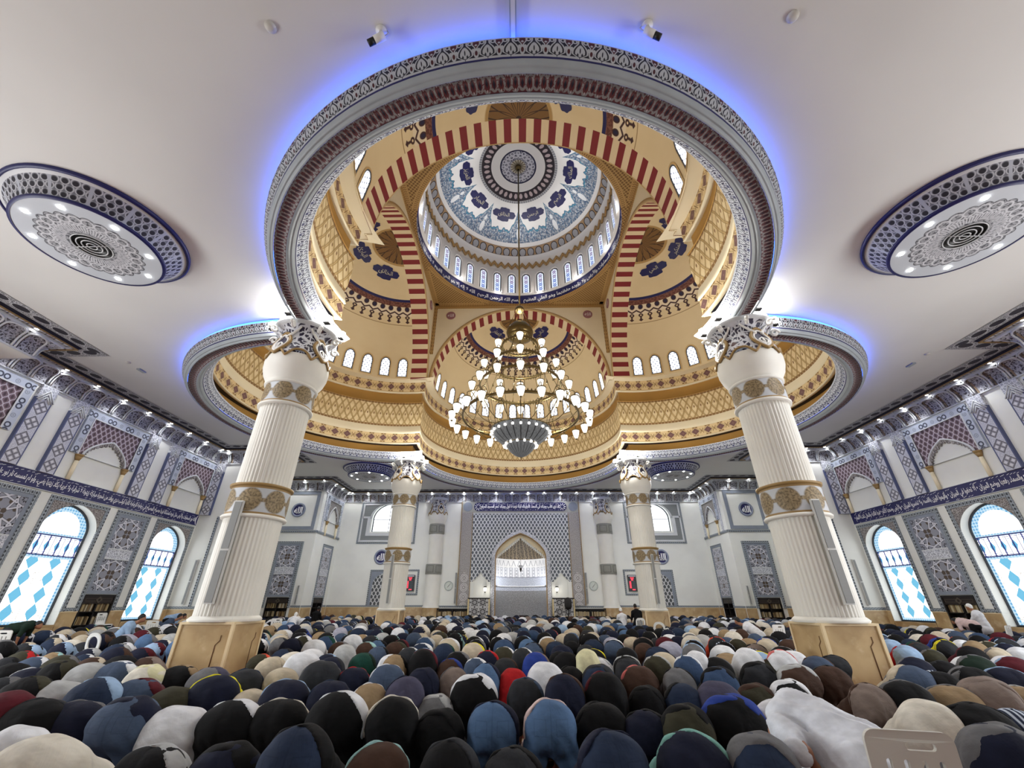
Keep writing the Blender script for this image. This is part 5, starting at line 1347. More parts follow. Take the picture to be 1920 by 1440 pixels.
# floodlights on the capitals
fi=0
for x,y,l in COLS:
    sx,sy=(1 if x>0 else -1),(1 if y>0 else -1)
    lab=l.split(' fluted')[0]
    for (dx,dy,st,wh) in ((-.82*sx,-.56,1,'dome'),(.06*sx,-1.0,0,'camera') ,(.90*sx,-.28,0,'outer'),(-.90*sx,.22,0,'inner')):
        dx*=1.1; dy*=1.1; o=empty('floodlight',(x+dx,y+dy,9.24)); tag(o,'small bright floodlight on top of the %s column, %s side'%(lab,{'dome':'dome facing','camera':'camera facing','outer':'outer','inner':'inward'}[wh]),'floodlight','floodlights on the capitals')
        MB().box(-.09,.09,-.07,.07,0,.05).build('foot',M['darkmetal'],o,smooth=False); MB().lathe([(0,.05),(.13,.07),(.16,.16),(.13,.25),(0,.28)],14).build('lamp_head',M['spotglow'] if True else M['glow'],o)
    light('capital_flood','POINT',(x+.35*sx,y-1.02,9.5),18,(1,.98,.94),.08)
    light('dome_flood','POINT',(x-.95*sx,y-.95*sy,9.62),350,(1,.975,.93),.09)
# slim speakers on the inner faces of the columns
for x,y,l in COLS:
    lab=l.split(' fluted')[0]; dx=-.20 if x<0 else .20
    if y<0: line_speaker((x+(-.0 if x<0 else .04),y-.70,1.50),(0,-1),2.25,'tall grey column speaker fixed to the %s column'%lab,.20)
    else: line_speaker((x+(-.05 if x<0 else .12),y-.68,1.45),(0,-1),2.4,'tall grey column speaker fixed to the %s column'%lab,.14)
# engaged half columns by the mihrab
for s in (-1,1):
    c=empty('half_column',(s*6.93,WY,0)); tag(c,'smooth white half column set into the far wall %s of the mihrab'%('left' if s<0 else 'right'),'column')
    k=.88
    MB().lathe([(.74*k,0),(.74*k,1.14)],32,a0=PI,a1=TAU).build('marble_base',M['marble'],c); MB().lathe([(.76*k,1.14),(.72*k,1.24),(.66*k,1.3),(.66*k,3.45)],32,a0=PI,a1=TAU).build('lower_shaft',M['colwhite'],c); MB().lathe([(.66*k,4.19),(.64*k,6.46)],32,a0=PI,a1=TAU).build('upper_shaft',M['colwhite'],c)
    for a,b in ((3.45,4.19),(6.46,7.23)): MB().lathe([(.70*k,a),(.72*k,a+.05),(.72*k,b-.05),(.70*k,b)],32,a0=PI,a1=TAU).build('grey_band',M['greyband'],c)
    cp_=empty('capital',(0,0,0),parent=c); cp_.scale=(k*.97,k*.97,1); build_capital(cp_,PI/2+.1)
# ------------------------------------------------------------------ ceiling rosettes
for i,(x,y,lab) in enumerate(((-10.72,-10.72,'near left'),(10.72,-10.72,'near right'),(-10.72,10.62,'far left'),(10.72,10.62,'far right'))):
    r=empty('ceiling_rosette_light',(x,y,CZ)); tag(r,'round carved ceiling rosette with spotlights, %s one'%lab,'ceiling light','carved ceiling rosettes')
    MB().lathe([(1.86,.0),(1.86,-.06),(1.80,-.09),(1.78,-.06)],72).build('navy_rim',M['navy'],r)
    MB().lathe([(1.79,-.06),(1.72,-.09),(1.70,-.10)],72).build('outer_moulding',M['lmould'],r)
    MB().lathe([(1.70,-.10),(1.60,-.22),(1.50,-.36),(1.44,-.46)],72,us=1.0).build('scale_flare',M['scales'],r)
    MB().lathe([(1.44,-.46),(1.47,-.48),(1.46,-.53),(1.40,-.54)],72).build('navy_lower_rim',M['navy'],r)
    n=72; rr=[1.40,1.2,1.0,.8,.6,.42]; P=np.zeros((n+1,len(rr),3)); U=np.zeros((n+1,len(rr),2))
    for a in range(n+1):
        for j,q in enumerate(rr): t=a/n*TAU; P[a,j]=(q*cos(t),q*sin(t),-.53); U[a,j]=(t,q)
    MB().grid(P,U).build('painted_disc',M['scallop'],r)
    g=MB().lathe([(.42,-.53),(.42,-.50),(.0,-.50)],36); g.build('diffuser_well',M['darkmetal'],r)
    g=MB()
    for q in (.10,.20,.30,.40): g.tube([(q*cos(t),q*sin(t),-.535) for t in np.arange(32)/32*TAU],.014,5,closed=True)
    g.cyl((-.4,0,-.535),(.4,0,-.535),.01,n=5); g.build('diffuser_rings',M['lmould'],r)
    for k in range(8):
        a=k*TAU/8+.3; s=MB().lathe([(0,-.545),(.055,-.545),(.06,-.53)],12,c=(1.2*cos(a),1.2*sin(a),0)).build('spot',M['spotglow'],r)
    light('rosette_lamp','AREA',(x,y,CZ-.60),260,(.97,.98,1),1.2,(0,0,0),shape='DISK')
# cameras, detectors, sensors on the ceiling
for i,(x,y,rz,lab) in enumerate(((-2.33,-14.75,2.2,'left'),(2.05,-14.75,-2.2+PI,'right'))):
    o=empty('security_camera',(x,y,CZ)); tag(o,'white bullet camera with black hood on the ceiling, %s of the two'%lab,'camera','bullet cameras on the ceiling')
    sg=-1 if x<0 else 1
    MB().cyl((0,0,0),(0,0,-.03),.09,n=16).build('mount_plate',M['plastic'],o); MB().cyl((0,0,-.03),(sg*.03,.02,-.13),.028).build('bracket',M['plastic'],o)
    MB().cyl((-sg*.06,.02,-.12),(sg*.10,.05,-.20),.065,n=16).build('body',M['plastic'],o); MB().cyl((sg*.10,.05,-.20),(sg*.20,.07,-.25),.055,n=12).build('lens_hood',M['black'],o)
    MB().tube([(-sg*.1,0,-.02),(-sg*.13,.0,-.10),(-sg*.07,.02,-.13)],.008,5).build('cable',M['plasticg'],o)
for i,(x,y,lab) in enumerate(((-4.14,-14.83,'near the camera, left of the two'),(4.37,-14.83,'near the camera, right of the two'),(-15.53,-4.34,'by the left cornice'),(15.47,-4.5,'by the right cornice'),(-15.2,3.6,'beyond the left lobe'))):
    o=empty('smoke_detector',(x,y,CZ)); tag(o,'round smoke detector on the ceiling %s'%lab,'smoke detector','ceiling smoke detectors')
    MB().lathe([(.09,0),(.09,-.02),(.06,-.05),(.03,-.06),(0,-.06)],18).build('body',M['plasticg'],o)
for s in (-1,1):
    o=empty('ceiling_sensor',(s*15.52,-3.7,CZ)); tag(o,'small rectangular grey fitting on the ceiling by the %s cornice'%('left' if s<0 else 'right'),'ceiling fitting')
    MB().box(-.07,.07,-.16,.16,-.05,0).build('housing',M['moulding'],o,smooth=False)
o=empty('projector_mount',(-.15,-14.9,CZ)); tag(o,'slim grey rectangular fitting on the ceiling at the top of the view','ceiling fitting')
g=MB(); g.box(-.055,.055,-.5,.32,-.07,0); g.build('channel',M['moulding'],o,smooth=False); MB().box(-.035,.035,-.5,.30,-.09,-.07).build('cover',M['spkbody'],o,smooth=False)
# ------------------------------------------------------------------ chandelier
ch=empty('chandelier',(0,0,0)); tag(ch,'huge tiered brass chandelier with lit glass lanterns hanging under the dome','chandelier')
MB().cyl((0,0,15.9),(0,0,28.15),.045,n=8).build('rod',M['bronze'],ch)
MB().lathe([(0,28.2),(.22,28.15),(.2,28.0),(.08,27.9)],16).build('ceiling_rose',M['bronze'],ch)
MB().lathe([(0,15.95),(.2,15.9),(.26,15.75),(.22,15.62),(.1,15.55),(0,15.5)],20).build('knob',M['bronze'],ch)
g=MB()
for k in range(6): a=k*TAU/6; g.cyl((.2*cos(a),.2*sin(a),15.65),(.62*cos(a),.62*sin(a),14.55),.02,n=5)
g.build('upper_chains',M['bronze'],ch)
MB().lathe([(.25,14.75),(.45,14.7),(.65,14.45),(.72,14.2),(.66,14.0),(.6,13.96),(.66,13.9),(.5,13.85),(.2,13.8),(0,13.78)],28).build('crown_bowl',M['bronze'],ch)
def lantern(x,y,z,s=1.0):
    out=[]
    L=LANT.copy(); COL.objects.link(L); L.parent=ch; L.location=(x,y,z); L.scale=(s,s,s)
    for c_ in LANT.children: d=c_.copy(); COL.objects.link(d); d.parent=L
    return L
LANT=MB().lathe([(.17,.30),(.175,.27),(.15,.10),(.10,-.06),(.05,-.14),(0,-.15)],8).build('lantern',M['lampglass'],ch)
MB().lathe([(.0,.42),(.05,.40),(.10,.34),(.20,.31),(.205,.28),(.17,.27)],8).build('lantern_cap',M['bronze'],LANT)
MB().lathe([(.05,-.13),(.06,-.17),(0,-.21)],6).build('lantern_finial',M['bronze'],LANT)
TI=[(13.08,1.27,8,.95,.42),(11.92,1.87,12,1.9,0),(10.80,2.40,16,2.6,.0),(9.05,3.25,24,3.5,.0)]
first=True
tiers=[(13.35,.92,1.27,6,PI/6+PI/6),(12.2,1.42,1.87,10,0),(11.0,2.0,2.40,14,0),(9.3,2.75,3.25,24,0)]
for ti,(z,rr,rl,n,a0) in enumerate(tiers):
    g=MB()
    g.lathe([(rr+.03,z-.06),(rr+.05,z),(rr+.03,z+.06),(rr-.03,z+.06),(rr-.05,z),(rr-.03,z-.06),(rr+.03,z-.06)],64)
    nn=int(rr*TAU/.16)
    for k in range(nn):
        a=k*TAU/nn; a1=(k+.5)*TAU/nn
        g.add([((rr)*cos(a-.03/rr),(rr)*sin(a-.03/rr),z+.06),((rr)*cos(a+.06/rr),(rr)*sin(a+.06/rr),z+.06),((rr+.02)*cos(a+.015/rr),(rr+.02)*sin(a+.015/rr),z+.18)],[(0,1,2)])
        if ti<3: g.add([((rr)*cos(a-.03/rr),(rr)*sin(a-.03/rr),z-.06),((rr)*cos(a+.06/rr),(rr)*sin(a+.06/rr),z-.06),((rr+.02)*cos(a+.015/rr),(rr+.02)*sin(a+.015/rr),z-.16)],[(0,1,2)])
    g.build('tier_ring',M['bronze'],ch)
    g=MB(); zprev,rprev=((13.9,.55) if ti==0 else (tiers[ti-1][0],tiers[ti-1][1]))
    m=(6,6,8,10)[ti]
    for k in range(m):
        a=k*TAU/m+.2
        if k==0:
            g.cyl((rprev,0,zprev),(rr,0,z),.018,n=4); mz=(z+zprev)/2; mr=(rr+rprev)/2; g.cyl((mr,0,mz-.1),(mr,0,mz+.06),.05,.02,n=6); cn0=g.build('hanging_rod',M['bronze'],ch); cn=cn0
        else: cn=cn0.copy(); COL.objects.link(cn); cn.parent=ch
        cn.rotation_euler=(0,0,a)
    g=MB(); pts=[]
    for q in np.linspace(0,1,8): r_=rr+(rl-rr)*q; pts.append((r_,0,z+.04+.28*sin(q*PI*.8)))
    pts.append((rl,0,z+.0)); g.tube(pts,.02,5); arm0=g.build('lamp_arm',M['bronze'],ch)
    for k in range(n):
        a=-PI/2+a0+k*TAU/n
        am=arm0 if k==0 else arm0.copy(); am.rotation_euler=(0,0,a)
        if k: COL.objects.link(am); am.parent=ch
        if first: LANT.location=(rl*cos(a),rl*sin(a),z-.33); first=False
        else: lantern(rl*cos(a),rl*sin(a),z-.33)
# ribbed glass bowls
M['bowlglass']=mat('ribbed_bowl_glass',lambda x,y: mixc(below(tri(x,TAU/24),.022,.006),mixc(step(.4,.6,noise(x*6.0,y,8.0)),rgb(170,172,172),rgb(128,130,130)),rgb(26,24,22)),.25,emit=.25)
g=MB().lathe([(1.40,8.66),(1.36,8.5),(1.2,8.28),(.95,8.08),(.72,7.95)],96); bw=g.build('glass_bowl',M['bowlglass'],ch)
g=MB().lathe([(.70,7.94),(.66,7.82),(.5,7.62),(.3,7.45),(.1,7.36),(0,7.34)],72); g.build('lower_glass_bowl',M['bowlglass'],ch)
g=MB(); g.tube([(1.40*cos(t),1.40*sin(t),8.67) for t in np.arange(64)/64*TAU],.03,6,closed=True); g.tube([(.71*cos(t),.71*sin(t),7.95) for t in np.arange(48)/48*TAU],.025,6,closed=True); g.cyl((0,0,7.36),(0,0,7.22),.04,.01); g.build('bowl_rims',M['bronze'],ch)
b0=MB().lathe([(0,.06),(.05,.04),(.05,-.04),(0,-.06)],8).build('bowl_bulb',M['bulb'],ch)
PB=[(1.39*cos(k*TAU/24),1.39*sin(k*TAU/24),8.46) for k in range(24)]+[(.74*cos(k*TAU/14),.74*sin(k*TAU/14),7.90) for k in range(14)]
for k,p in enumerate(PB):
    b=b0 if k==0 else b0.copy(); b.location=p
    if k: COL.objects.link(b); b.parent=ch
g=MB()
for k in range(20): a=k*TAU/20; g.tube([((2.75*(1-q)+1.4*q)*cos(a),(2.75*(1-q)+1.4*q)*sin(a),9.3*(1-q)+8.68*q-.25*sin(q*PI)) for q in np.linspace(0,1,7)],.022,4)
for k in range(12): a=k*TAU/12+.1; g.cyl((2.0*cos(a),2.0*sin(a),11.0),(1.4*cos(a),1.4*sin(a),8.7),.014,n=4)
g.build('bowl_ribs',M['bronze'],ch)
for k in range(6):
    a=k*TAU/6; light('chandelier_light','POINT',(2.2*cos(a),2.2*sin(a),10.1),75,(1,.96,.88),.06)
light('chandelier_light','POINT',(0,0,12.6),150,(1,.96,.88),.06)
for k in range(12):
    a=(k+.5)*TAU/12; light('drum_fill_light','POINT',(5.75*cos(a),5.75*sin(a),22.0),8,(1,.98,.96),.03)  # point lamps added inside the drum only to brighten the dome
light('dome_fill_spot','SPOT',(0,0,14.55),UPL,(1,.985,.96),.10,(PI,0,0),angle=1.0)  # added spot, hidden in the crown bowl, lighting the dome evenly
for side in (-1,1):
    for yy in (-11.26,-16.68): light('daylight_fill','AREA',(side*18.3,yy,2.9),DAYL,(.95,.98,1),2.3,(0,side*PI/2,0),shape='RECTANGLE',size_y=4.2)  # area lamps added before unseen side windows to brighten ceiling and foreground
# ------------------------------------------------------------------ people
CAM=np.array((-.1063,-17.9226,1.55)); FOC=765.132; PITCH=.490314; YAW=-.0170655; ROLL=.0011527
_F=np.array((sin(YAW)*cos(PITCH),cos(YAW)*cos(PITCH),sin(PITCH))); _R=np.array((cos(YAW),-sin(YAW),0)); _U=np.cross(_R,_F)
_R,_U=cos(ROLL)*_R+sin(ROLL)*_U, -sin(ROLL)*_R+cos(ROLL)*_U
def snet(f, lo, hi, h):
    """naive surface nets of f<0"""
    lo=np.array(lo,float); n=np.ceil((np.array(hi)-lo)/h).astype(int)+1
    ax=[lo[i]+h*np.arange(n[i]) for i in range(3)]
    G=np.stack(np.meshgrid(*ax,indexing='ij'),-1); D=f(G.reshape(-1,3)).reshape(n)
    s=D<0; c=np.zeros(n-1,int); acc=np.zeros(tuple(n-1)+(3,)); cnt=np.zeros(n-1)
    corner=[(i,j,k) for i in (0,1) for j in (0,1) for k in (0,1)]
    def sl(a): return tuple(slice(a[i],n[i]-1+a[i]) for i in range(3))
    for a in corner:
        for d in range(3):
            if a[d]==0:
                b=list(a); b[d]=1
                A,B=D[sl(a)],D[sl(b)]; m=(A<0)!=(B<0)
                t=np.where(m,A/(A-B+1e-12),0); p=np.zeros(tuple(n-1)+(3,)); p[...]=a; p[...,d]+=t
                acc+=np.where(m[...,None],p,0); cnt+=m
    act=cnt>0; idx=-np.ones(n-1,int); idx[act]=np.arange(act.sum())
    I=np.argwhere(act); V=lo+h*(I+acc[act]/cnt[act][:,None])
    F=[]
    for d in range(3):
        e1,e2=[(1,2),(2,0),(0,1)][d]
        a=[slice(1,n[i]-1) for i in range(3)]; a[d]=slice(0,n[d]-1); b=list(a); b[d]=slice(1,n[d])
        A,B=s[tuple(a)],s[tuple(b)]; E=np.argwhere(A!=B)
        if not len(E): continue
        off=np.ones(3,int); off[d]=0; E=E+off
        def cellid(o1,o2):
            q=E.copy(); q[:,e1]-=o1; q[:,e2]-=o2; return idx[q[:,0],q[:,1],q[:,2]]
        Q=np.stack([cellid(1,1),cellid(0,1),cellid(0,0),cellid(1,0)],1)
        fl=~s[tuple(a)][A!=B]
        Q[fl]=Q[fl][:,::-1]; F.append(Q)
    return V,np.concatenate(F)
def cap(p,a,b,ra,rb=None):
    rb=ra if rb is None else rb; a=np.array(a,float); b=np.array(b,float); ba=b-a
    t=np.clip(((p-a)@ba)/(ba@ba),0,1); return np.linalg.norm(p-a-t[:,None]*ba,axis=1)-(ra+(rb-ra)*t)
def ell(p,c,r):
    r=np.array(r,float); q=(p-np.array(c))/r; k=np.linalg.norm(q,axis=1); return (k-1)*r.min()
def smin(*ds,k=.05):
    d=ds[0]
    for e in ds[1:]:
        h=np.clip(.5+.5*(e-d)/k,0,1); d=e*(1-h)+d*h-k*h*(1-h)
    return d
def fold(p,a,s=1.0,seed=0.): return a*(np.sin(p[:,0]*31*s+4*np.sin(p[:,2]*9+seed)+seed)*np.sin(p[:,2]*17*s+p[:,1]*13*s+seed*2)+.6*np.sin(p[:,1]*37*s+p[:,0]*21*s+seed))
# bowed (prostrating) pose, facing +y, origin on the floor below the hips
def leg_parts(p,r=1.0,spread=.14):
    out=[]
    for s in (-1,1):
        out.append(smin(cap(p,(s*.10,-.015,.45),(s*spread,.09,.10),.142*r,.098*r),cap(p,(s*spread,.10,.085),(s*.115,-.34,.07),.072*r,.05*r),k=.04))
    return out
def hips(p,r=1.0): return smin(ell(p,(-.078,-.03,.47),(.15*r,.165*r,.16*r)),ell(p,(.078,-.03,.47),(.15*r,.165*r,.16*r)),cap(p,(-.05,0,.50),(.05,.0,.50),.155*r),cap(p,(0,0,.50),(0,.16,.47),.145*r,.14*r),k=.10)
def torso(p,r=1.0): return smin(cap(p,(-.06,.06,.49),(-.085,.42,.31),.135*r,.125*r),cap(p,(.06,.06,.49),(.085,.42,.31),.135*r,.125*r),cap(p,(-.14,.47,.25),(.14,.47,.25),.085*r),k=.08)
def arms_(p,r=1.0,full=True):
    d=None
    for s in (-1,1):
        a=cap(p,(s*.17,.45,.25),(s*.33,.46,.13),.068*r,.052*r); b=cap(p,(s*.33,.46,.13),(s*.25,.70,.035),.05*r,.03*r)
        e=smin(a,b,k=.03) if full else a
        d=e if d is None else np.minimum(d,e)
    return d
def skin_sdf(p):
    d=smin(torso(p,.86),cap(p,(0,.48,.24),(0,.62,.16),.06),k=.04); d=smin(d,ell(p,(0,.70,.125),(.082,.10,.105)),k=.02)
    d=smin(d,hips(p,.84),k=.03); d=smin(d,arms_(p,.82),k=.03)
    L=leg_parts(p,.84); d=smin(d,L[0],L[1],k=.02)
    for s in (-1,1):
        ft=smin(cap(p,(s*.115,-.34,.07),(s*.112,-.40,.075),.040,.036),cap(p,(s*.112,-.41,.085),(s*.112,-.43,.022),.034,.028),k=.03); d=smin(d,ft,k=.02)
        for q in range(5): x=s*(.112+(q-2)*.016); d=smin(d,cap(p,(x,-.43,.02),(x,-.412,.012),.011,.009),k=.008)
        # palm and five fingers flat on the carpet
        d=smin(d,ell(p,(s*.245,.735,.026),(.042,.05,.018)),k=.02)
        for q,L_ in enumerate((.05,.07,.078,.07)): x=s*(.245+(1.5-q)*.021*-1); d=smin(d,cap(p,(x,.765,.022),(x+s*-.004,.765+L_,.012),.0095,.008),k=.006)
        d=smin(d,cap(p,(s*.21,.72,.024),(s*.185,.765,.016),.011,.009),k=.008)
        d=smin(d,ell(p,(s*.085,.69,.13),(.012,.025,.03)),k=.01)
    return d
def hair_sdf(p): return np.maximum(ell(p,(0,.695,.135),(.090,.108,.110)),-(p[:,2]-.09-.35*(p[:,1]-.72)))
def trouser_sdf(p,seed=0.,tight=1.0,spread=.14,kk=.045):
    L=leg_parts(p,1.0*tight,spread); d=smin(smin(hips(p,1.0),L[0],k=kk),smin(hips(p,1.0),L[1],k=kk),k=.03 if kk>.04 else .012)
    d=np.maximum(d,-(p[:,1]+.33)); crease=.005*np.exp(-(p[:,0]/.012)**2)*(p[:,1]<.05)
    wr=.006*np.sin(p[:,2]*42+9*np.abs(p[:,0])+seed)*np.exp(-((p[:,2]-.30)/.10)**2)+.005*np.sin(p[:,0]*55+p[:,2]*30+seed)*(p[:,2]<.45)
    return np.maximum(d+crease+wr+fold(p,.005,.8,seed), p[:,1]-.16)
def shirt_sdf(p,seed=1.,hem=.02,loose=1.06,sd_=1):
    d=smin(torso(p,loose),arms_(p,1.12,False),k=.05); h=hips(p,1.075)
    d=smin(d,np.maximum(h,-(p[:,1]-hem+.35*(p[:,2]-.6)+.75*np.maximum(0,p[:,0]*sd_-.02))),k=.02)
    return np.maximum(d+fold(p,.006,1.0,seed),-(p[:,2]-.10))
def robe_sdf(p,seed=2.):
    d=smin(hips(p,1.06),torso(p,1.08),k=.08)
    d=smin(d,cap(p,(-.10,.02,.42),(-.16,.06,.06),.145,.10),cap(p,(.10,.02,.42),(.16,.06,.06),.145,.10),cap(p,(0,-.02,.40),(0,-.10,.06),.15,.15),k=.09)
    d=smin(d,cap(p,(-.12,.05,.07),(-.10,-.30,.05),.08,.06),cap(p,(.12,.05,.07),(.10,-.30,.05),.08,.06),cap(p,(0,.05,.07),(0,-.30,.05),.08,.06),k=.05)
    d=smin(d,arms_(p,1.35,True),k=.03)
    v=.010*np.sin(np.arctan2(p[:,0],p[:,1]+.35)*22+seed+2*np.sin(p[:,2]*7))*np.clip((.5-p[:,2])*3,0,1)
    return np.maximum(np.maximum(d+fold(p,.005,.8,seed)+v,-(p[:,2]-.004)),p[:,1]-.66)
BB=((-.46,-.50,-.02),(.46,.90,.72))
def proto_mesh(f,h,name,bb=BB):
    V,F=snet(f,bb[0],bb[1],h); o=mesh(name,V,F,[M['white']],None,None,True); me=o.data; COL.objects.unlink(o); bpy.data.objects.remove(o); return me,V,F
# cloth
CL={}
def cloth(c,kind='plain'):
    k=(c,kind)
    if k in CL: return CL[k]
    def f(x,y):
        ox,oy,oz=objcoord()
        n=noise(ox+oz*.7,oy+oz,9.0,3.0); b=rgb(*c)
        dk=tuple(v*.82 for v in b[:3])+(1,); lt=tuple(min(1,v*1.25+.004) for v in b[:3])+(1,)
        if kind=='denim':
            w=below(ln2(ln2(ab(ox)-.08,oz-.50)/.13,(oy+.1)*.8),1.0,.9); m_=mixc(step(.35,.7,n),dk,b); 
            m_=mixc(w*.55,m_,lt); seam=below(ab(ox),.006,.003); pk=below(ab(mx(ab(ab(ox)-.10)/.052,ab(oz-.52)/.055)-1.0),.06,.03)*below(oy,-.03,.01); return mixc(mn(seam*.6+pk*.7,1.0),m_,dk)
        if kind=='stripe': return mixc(below(tri(ox*1.0+oy*.0,.05),.014,.004),b,rgb(40,48,70))
        return mixc(step(.35,.7,n),dk,b)
    def bp(x,y):
        ox,oy,oz=objcoord(); return noise(ox+oz*.6,oy-oz*.8,7.0,4.0,.6)+noise(ox*2.0-oz,oz*3.0+oy,6.0,2.0)*.6
    m=mat('cloth_%s_%d_%d_%d'%(kind,*c),f,.85,spec=.2,bump=bp); CL[k]=m; return m
SKIN=mat('skin',rgb(150,104,78),.55); SKIND=mat('skin_dark',rgb(96,62,46),.55); HAIR=mat('black_hair',rgb(18,15,14),.6); CAPW=mat('white_cap',rgb(228,228,224),.8); LEATHER=mat('black_belt',rgb(16,14,13),.35); FEET=SKIN
COLN={'black':(15,15,17),'navy':(24,28,48),'charcoal':(44,46,50),'denim':(52,72,102),'light denim':(78,104,138),'slate blue':(66,80,102),'white':(224,226,230),'light grey':(176,178,178),'grey':(108,108,110),'taupe':(128,114,106),'beige':(196,184,162),'cream':(216,210,196),'khaki':(150,128,98),'brown':(70,50,40),'olive':(58,56,42),'dark green':(26,44,34),'green':(22,66,56),'maroon':(86,26,36),'red':(176,30,34),'yellow':(226,214,44),'pink':(214,190,186),'teal':(150,190,188),'light blue':(150,176,206),'blue':(40,62,140),'coral':(206,110,106),'lavender':(170,170,186),'purple grey':(70,68,88),'pale yellow':(214,210,170),'dark denim':(34,46,68),'mint':(120,170,160),'orange':(220,84,60)}
def cmat(n):
    if n.startswith('striped'): return cloth((196,206,220),'stripe')
    return cloth(COLN[n],'denim' if 'denim' in n or n=='slate blue' else 'plain')
ME={}
ME['body']=proto_mesh(skin_sdf,.02,'person_body')
ME['hair']=proto_mesh(hair_sdf,.025,'hair')
for i,(sd,sp) in enumerate(((0.,.15),(1.7,.17),(3.1,.13))): ME['tr%d'%i]=proto_mesh(lambda p,sd=sd,sp=sp: trouser_sdf(p,sd,1.0,sp),.02,'trousers')
ME['jeans']=proto_mesh(lambda p: trouser_sdf(p,.5,.95,.19,.03),.018,'trousers')
for i,(sd,hm) in enumerate(((1.,.03),(2.3,-.06),(4.4,.07))): ME['sh%d'%i]=proto_mesh(lambda p,sd=sd,hm=hm: shirt_sdf(p,sd,hm-.03,1.06,-1 if sd==4.4 else 1),.02,'shirt')
for i,sd in enumerate((2.,5.)): ME['ro%d'%i]=proto_mesh(lambda p,sd=sd: robe_sdf(p,sd),.02,'robe')
# belt and pockets for the jeans seen close up
def belt_mesh():
    g=MB(); pts=[]
    for t in np.linspace(-.25,PI+.25,25): pts.append((.205*cos(t),.03+.0*sin(t)+.02,.49+.165*sin(t)))
    g.tube(pts,.018,6)
    for s in (-1,1): pass
    o=g.build('belt',LEATHER); me=o.data; COL.objects.unlink(o); bpy.data.objects.remove(o); return me
BELT=belt_mesh()
def add_part(name,me,parent,m):
    o=bpy.data.objects.new(name,me); COL.objects.link(o); o.parent=parent
    o.material_slots[0].link='OBJECT'; o.material_slots[0].material=m; return o
# single mesh for people too small to show their parts
def combine(keys,h):
    V=[];F=[];MI=[];n=0
    fs={'body':skin_sdf,'hair':hair_sdf,'tr':trouser_sdf,'sh':lambda p: shirt_sdf(p,1.,.02),'sh2':lambda p: shirt_sdf(p,1.,-.04),'ro':robe_sdf}
    for mi,k in keys:
        v,f=snet(fs[k],BB[0],BB[1],h); V.append(v); F.append(f+n); MI+= [mi]*len(f); n+=len(v)
    return np.concatenate(V),np.concatenate(F),np.array(MI)
def small_proto(keys,h):
    V,F,MI=combine(keys,h); o=mesh('person',V,F,[SKIN,M['white'],M['white'],HAIR],None,MI); me=o.data; COL.objects.unlink(o); bpy.data.objects.remove(o); return me
SM={'t':small_proto([(0,'body'),(1,'tr'),(2,'sh'),(3,'hair')],.034),'u':small_proto([(0,'body'),(1,'tr'),(2,'sh2'),(3,'hair')],.034),'r':small_proto([(0,'body'),(1,'ro'),(3,'hair')],.034)}
ORD=['','first','second','third','fourth','fifth','sixth','seventh','eighth','ninth','tenth','eleventh','twelfth']+['thirteenth','fourteenth','fifteenth','sixteenth','seventeenth','eighteenth','nineteenth','twentieth']+['twenty-'+x for x in ('first','second','third','fourth','fifth','sixth','seventh','eighth','ninth')]+['thirtieth']+['thirty-'+x for x in ('first','second','third','fourth','fifth','sixth','seventh','eighth','ninth')]+['fortieth']+['forty-'+x for x in ('first','second','third','fourth','fifth','sixth','seventh','eighth','ninth')]+['fiftieth']+['fifty-'+x for x in ('first','second','third','fourth','fifth','sixth','seventh','eighth','ninth')]
NP=[0]
def where(i,n,x):
    """place in its row, counted from the nearer end"""
    return ('%s from left'%ORD[i+1]) if i<n/2 else ('%s from right'%ORD[n-i])
def desc(tr,sh): return ('in a loose %s robe'%tr) if sh is None else ('in %s trousers and %s shirt'%(tr,sh))
def person(x,y,tr,sh,label,sx=1,sz=1,rz=0,detail=True,belt=False,group='worshippers bowed to the floor'):
    v=int(rng.integers(0,6)); NP[0]+=1
    if detail:
        o=bpy.data.objects.new('person',ME['body'][0]); COL.objects.link(o)
        sk=SKIN if rng.random()<.6 else SKIND
        o.material_slots[0].link='OBJECT'; o.material_slots[0].material=sk
        if sh is None: add_part('robe',ME['ro%d'%(v%2)][0],o,cmat(tr))
        else:
            add_part('trousers',ME['jeans' if belt else 'tr%d'%(v%3)][0],o,cmat(tr)); add_part('shirt',ME['sh%d'%(v//2)][0],o,cmat(sh))
            if belt: add_part('belt',BELT,o,LEATHER)
        add_part('hair',ME['hair'][0],o,HAIR if rng.random()<.8 else CAPW)
    else:
        o=bpy.data.objects.new('person',SM['r' if sh is None else ('t','u')[v%2]]); COL.objects.link(o)
        for k,m_ in enumerate((SKIN if rng.random()<.6 else SKIND,cmat(tr),cmat(sh) if sh else HAIR,HAIR if rng.random()<.75 else CAPW)):
            o.material_slots[k].link='OBJECT'; o.material_slots[k].material=m_
    o.location=(x,y,0); o.rotation_euler=(0,0,rz); o.scale=(sx,.93*min(1.06,(sx+sz)/2),sz)
    tag(o,label,'person',group); return o
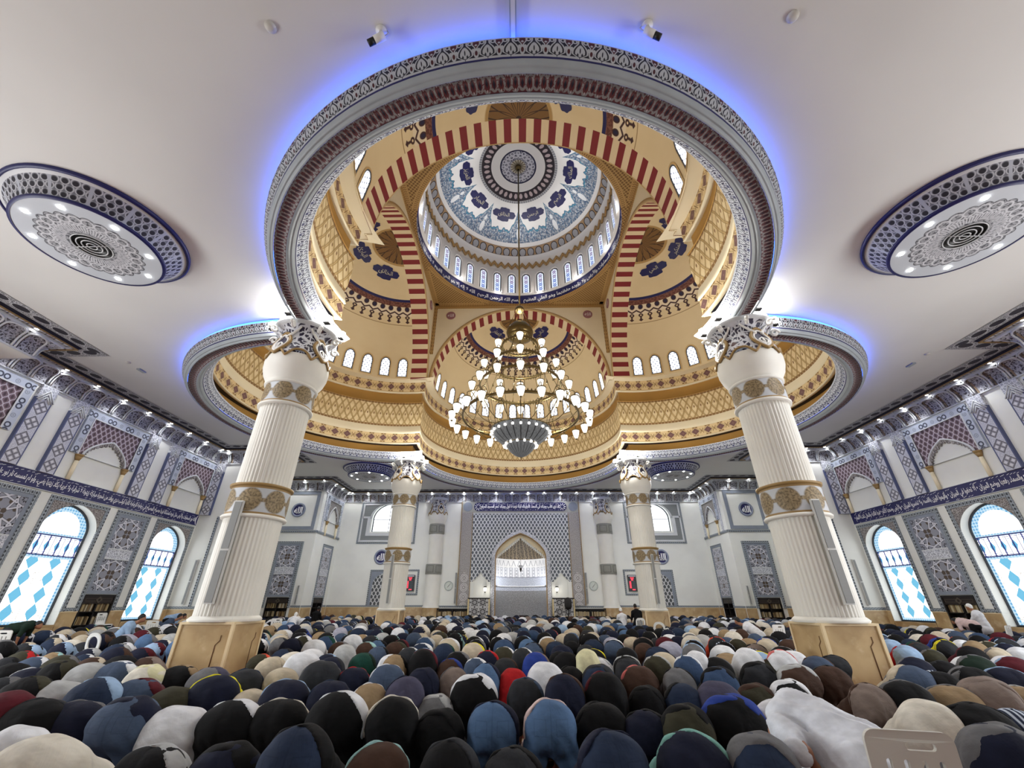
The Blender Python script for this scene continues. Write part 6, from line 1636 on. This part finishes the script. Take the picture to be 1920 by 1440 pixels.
# measured rows: (u, v of the top, width px, trousers, shirt)   None = one piece robe
ROWS={}
ROWS[0]=(3.72,[(30,1381,80,'white',None),(82,1400,150,'cream',None),(290,1415,120,'black','light grey'),(432,1410,118,'navy','black'),(565,1381,122,'dark denim','black'),(712,1411,112,'brown','teal'),(845,1407,105,'black','charcoal'),(962,1420,95,'charcoal','black'),(1145,1390,124,'dark denim','navy'),(1293,1391,124,'navy','mint'),(1420,1395,118,'dark denim','grey'),(1868,1379,128,'navy','grey')])
ROWS[1]=(4.95,[(20,1311,85,'maroon',None),(75,1324,110,'black','charcoal'),(150,1327,118,'navy','grey'),(248,1320,118,'slate blue','navy'),(335,1337,120,'white',None),(443,1326,112,'black','white'),(530,1324,100,'black','cream'),(640,1312,104,'black','white'),(740,1320,90,'black','cream'),(827,1342,84,'black','black'),(925,1329,88,'light denim','navy'),(1030,1325,90,'light denim','pink'),(1125,1330,90,'black','black'),(1210,1344,82,'navy','black'),(1283,1334,86,'olive','black'),(1367,1317,105,'black','blue'),(1465,1327,112,'white',None),(1735,1327,92,'cream',None),(1822,1332,118,'black','black'),(1898,1343,90,'striped blue','striped blue')])
ROWS[2]=(6.05,[(12,1281,70,'charcoal','grey'),(60,1280,86,'black','olive'),(112,1287,98,'light grey',None),(188,1282,86,'dark denim','light blue'),(265,1283,92,'slate blue','maroon'),(328,1298,74,'olive',None),(408,1277,88,'navy','yellow'),(472,1302,60,'beige',None),(540,1285,84,'navy','light blue'),(622,1287,72,'navy','dark denim'),(695,1292,62,'khaki','white'),(762,1280,68,'purple grey','navy'),(818,1311,52,'grey','light grey'),(890,1275,80,'black','white'),(985,1282,62,'charcoal','slate blue'),(1057,1276,68,'navy','brown'),(1132,1272,70,'black','maroon'),(1210,1296,60,'black','black'),(1277,1292,64,'dark denim','black'),(1345,1289,74,'purple grey',None),(1414,1292,66,'olive','brown'),(1477,1285,68,'black','white'),(1625,1292,64,'taupe','brown'),(1690,1287,84,'black','grey'),(1778,1295,88,'khaki','grey'),(1842,1281,92,'taupe','taupe'),(1905,1296,70,'khaki','light grey')])
ROWS[3]=(7.28,[(25,1252,62,'black','charcoal'),(60,1261,66,'navy','white'),(118,1247,64,'black','olive'),(170,1252,66,'light grey',None),(226,1249,70,'slate blue','white'),(280,1255,66,'cream','pale yellow'),(342,1256,66,'black','khaki'),(398,1260,70,'grey','purple grey'),(462,1263,62,'charcoal','dark denim'),(530,1261,56,'beige',None),(605,1249,68,'charcoal','grey'),(665,1260,56,'navy','red'),(728,1255,60,'slate blue','white'),(795,1261,56,'navy','navy'),(852,1260,48,'taupe','grey'),(912,1253,50,'light denim','navy'),(962,1262,44,'red',None),(1022,1251,62,'white',None),(1068,1258,50,'black','black'),(1122,1255,58,'dark denim','charcoal'),(1196,1257,62,'brown','coral'),(1270,1261,54,'grey','black'),(1345,1259,60,'denim','black'),(1418,1250,60,'charcoal','black'),(1490,1255,70,'brown','light grey'),(1552,1257,64,'brown','charcoal'),(1702,1257,76,'slate blue','beige'),(1757,1267,64,'black','striped blue'),(1815,1259,74,'black','grey'),(1880,1260,78,'navy','light blue')])
ROWS[4]=(8.45,[(15,1240,46,'charcoal','black'),(67,1239,58,'slate blue','white'),(120,1236,56,'olive','grey'),(175,1240,54,'brown','beige'),(230,1237,60,'black','black'),(280,1239,54,'brown','taupe'),(512,1239,52,'beige','beige'),(570,1231,62,'white',None),(622,1240,50,'navy','charcoal'),(682,1232,46,'green','dark green'),(742,1235,44,'khaki','black'),(795,1226,50,'black','maroon'),(845,1242,44,'brown','blue'),(893,1241,44,'slate blue','white'),(948,1241,44,'charcoal','brown'),(1005,1231,48,'blue','taupe'),(1062,1231,50,'black','black'),(1100,1226,40,'pale yellow',None),(1122,1240,46,'white','light grey'),(1177,1242,46,'charcoal','charcoal'),(1230,1237,48,'olive','light grey'),(1287,1237,48,'denim','white'),(1305,1229,40,'white',None),(1342,1240,52,'black','grey'),(1400,1224,50,'white',None),(1447,1242,48,'olive','brown'),(1462,1227,50,'white','coral'),(1530,1238,52,'slate blue','brown'),(1712,1240,54,'navy','grey'),(1765,1246,50,'black','charcoal'),(1825,1236,56,'dark green','grey'),(1897,1239,56,'maroon','light blue')])
RN=['front','second','third','fourth','fifth','sixth','seventh','eighth','ninth']
NEARX=[]
for k,(d,lst) in ROWS.items():
    y=CAM[1]+d; n=len(lst)
    for i,(u,v,w,tr,sh) in enumerate(lst):
        yy=y+rng.normal(0,.05)
        dr=_F+_R*(u-960)/FOC-_U*(v-720)/FOC; t=(yy-CAM[1])/dr[1]; X=CAM+t*dr
        wm=w/FOC*t
        sz=float(np.clip(X[2]/.635,.78,1.22)); sx=float(np.clip(wm/.455,.86,1.22))
        row='front row' if k==0 else '%s row'%RN[k]
        person(float(X[0]),yy,tr,sh,'person bowed %s, %s in %s'%(desc(tr,sh),where(i,n,X[0]),row),sx,sz,rng.normal(0,.05),k<4,belt=(tr in('light denim','dark denim') or u in (845,827,740)) and sh is not None and k<2)
        NEARX.append((X[0],yy))
PAL_T=['black']*9+['navy']*6+['charcoal']*5+['dark denim']*4+['denim']*3+['slate blue']*3+['grey']*2+['olive']*2+['brown']*2+['khaki']*2+['beige']*2+['taupe','light denim','light blue','maroon']
PAL_S=['black']*5+['white']*7+['grey']*4+['light grey']*4+['navy']*4+['light blue']*3+['cream']*2+['charcoal']*2+['maroon','brown','olive','beige','blue','teal','taupe','yellow','red','orange','green','striped blue']
PAL_R=['white']*8+['cream']*3+['light grey']*3+['beige']*2+['grey','lavender','light blue','black']
def pick():
    if rng.random()<.23: return str(rng.choice(PAL_R)),None
    return str(rng.choice(PAL_T)),str(rng.choice(PAL_S))
def xlim(y): return 16.4 if y<-5.6 else (18.0 if y<5.8 else (14.6 if y<7.9 else (18.0 if y<12.8 else 14.4)))
def blocked(x,y):
    for cx,cy in ((-7,-7),(7,-7),(-7,7),(7,7)):
        if abs(x-cx)<1.0 and -1.55<y-cy<1.12: return True
    for cx,cy,r in KEEP:
        if abs(x-cx)<r and abs(y-cy)<.75: return True
    return False
KEEP=[(-14.1,-5.2,.5),(-10.6,-6.2,.45),(-15.3,1.4,.5),(8.8,-1.2,.5),(5.6,4.6,.6),(5.4,.9,.6),(16.2,-1.5,.6),(-11.5,4.0,.5),(-15.2,-3.6,.7),(-13.4,-2.2,.6),(-16.6,3.9,.6),(17.3,.6,.6),(-11.9,8.8,.5)]
rows=[]; d=9.62
while CAM[1]+d<16.4: rows.append(d); d+=1.2
CROWD=[]
for k,d in enumerate(rows):
    y=CAM[1]+d; half=min(xlim(y),d*1.27+1.0); x=-half+rng.random()*.5; lst=[]
    while x<half:
        yy=y+rng.normal(0,.07)
        if not blocked(x,yy): lst.append((x,yy))
        x+=.66+rng.normal(0,.05)
    for i,(x,yy) in enumerate(lst):
        tr,sh=pick()
        if k<4 and NP[0]<298:
            person(x,yy,tr,sh,'person bowed %s, %s in %s row'%(desc(tr,sh),where(i,len(lst),x),RN[k+5]),.92+rng.random()*.22,.88+rng.random()*.2,rng.normal(0,.06),False)
        else: CROWD.append((x,yy,tr,sh,.90+rng.random()*.24,.86+rng.random()*.22,rng.normal(0,.08)))
V1,F1,MI1=combine([(0,'tr'),(1,'sh'),(2,'hair')],.062); V2,F2,MI2=combine([(0,'ro'),(2,'hair')],.062)
mats=[HAIR]; mid={}
VV=[];FF=[];MM=[];n=0
for x,y,tr,sh,sx,sz,rz in CROWD:
    V,F,MI=(V1,F1,MI1) if sh else (V2,F2,MI2)
    for c in (tr,sh):
        if c and c not in mid: mid[c]=len(mats); mats.append(cmat(c))
    lut=np.array([mid[tr],mid[sh] if sh else 0,0])
    q=V*np.array((sx,sx,sz)); VV.append(np.c_[q[:,0]*cos(rz)-q[:,1]*sin(rz)+x,q[:,0]*sin(rz)+q[:,1]*cos(rz)+y,q[:,2]]); FF.append(F+n); MM.append(lut[MI]); n+=len(V)
o=mesh('crowd',np.concatenate(VV),np.concatenate(FF),mats,None,np.concatenate(MM)); tag(o,'farther rows of worshippers bowed to the floor as far as the mihrab','crowd',kind='stuff')
# ------------------------------------------------------------------ people in other poses
def fig(name,skin,garm,label,loc,rz=0,sk=SKIN,bb=((-.5,-.6,-.02),(.5,.9,1.5)),h=.024,sc=1.0):
    me,_,_=proto_mesh(skin,h,'person_body',bb); o=bpy.data.objects.new('person',me); COL.objects.link(o); o.data.materials[0]=sk
    for nm,f,m_ in garm:
        me,_,_=proto_mesh(f,h,nm,bb); q=bpy.data.objects.new(nm,me); COL.objects.link(q); q.parent=o; q.data.materials[0]=m_
    o.location=loc; o.rotation_euler=(0,0,rz); o.scale=(sc,sc,sc); tag(o,label,'person'); return o
def head(p,c,t=(0,.02,0),k=1.0):
    c=np.array(c,float); d=ell(p,c,(.078*k,.098*k,.115*k)); d=smin(d,ell(p,c+np.array((0,.095,-.02)),(.016,.022,.022)),k=.015); d=smin(d,ell(p,c+np.array((0,.06,-.075)),(.05,.045,.045)),k=.03)
    for s in (-1,1): d=smin(d,ell(p,c+np.array((s*.08,-.005,-.01)),(.012,.024,.032)),k=.008)
    return d
def hairf(c,cut=-.02): 
    c=np.array(c,float); return lambda p: np.maximum(ell(p,c+np.array((0,-.012,.015)),(.088,.106,.118)),-(p[:,2]-c[2]-cut+.55*(p[:,1]-c[1])*-1.0-.0))
def hand(p,w,dirv,s=1):
    w=np.array(w,float); dirv=np.array(dirv,float)/np.linalg.norm(dirv); sd=np.cross(dirv,(0,0,1.)); sd=sd/np.linalg.norm(sd) if np.linalg.norm(sd)>.1 else np.array((1.,0,0))
    d=cap(p,w,w+dirv*.085,.026,.03)
    for q,L in enumerate((.055,.07,.074,.062)): b=w+dirv*.09+sd*(q-1.5)*.019; d=smin(d,cap(p,b,b+dirv*L*.6+np.array((0,.01,-.012)),.0095,.009),cap(p,b+dirv*L*.6+np.array((0,.01,-.012)),b+dirv*L+np.array((0,.018,-.035)),.009,.008),k=.006)
    b=w+dirv*.03+sd*s*.028; return smin(d,cap(p,b,b+dirv*.05+sd*s*.03,.012,.009),k=.01)
# (1) white robed man bending forward from the chair in the foreground
S1=lambda p: smin(head(p,(-.26,.70,.60)),cap(p,(-.24,.58,.70),(-.25,.66,.65),.055),cap(p,(-.20,.46,.76),(0,.05,.60),.15,.16),cap(p,(.02,.0,.55),(.16,.40,.50),.11,.08),cap(p,(-.12,.0,.55),(-.14,.42,.50),.11,.08),cap(p,(.16,.40,.50),(.16,.38,.06),.07,.05),cap(p,(-.14,.42,.50),(-.14,.40,.06),.07,.05),cap(p,(.16,.36,.04),(.16,.52,.03),.045,.03),cap(p,(-.14,.38,.04),(-.14,.54,.03),.045,.03),cap(p,(-.38,.38,.72),(-.44,.10,.64),.05,.04),cap(p,(-.44,.10,.64),(-.36,.16,.54),.035,.03),cap(p,(.02,.52,.72),(.16,.56,.55),.05,.04),hand(p,(-.36,.16,.54),(.25,.5,-.75)),hand(p,(.16,.56,.55),(.1,.2,-1)),k=.03)
G1=lambda p: np.maximum(smin(cap(p,(-.21,.48,.76),(-.02,.05,.62),.17,.19),cap(p,(-.34,.44,.75),(-.04,.50,.75),.11,.12),cap(p,(.02,.0,.56),(.18,.42,.50),.17,.14),cap(p,(-.12,.0,.56),(-.18,.42,.50),.17,.14),cap(p,(.19,.42,.48),(.2,.40,.10),.13,.15),cap(p,(-.19,.44,.48),(-.2,.42,.10),.13,.15),cap(p,(-.39,.40,.73),(-.46,.14,.64),.095,.075),cap(p,(.04,.50,.74),(.16,.54,.58),.09,.075),k=.06)+.012*np.sin(p[:,0]*26+p[:,1]*16+3*np.sin(p[:,2]*8))+fold(p,.009,.7,3.)+.008*np.sin((p[:,0]*1.2+p[:,1]+p[:,2]*.4)*38),-(p[:,2]-.06))
fig('person',S1,[('robe',G1,cloth((222,225,232))),('cap',hairf((-.26,.70,.60),.02),cloth((60,20,24)))],'person in white robe bending forward from the white chair in the right foreground',(2.30,-14.30,0),.05,bb=((-.85,-.35,-.02),(.5,1.0,1.15)),h=.022)
# (2) generic bending / kneeling / sitting poses
def kneel_pose(lean=.25,h0=.5):
    hd=(0,.12+lean*.9,h0+.62-lean*.35)
    sk=lambda p: smin(head(p,hd),cap(p,(hd[0],hd[1]-.05,hd[2]-.1),(0,lean*.6+.03,h0+.38-lean*.2),.055),cap(p,(0,lean*.55,h0+.34-lean*.2),(0,0,h0-.10),.14,.15),cap(p,(.1,0,h0-.15),(.14,.40,.12),.10,.07),cap(p,(-.1,0,h0-.15),(-.14,.40,.12),.10,.07),cap(p,(.14,.4,.08),(.12,-.08,.07),.06,.05),cap(p,(-.14,.4,.08),(-.12,-.08,.07),.06,.05),cap(p,(.2,lean*.55,h0+.32-lean*.2),(.25,.24+lean*.3,h0-.05),.05,.04),cap(p,(-.2,lean*.55,h0+.32-lean*.2),(-.25,.24+lean*.3,h0-.05),.05,.04),hand(p,(.25,.24+lean*.3,h0-.05),(-.1,.7,-.7)),hand(p,(-.25,.24+lean*.3,h0-.05),(.1,.7,-.7),-1),k=.03)
    sh=lambda p: smin(cap(p,(0,lean*.55,h0+.34-lean*.2),(0,0,h0-.08),.17,.185),cap(p,(-.15,lean*.55,h0+.34-lean*.2),(.15,lean*.55,h0+.34-lean*.2),.10),cap(p,(.2,lean*.55,h0+.33-lean*.2),(.25,.2+lean*.3,h0+.0),.075,.06),cap(p,(-.2,lean*.55,h0+.33-lean*.2),(-.25,.2+lean*.3,h0+.0),.075,.06),k=.05)+fold(p,.006,1.,2.)
    tr=lambda p: smin(ell(p,(0,-.02,h0-.16),(.21,.19,.17)),cap(p,(.1,0,h0-.15),(.15,.42,.12),.13,.09),cap(p,(-.1,0,h0-.15),(-.15,.42,.12),.13,.09),cap(p,(.14,.4,.08),(.12,-.04,.08),.08,.06),cap(p,(-.14,.4,.08),(-.12,-.04,.08),.08,.06),k=.04)
    return sk,sh,tr,hd
def bend_pose(arm=True):
    hd=(0,.62,.98)
    sk=lambda p: smin(head(p,hd),cap(p,(0,.54,.98),(0,.44,.96),.055),cap(p,(0,.40,.95),(0,0,.86),.14,.15),cap(p,(.1,0,.84),(.12,.02,.45),.10,.07),cap(p,(-.1,0,.84),(-.12,.02,.45),.10,.07),cap(p,(.12,.02,.45),(.12,-.06,.08),.07,.05),cap(p,(-.12,.02,.45),(-.12,-.06,.08),.07,.05),cap(p,(.12,-.06,.04),(.12,.10,.03),.045,.03),cap(p,(-.12,-.06,.04),(-.12,.10,.03),.045,.03),cap(p,(.2,.40,.93),(.22,.36,.66),.05,.042),cap(p,(.22,.36,.66),(.18,.36,.44),.04,.03),cap(p,(-.2,.40,.93),(-.22,.36,.66),.05,.042),cap(p,(-.22,.36,.66),(-.18,.36,.44),.04,.03),hand(p,(.18,.36,.46),(0,.05,-1)),hand(p,(-.18,.36,.46),(0,.05,-1),-1),k=.03)
    sh=lambda p: smin(cap(p,(0,.40,.95),(0,-.02,.86),.17,.18),cap(p,(-.15,.40,.94),(.15,.40,.94),.10),cap(p,(.2,.40,.93),(.22,.37,.70),.075,.065),cap(p,(-.2,.40,.93),(-.22,.37,.70),.075,.065),k=.05)+fold(p,.006,1.,2.)
    tr=lambda p: smin(ell(p,(0,-.03,.82),(.2,.18,.15)),cap(p,(.1,0,.82),(.12,.02,.45),.125,.095),cap(p,(-.1,0,.82),(-.12,.02,.45),.125,.095),cap(p,(.12,.02,.45),(.12,-.06,.09),.092,.075),cap(p,(-.12,.02,.45),(-.12,-.06,.09),.092,.075),k=.04)
    return sk,sh,tr,hd
BBK=((-.45,-.45,-.02),(.45,.95,1.45))
def posed(kind,shc,trc,label,loc,rz,hairm=HAIR,sk_=SKIN,lean=.25,h0=.5,sc=1.0):
    sk,sh,tr,hd=kneel_pose(lean,h0) if kind=='kneel' else bend_pose()
    return fig('person',sk,[('shirt',sh,cmat(shc)),('trousers',tr,cmat(trc)),('hair' if hairm is HAIR else 'cap',hairf(hd),hairm)],label,loc,rz,sk_,BBK,.028,sc)
posed('bend','dark green','charcoal','person in dark green shirt bending forward before the left stained window',(-15.35,-3.9,0),-1.2,sc=.93)
posed('kneel','light blue','navy','person in light blue shirt rising on the knees beside the round backed chair',(-13.35,-2.35,0),-1.1,lean=.35,sc=1.05)
posed('bend','light blue','black','person in pale blue shirt bending under the farther left stained window',(-16.5,3.75,0),-.9,sc=.95)
posed('kneel','slate blue','navy','person in slate shirt leaning forward beside the white chair below the farther left window',(-15.9,2.7,0),-1.0,lean=.5)
posed('kneel','white','light blue','person in white cap kneeling upright near the far right column',(5.35,7.2,0),.1,CAPW,lean=.05,h0=.55)
posed('kneel','black','black','person in black jacket sitting on the slatted white chair by the far right column',(5.62,5.05,.28),.0,lean=.1,h0=.55,sc=.95)
posed('kneel','black','black','person in black seated before the dark bookcase on the left of the mihrab wall',(-11.9,9.0,.1),0,sk_=SKIND,lean=.1,h0=.5)
posed('bend','pink','black','person in pink shirt bending forward from the white chair under the right bookcase',(17.0,.2,0),-.9+PI*0+1.2,sc=.92)
posed('kneel','white','white','person in white robe sitting at the right edge below the stained window',(17.9,.75,.25),.3,CAPW,lean=.1,h0=.55)
posed('kneel','white','light blue','person in white shirt leaning forward by the white chair beside the near right column',(8.55,-.55,.05),.6,lean=.7,h0=.5)
posed('kneel','white','white','person in white robe leaning forward by the white chair left of the mihrab',(-11.1,4.7,.05),.3,CAPW,lean=.6,h0=.5)
# ------------------------------------------------------------------ chairs
def rrect(x0,x1,y0,y1,r,n=5):
    P=[]
    for cx,cy,a in ((x1-r,y0+r,-PI/2),(x1-r,y1-r,0),(x0+r,y1-r,PI/2),(x0+r,y0+r,PI)):
        for i in range(n+1): t=a+PI/2*i/n; P.append((cx+r*cos(t),cy+r*sin(t)))
    return P
def chair(loc,rz,label,kind='slot',m=None,arms=False):
    m=m or M['plastic']; c=empty('plastic_chair',loc,rz); tag(c,label,'chair','white plastic chairs')
    f=Fr((0,-.21,.42),(1,0,0),(0,-1,0))
    tilt=empty('backrest_tilt') if False else None
    g=MB()
    if kind=='slot': poly(g,f,rrect(-.235,.235,-.02,.44,.06),[rrect(-.03,.13,.345,.385,.018,3)]+[rrect(x-.014,x+.014,.15,.30,.013,3) for x in (-.135,-.045,.045,.135)],d=.0,back=-.028)
    elif kind=='slat': poly(g,f,rrect(-.22,.22,-.02,.46,.15),[rrect(x-.022,x+.022,.05,.36+.02*(1-abs(x)/.12),.02,3) for x in (-.135,-.068,0,.068,.135)],d=0,back=-.028)
    else: poly(g,f,rrect(-.22,.22,-.02,.44,.19),[rrect(-.15,.15,.05,.36,.14)],d=0,back=-.028)
    V=np.concatenate(g.V); V[:,1]+= -(V[:,2]-.42)*.16 - .25*(V[:,0]**2)*-1.0*.6; g.V=[V]
    g.U=[np.concatenate(g.U)]
    o=g.build('backrest',m,c,smooth=False)
    g=MB(); P=np.array(rrect(-.22,.22,-.21,.22,.06)); fz=Fr((0,0,.43),(1,0,0),(0,0,1)); fz.v=np.array((0,1.,0)); poly(g,fz,P.tolist(),d=0,back=-.03); poly(g,fz,P.tolist(),d=-.03); g.build('seat',m,c,smooth=False)
    for sx in (-1,1):
        for sy in (-1,1): MB().cyl((sx*.19,sy*.18,.42),(sx*.225,sy*.225,0),.024,.018,8).build('leg',m,c)
        if arms: MB().tube([(sx*.23,-.2,.62),(sx*.26,-.05,.64),(sx*.26,.14,.62),(sx*.23,.19,.44)],.02,6).build('armrest',m,c)
    return c
chair((2.30,-14.43,0),-.22,'pale grey plastic chair with slotted back in the right foreground',m=M['plasticg'])
chair((-14.1,-5.05,0),.2,'white plastic chair at the left edge before the bending person')
chair((-10.62,-5.95,0),-.2,'pale plastic chair with round hoop back among the left rows','hoop')
chair((-15.3,1.6,0),.1,'white plastic chair below the farther left stained window')
chair((8.85,-1.0,0),.2,'white slotted plastic chair just left of the near right column')
chair((5.62,4.85,0),.05,'white slatted plastic chair carrying the person in black jacket','slat')
chair((5.48,1.0,0),-.5,'white plastic armchair turned aside in front of the far right column','hoop',arms=True)
chair((16.3,-1.35,0),.5,'white slotted plastic chair near the right bookcase')
chair((-11.5,4.15,0),.2,'white plastic chair among the rows left of the mihrab')
for k in range(4): chair((-18.0,2.15,k*.085),PI/2*-1+PI*0,'white plastic chair in the stack before the left bookcase, %s'%('at the bottom','second from bottom','second from top','on top')[k])
# things in front of the mihrab
o=empty('lectern_seat',(0,16.6,0)); tag(o,'small red brown wooden stand in front of the mihrab niche','stand')
MB().box(-.42,.42,-.2,.2,0,.62).build('body',mat('red_wood',rgb(84,34,30),.5),o,smooth=False); MB().box(-.48,.48,-.24,.24,.62,.68).build('top',M['darkwood'],o,smooth=False)
o=empty('office_chair',(3.5,16.9,0)); tag(o,'black high backed office chair before the right lattice barrier','chair')
MB().box(-.26,.26,-.25,.25,.45,.55).build('seat',M['black'],o); g=MB(); g.lathe([(0,-.45),(.2,-.42),(.27,-.2),(.27,.2),(.2,.4),(0,.45)],20,c=(0,0,0)); V=np.concatenate(g.V); V=V*np.array((1,.3,.9))+np.array((0,-.22,1.45)); g.V=[V]; g.build('backrest',M['black'],o); MB().cyl((0,0,.05),(0,0,.45),.04).build('post',M['black'],o); MB().cyl((0,-.2,.5),(0,-.22,1.1),.04).build('back_stem',M['black'],o)
g=MB()
for k in range(5): a=k*TAU/5; g.cyl((0,0,.07),(.3*cos(a),.3*sin(a),.04),.03,n=6)
g.build('star_base',M['black'],o)
o=empty('microphone_stand',(2.35,16.4,0)); tag(o,'thin black microphone stand right of the mihrab niche','microphone stand')
MB().cyl((0,0,0),(0,0,.03),.14,n=16).build('base',M['black'],o); MB().cyl((0,0,.03),(0,0,.75),.015).build('pole',M['darkmetal'],o); MB().cyl((0,0,.75),(.2,-.05,.98),.012).build('boom',M['darkmetal'],o); MB().cyl((.2,-.05,.98),(.26,-.06,1.05),.03,.035).build('microphone',M['black'],o)
for x,y,lab,c in ((-7.35,-7.45,'left corner of the near left plinth','white'),(-6.6,-7.5,'middle of the near left plinth','white'),(6.5,-7.4,'left corner of the near right plinth','white'),(7.45,-7.45,'right corner of the near right plinth','light blue'),(-7.35,6.55,'left corner of the far left plinth','white'),(7.4,6.5,'right corner of the far right plinth','white')):
    if abs(abs(x)-7)>.5 or True:
        o=empty('tissue_box',(x,y,1.147)); tag(o,'small white tissue pack lying on the %s'%lab,'tissue box','tissue packs on the plinths'); MB().box(-.10,.10,-.055,.055,0,.07).build('carton',cmat(c) if c!='white' else M['plastic'],o,smooth=False); MB().cyl((0,0,.07),(.02,.01,.11),.035,.01,8).build('tissue',M['letter'],o)
# ------------------------------------------------------------------ camera, world, view
cd=bpy.data.cameras.new('camera'); cd.sensor_fit='HORIZONTAL'; cd.sensor_width=36; cd.lens=FOC/1920*36; cd.clip_start=.05; cd.clip_end=200
co=bpy.data.objects.new('camera',cd); COL.objects.link(co); SC.camera=co
co.matrix_world=Matrix(((_R[0],_U[0],-_F[0],CAM[0]),(_R[1],_U[1],-_F[1],CAM[1]),(_R[2],_U[2],-_F[2],CAM[2]),(0,0,0,1)))
w=bpy.data.worlds.new('world'); SC.world=w; w.use_nodes=True; w.node_tree.nodes['Background'].inputs[0].default_value=(.75,.85,1,1); w.node_tree.nodes['Background'].inputs[1].default_value=.4
vs=SC.view_settings; vs.view_transform='Standard'; vs.look='None'; vs.gamma=1; vs.exposure=EXPO; vs.use_curve_mapping=False
try:
    SC.cycles.max_bounces=6; SC.cycles.diffuse_bounces=4; SC.cycles.glossy_bounces=2; SC.cycles.transmission_bounces=2; SC.cycles.use_denoising=True; SC.cycles.caustics_reflective=False; SC.cycles.caustics_refractive=False; SC.cycles.sample_clamp_indirect=4
except Exception as e: pass
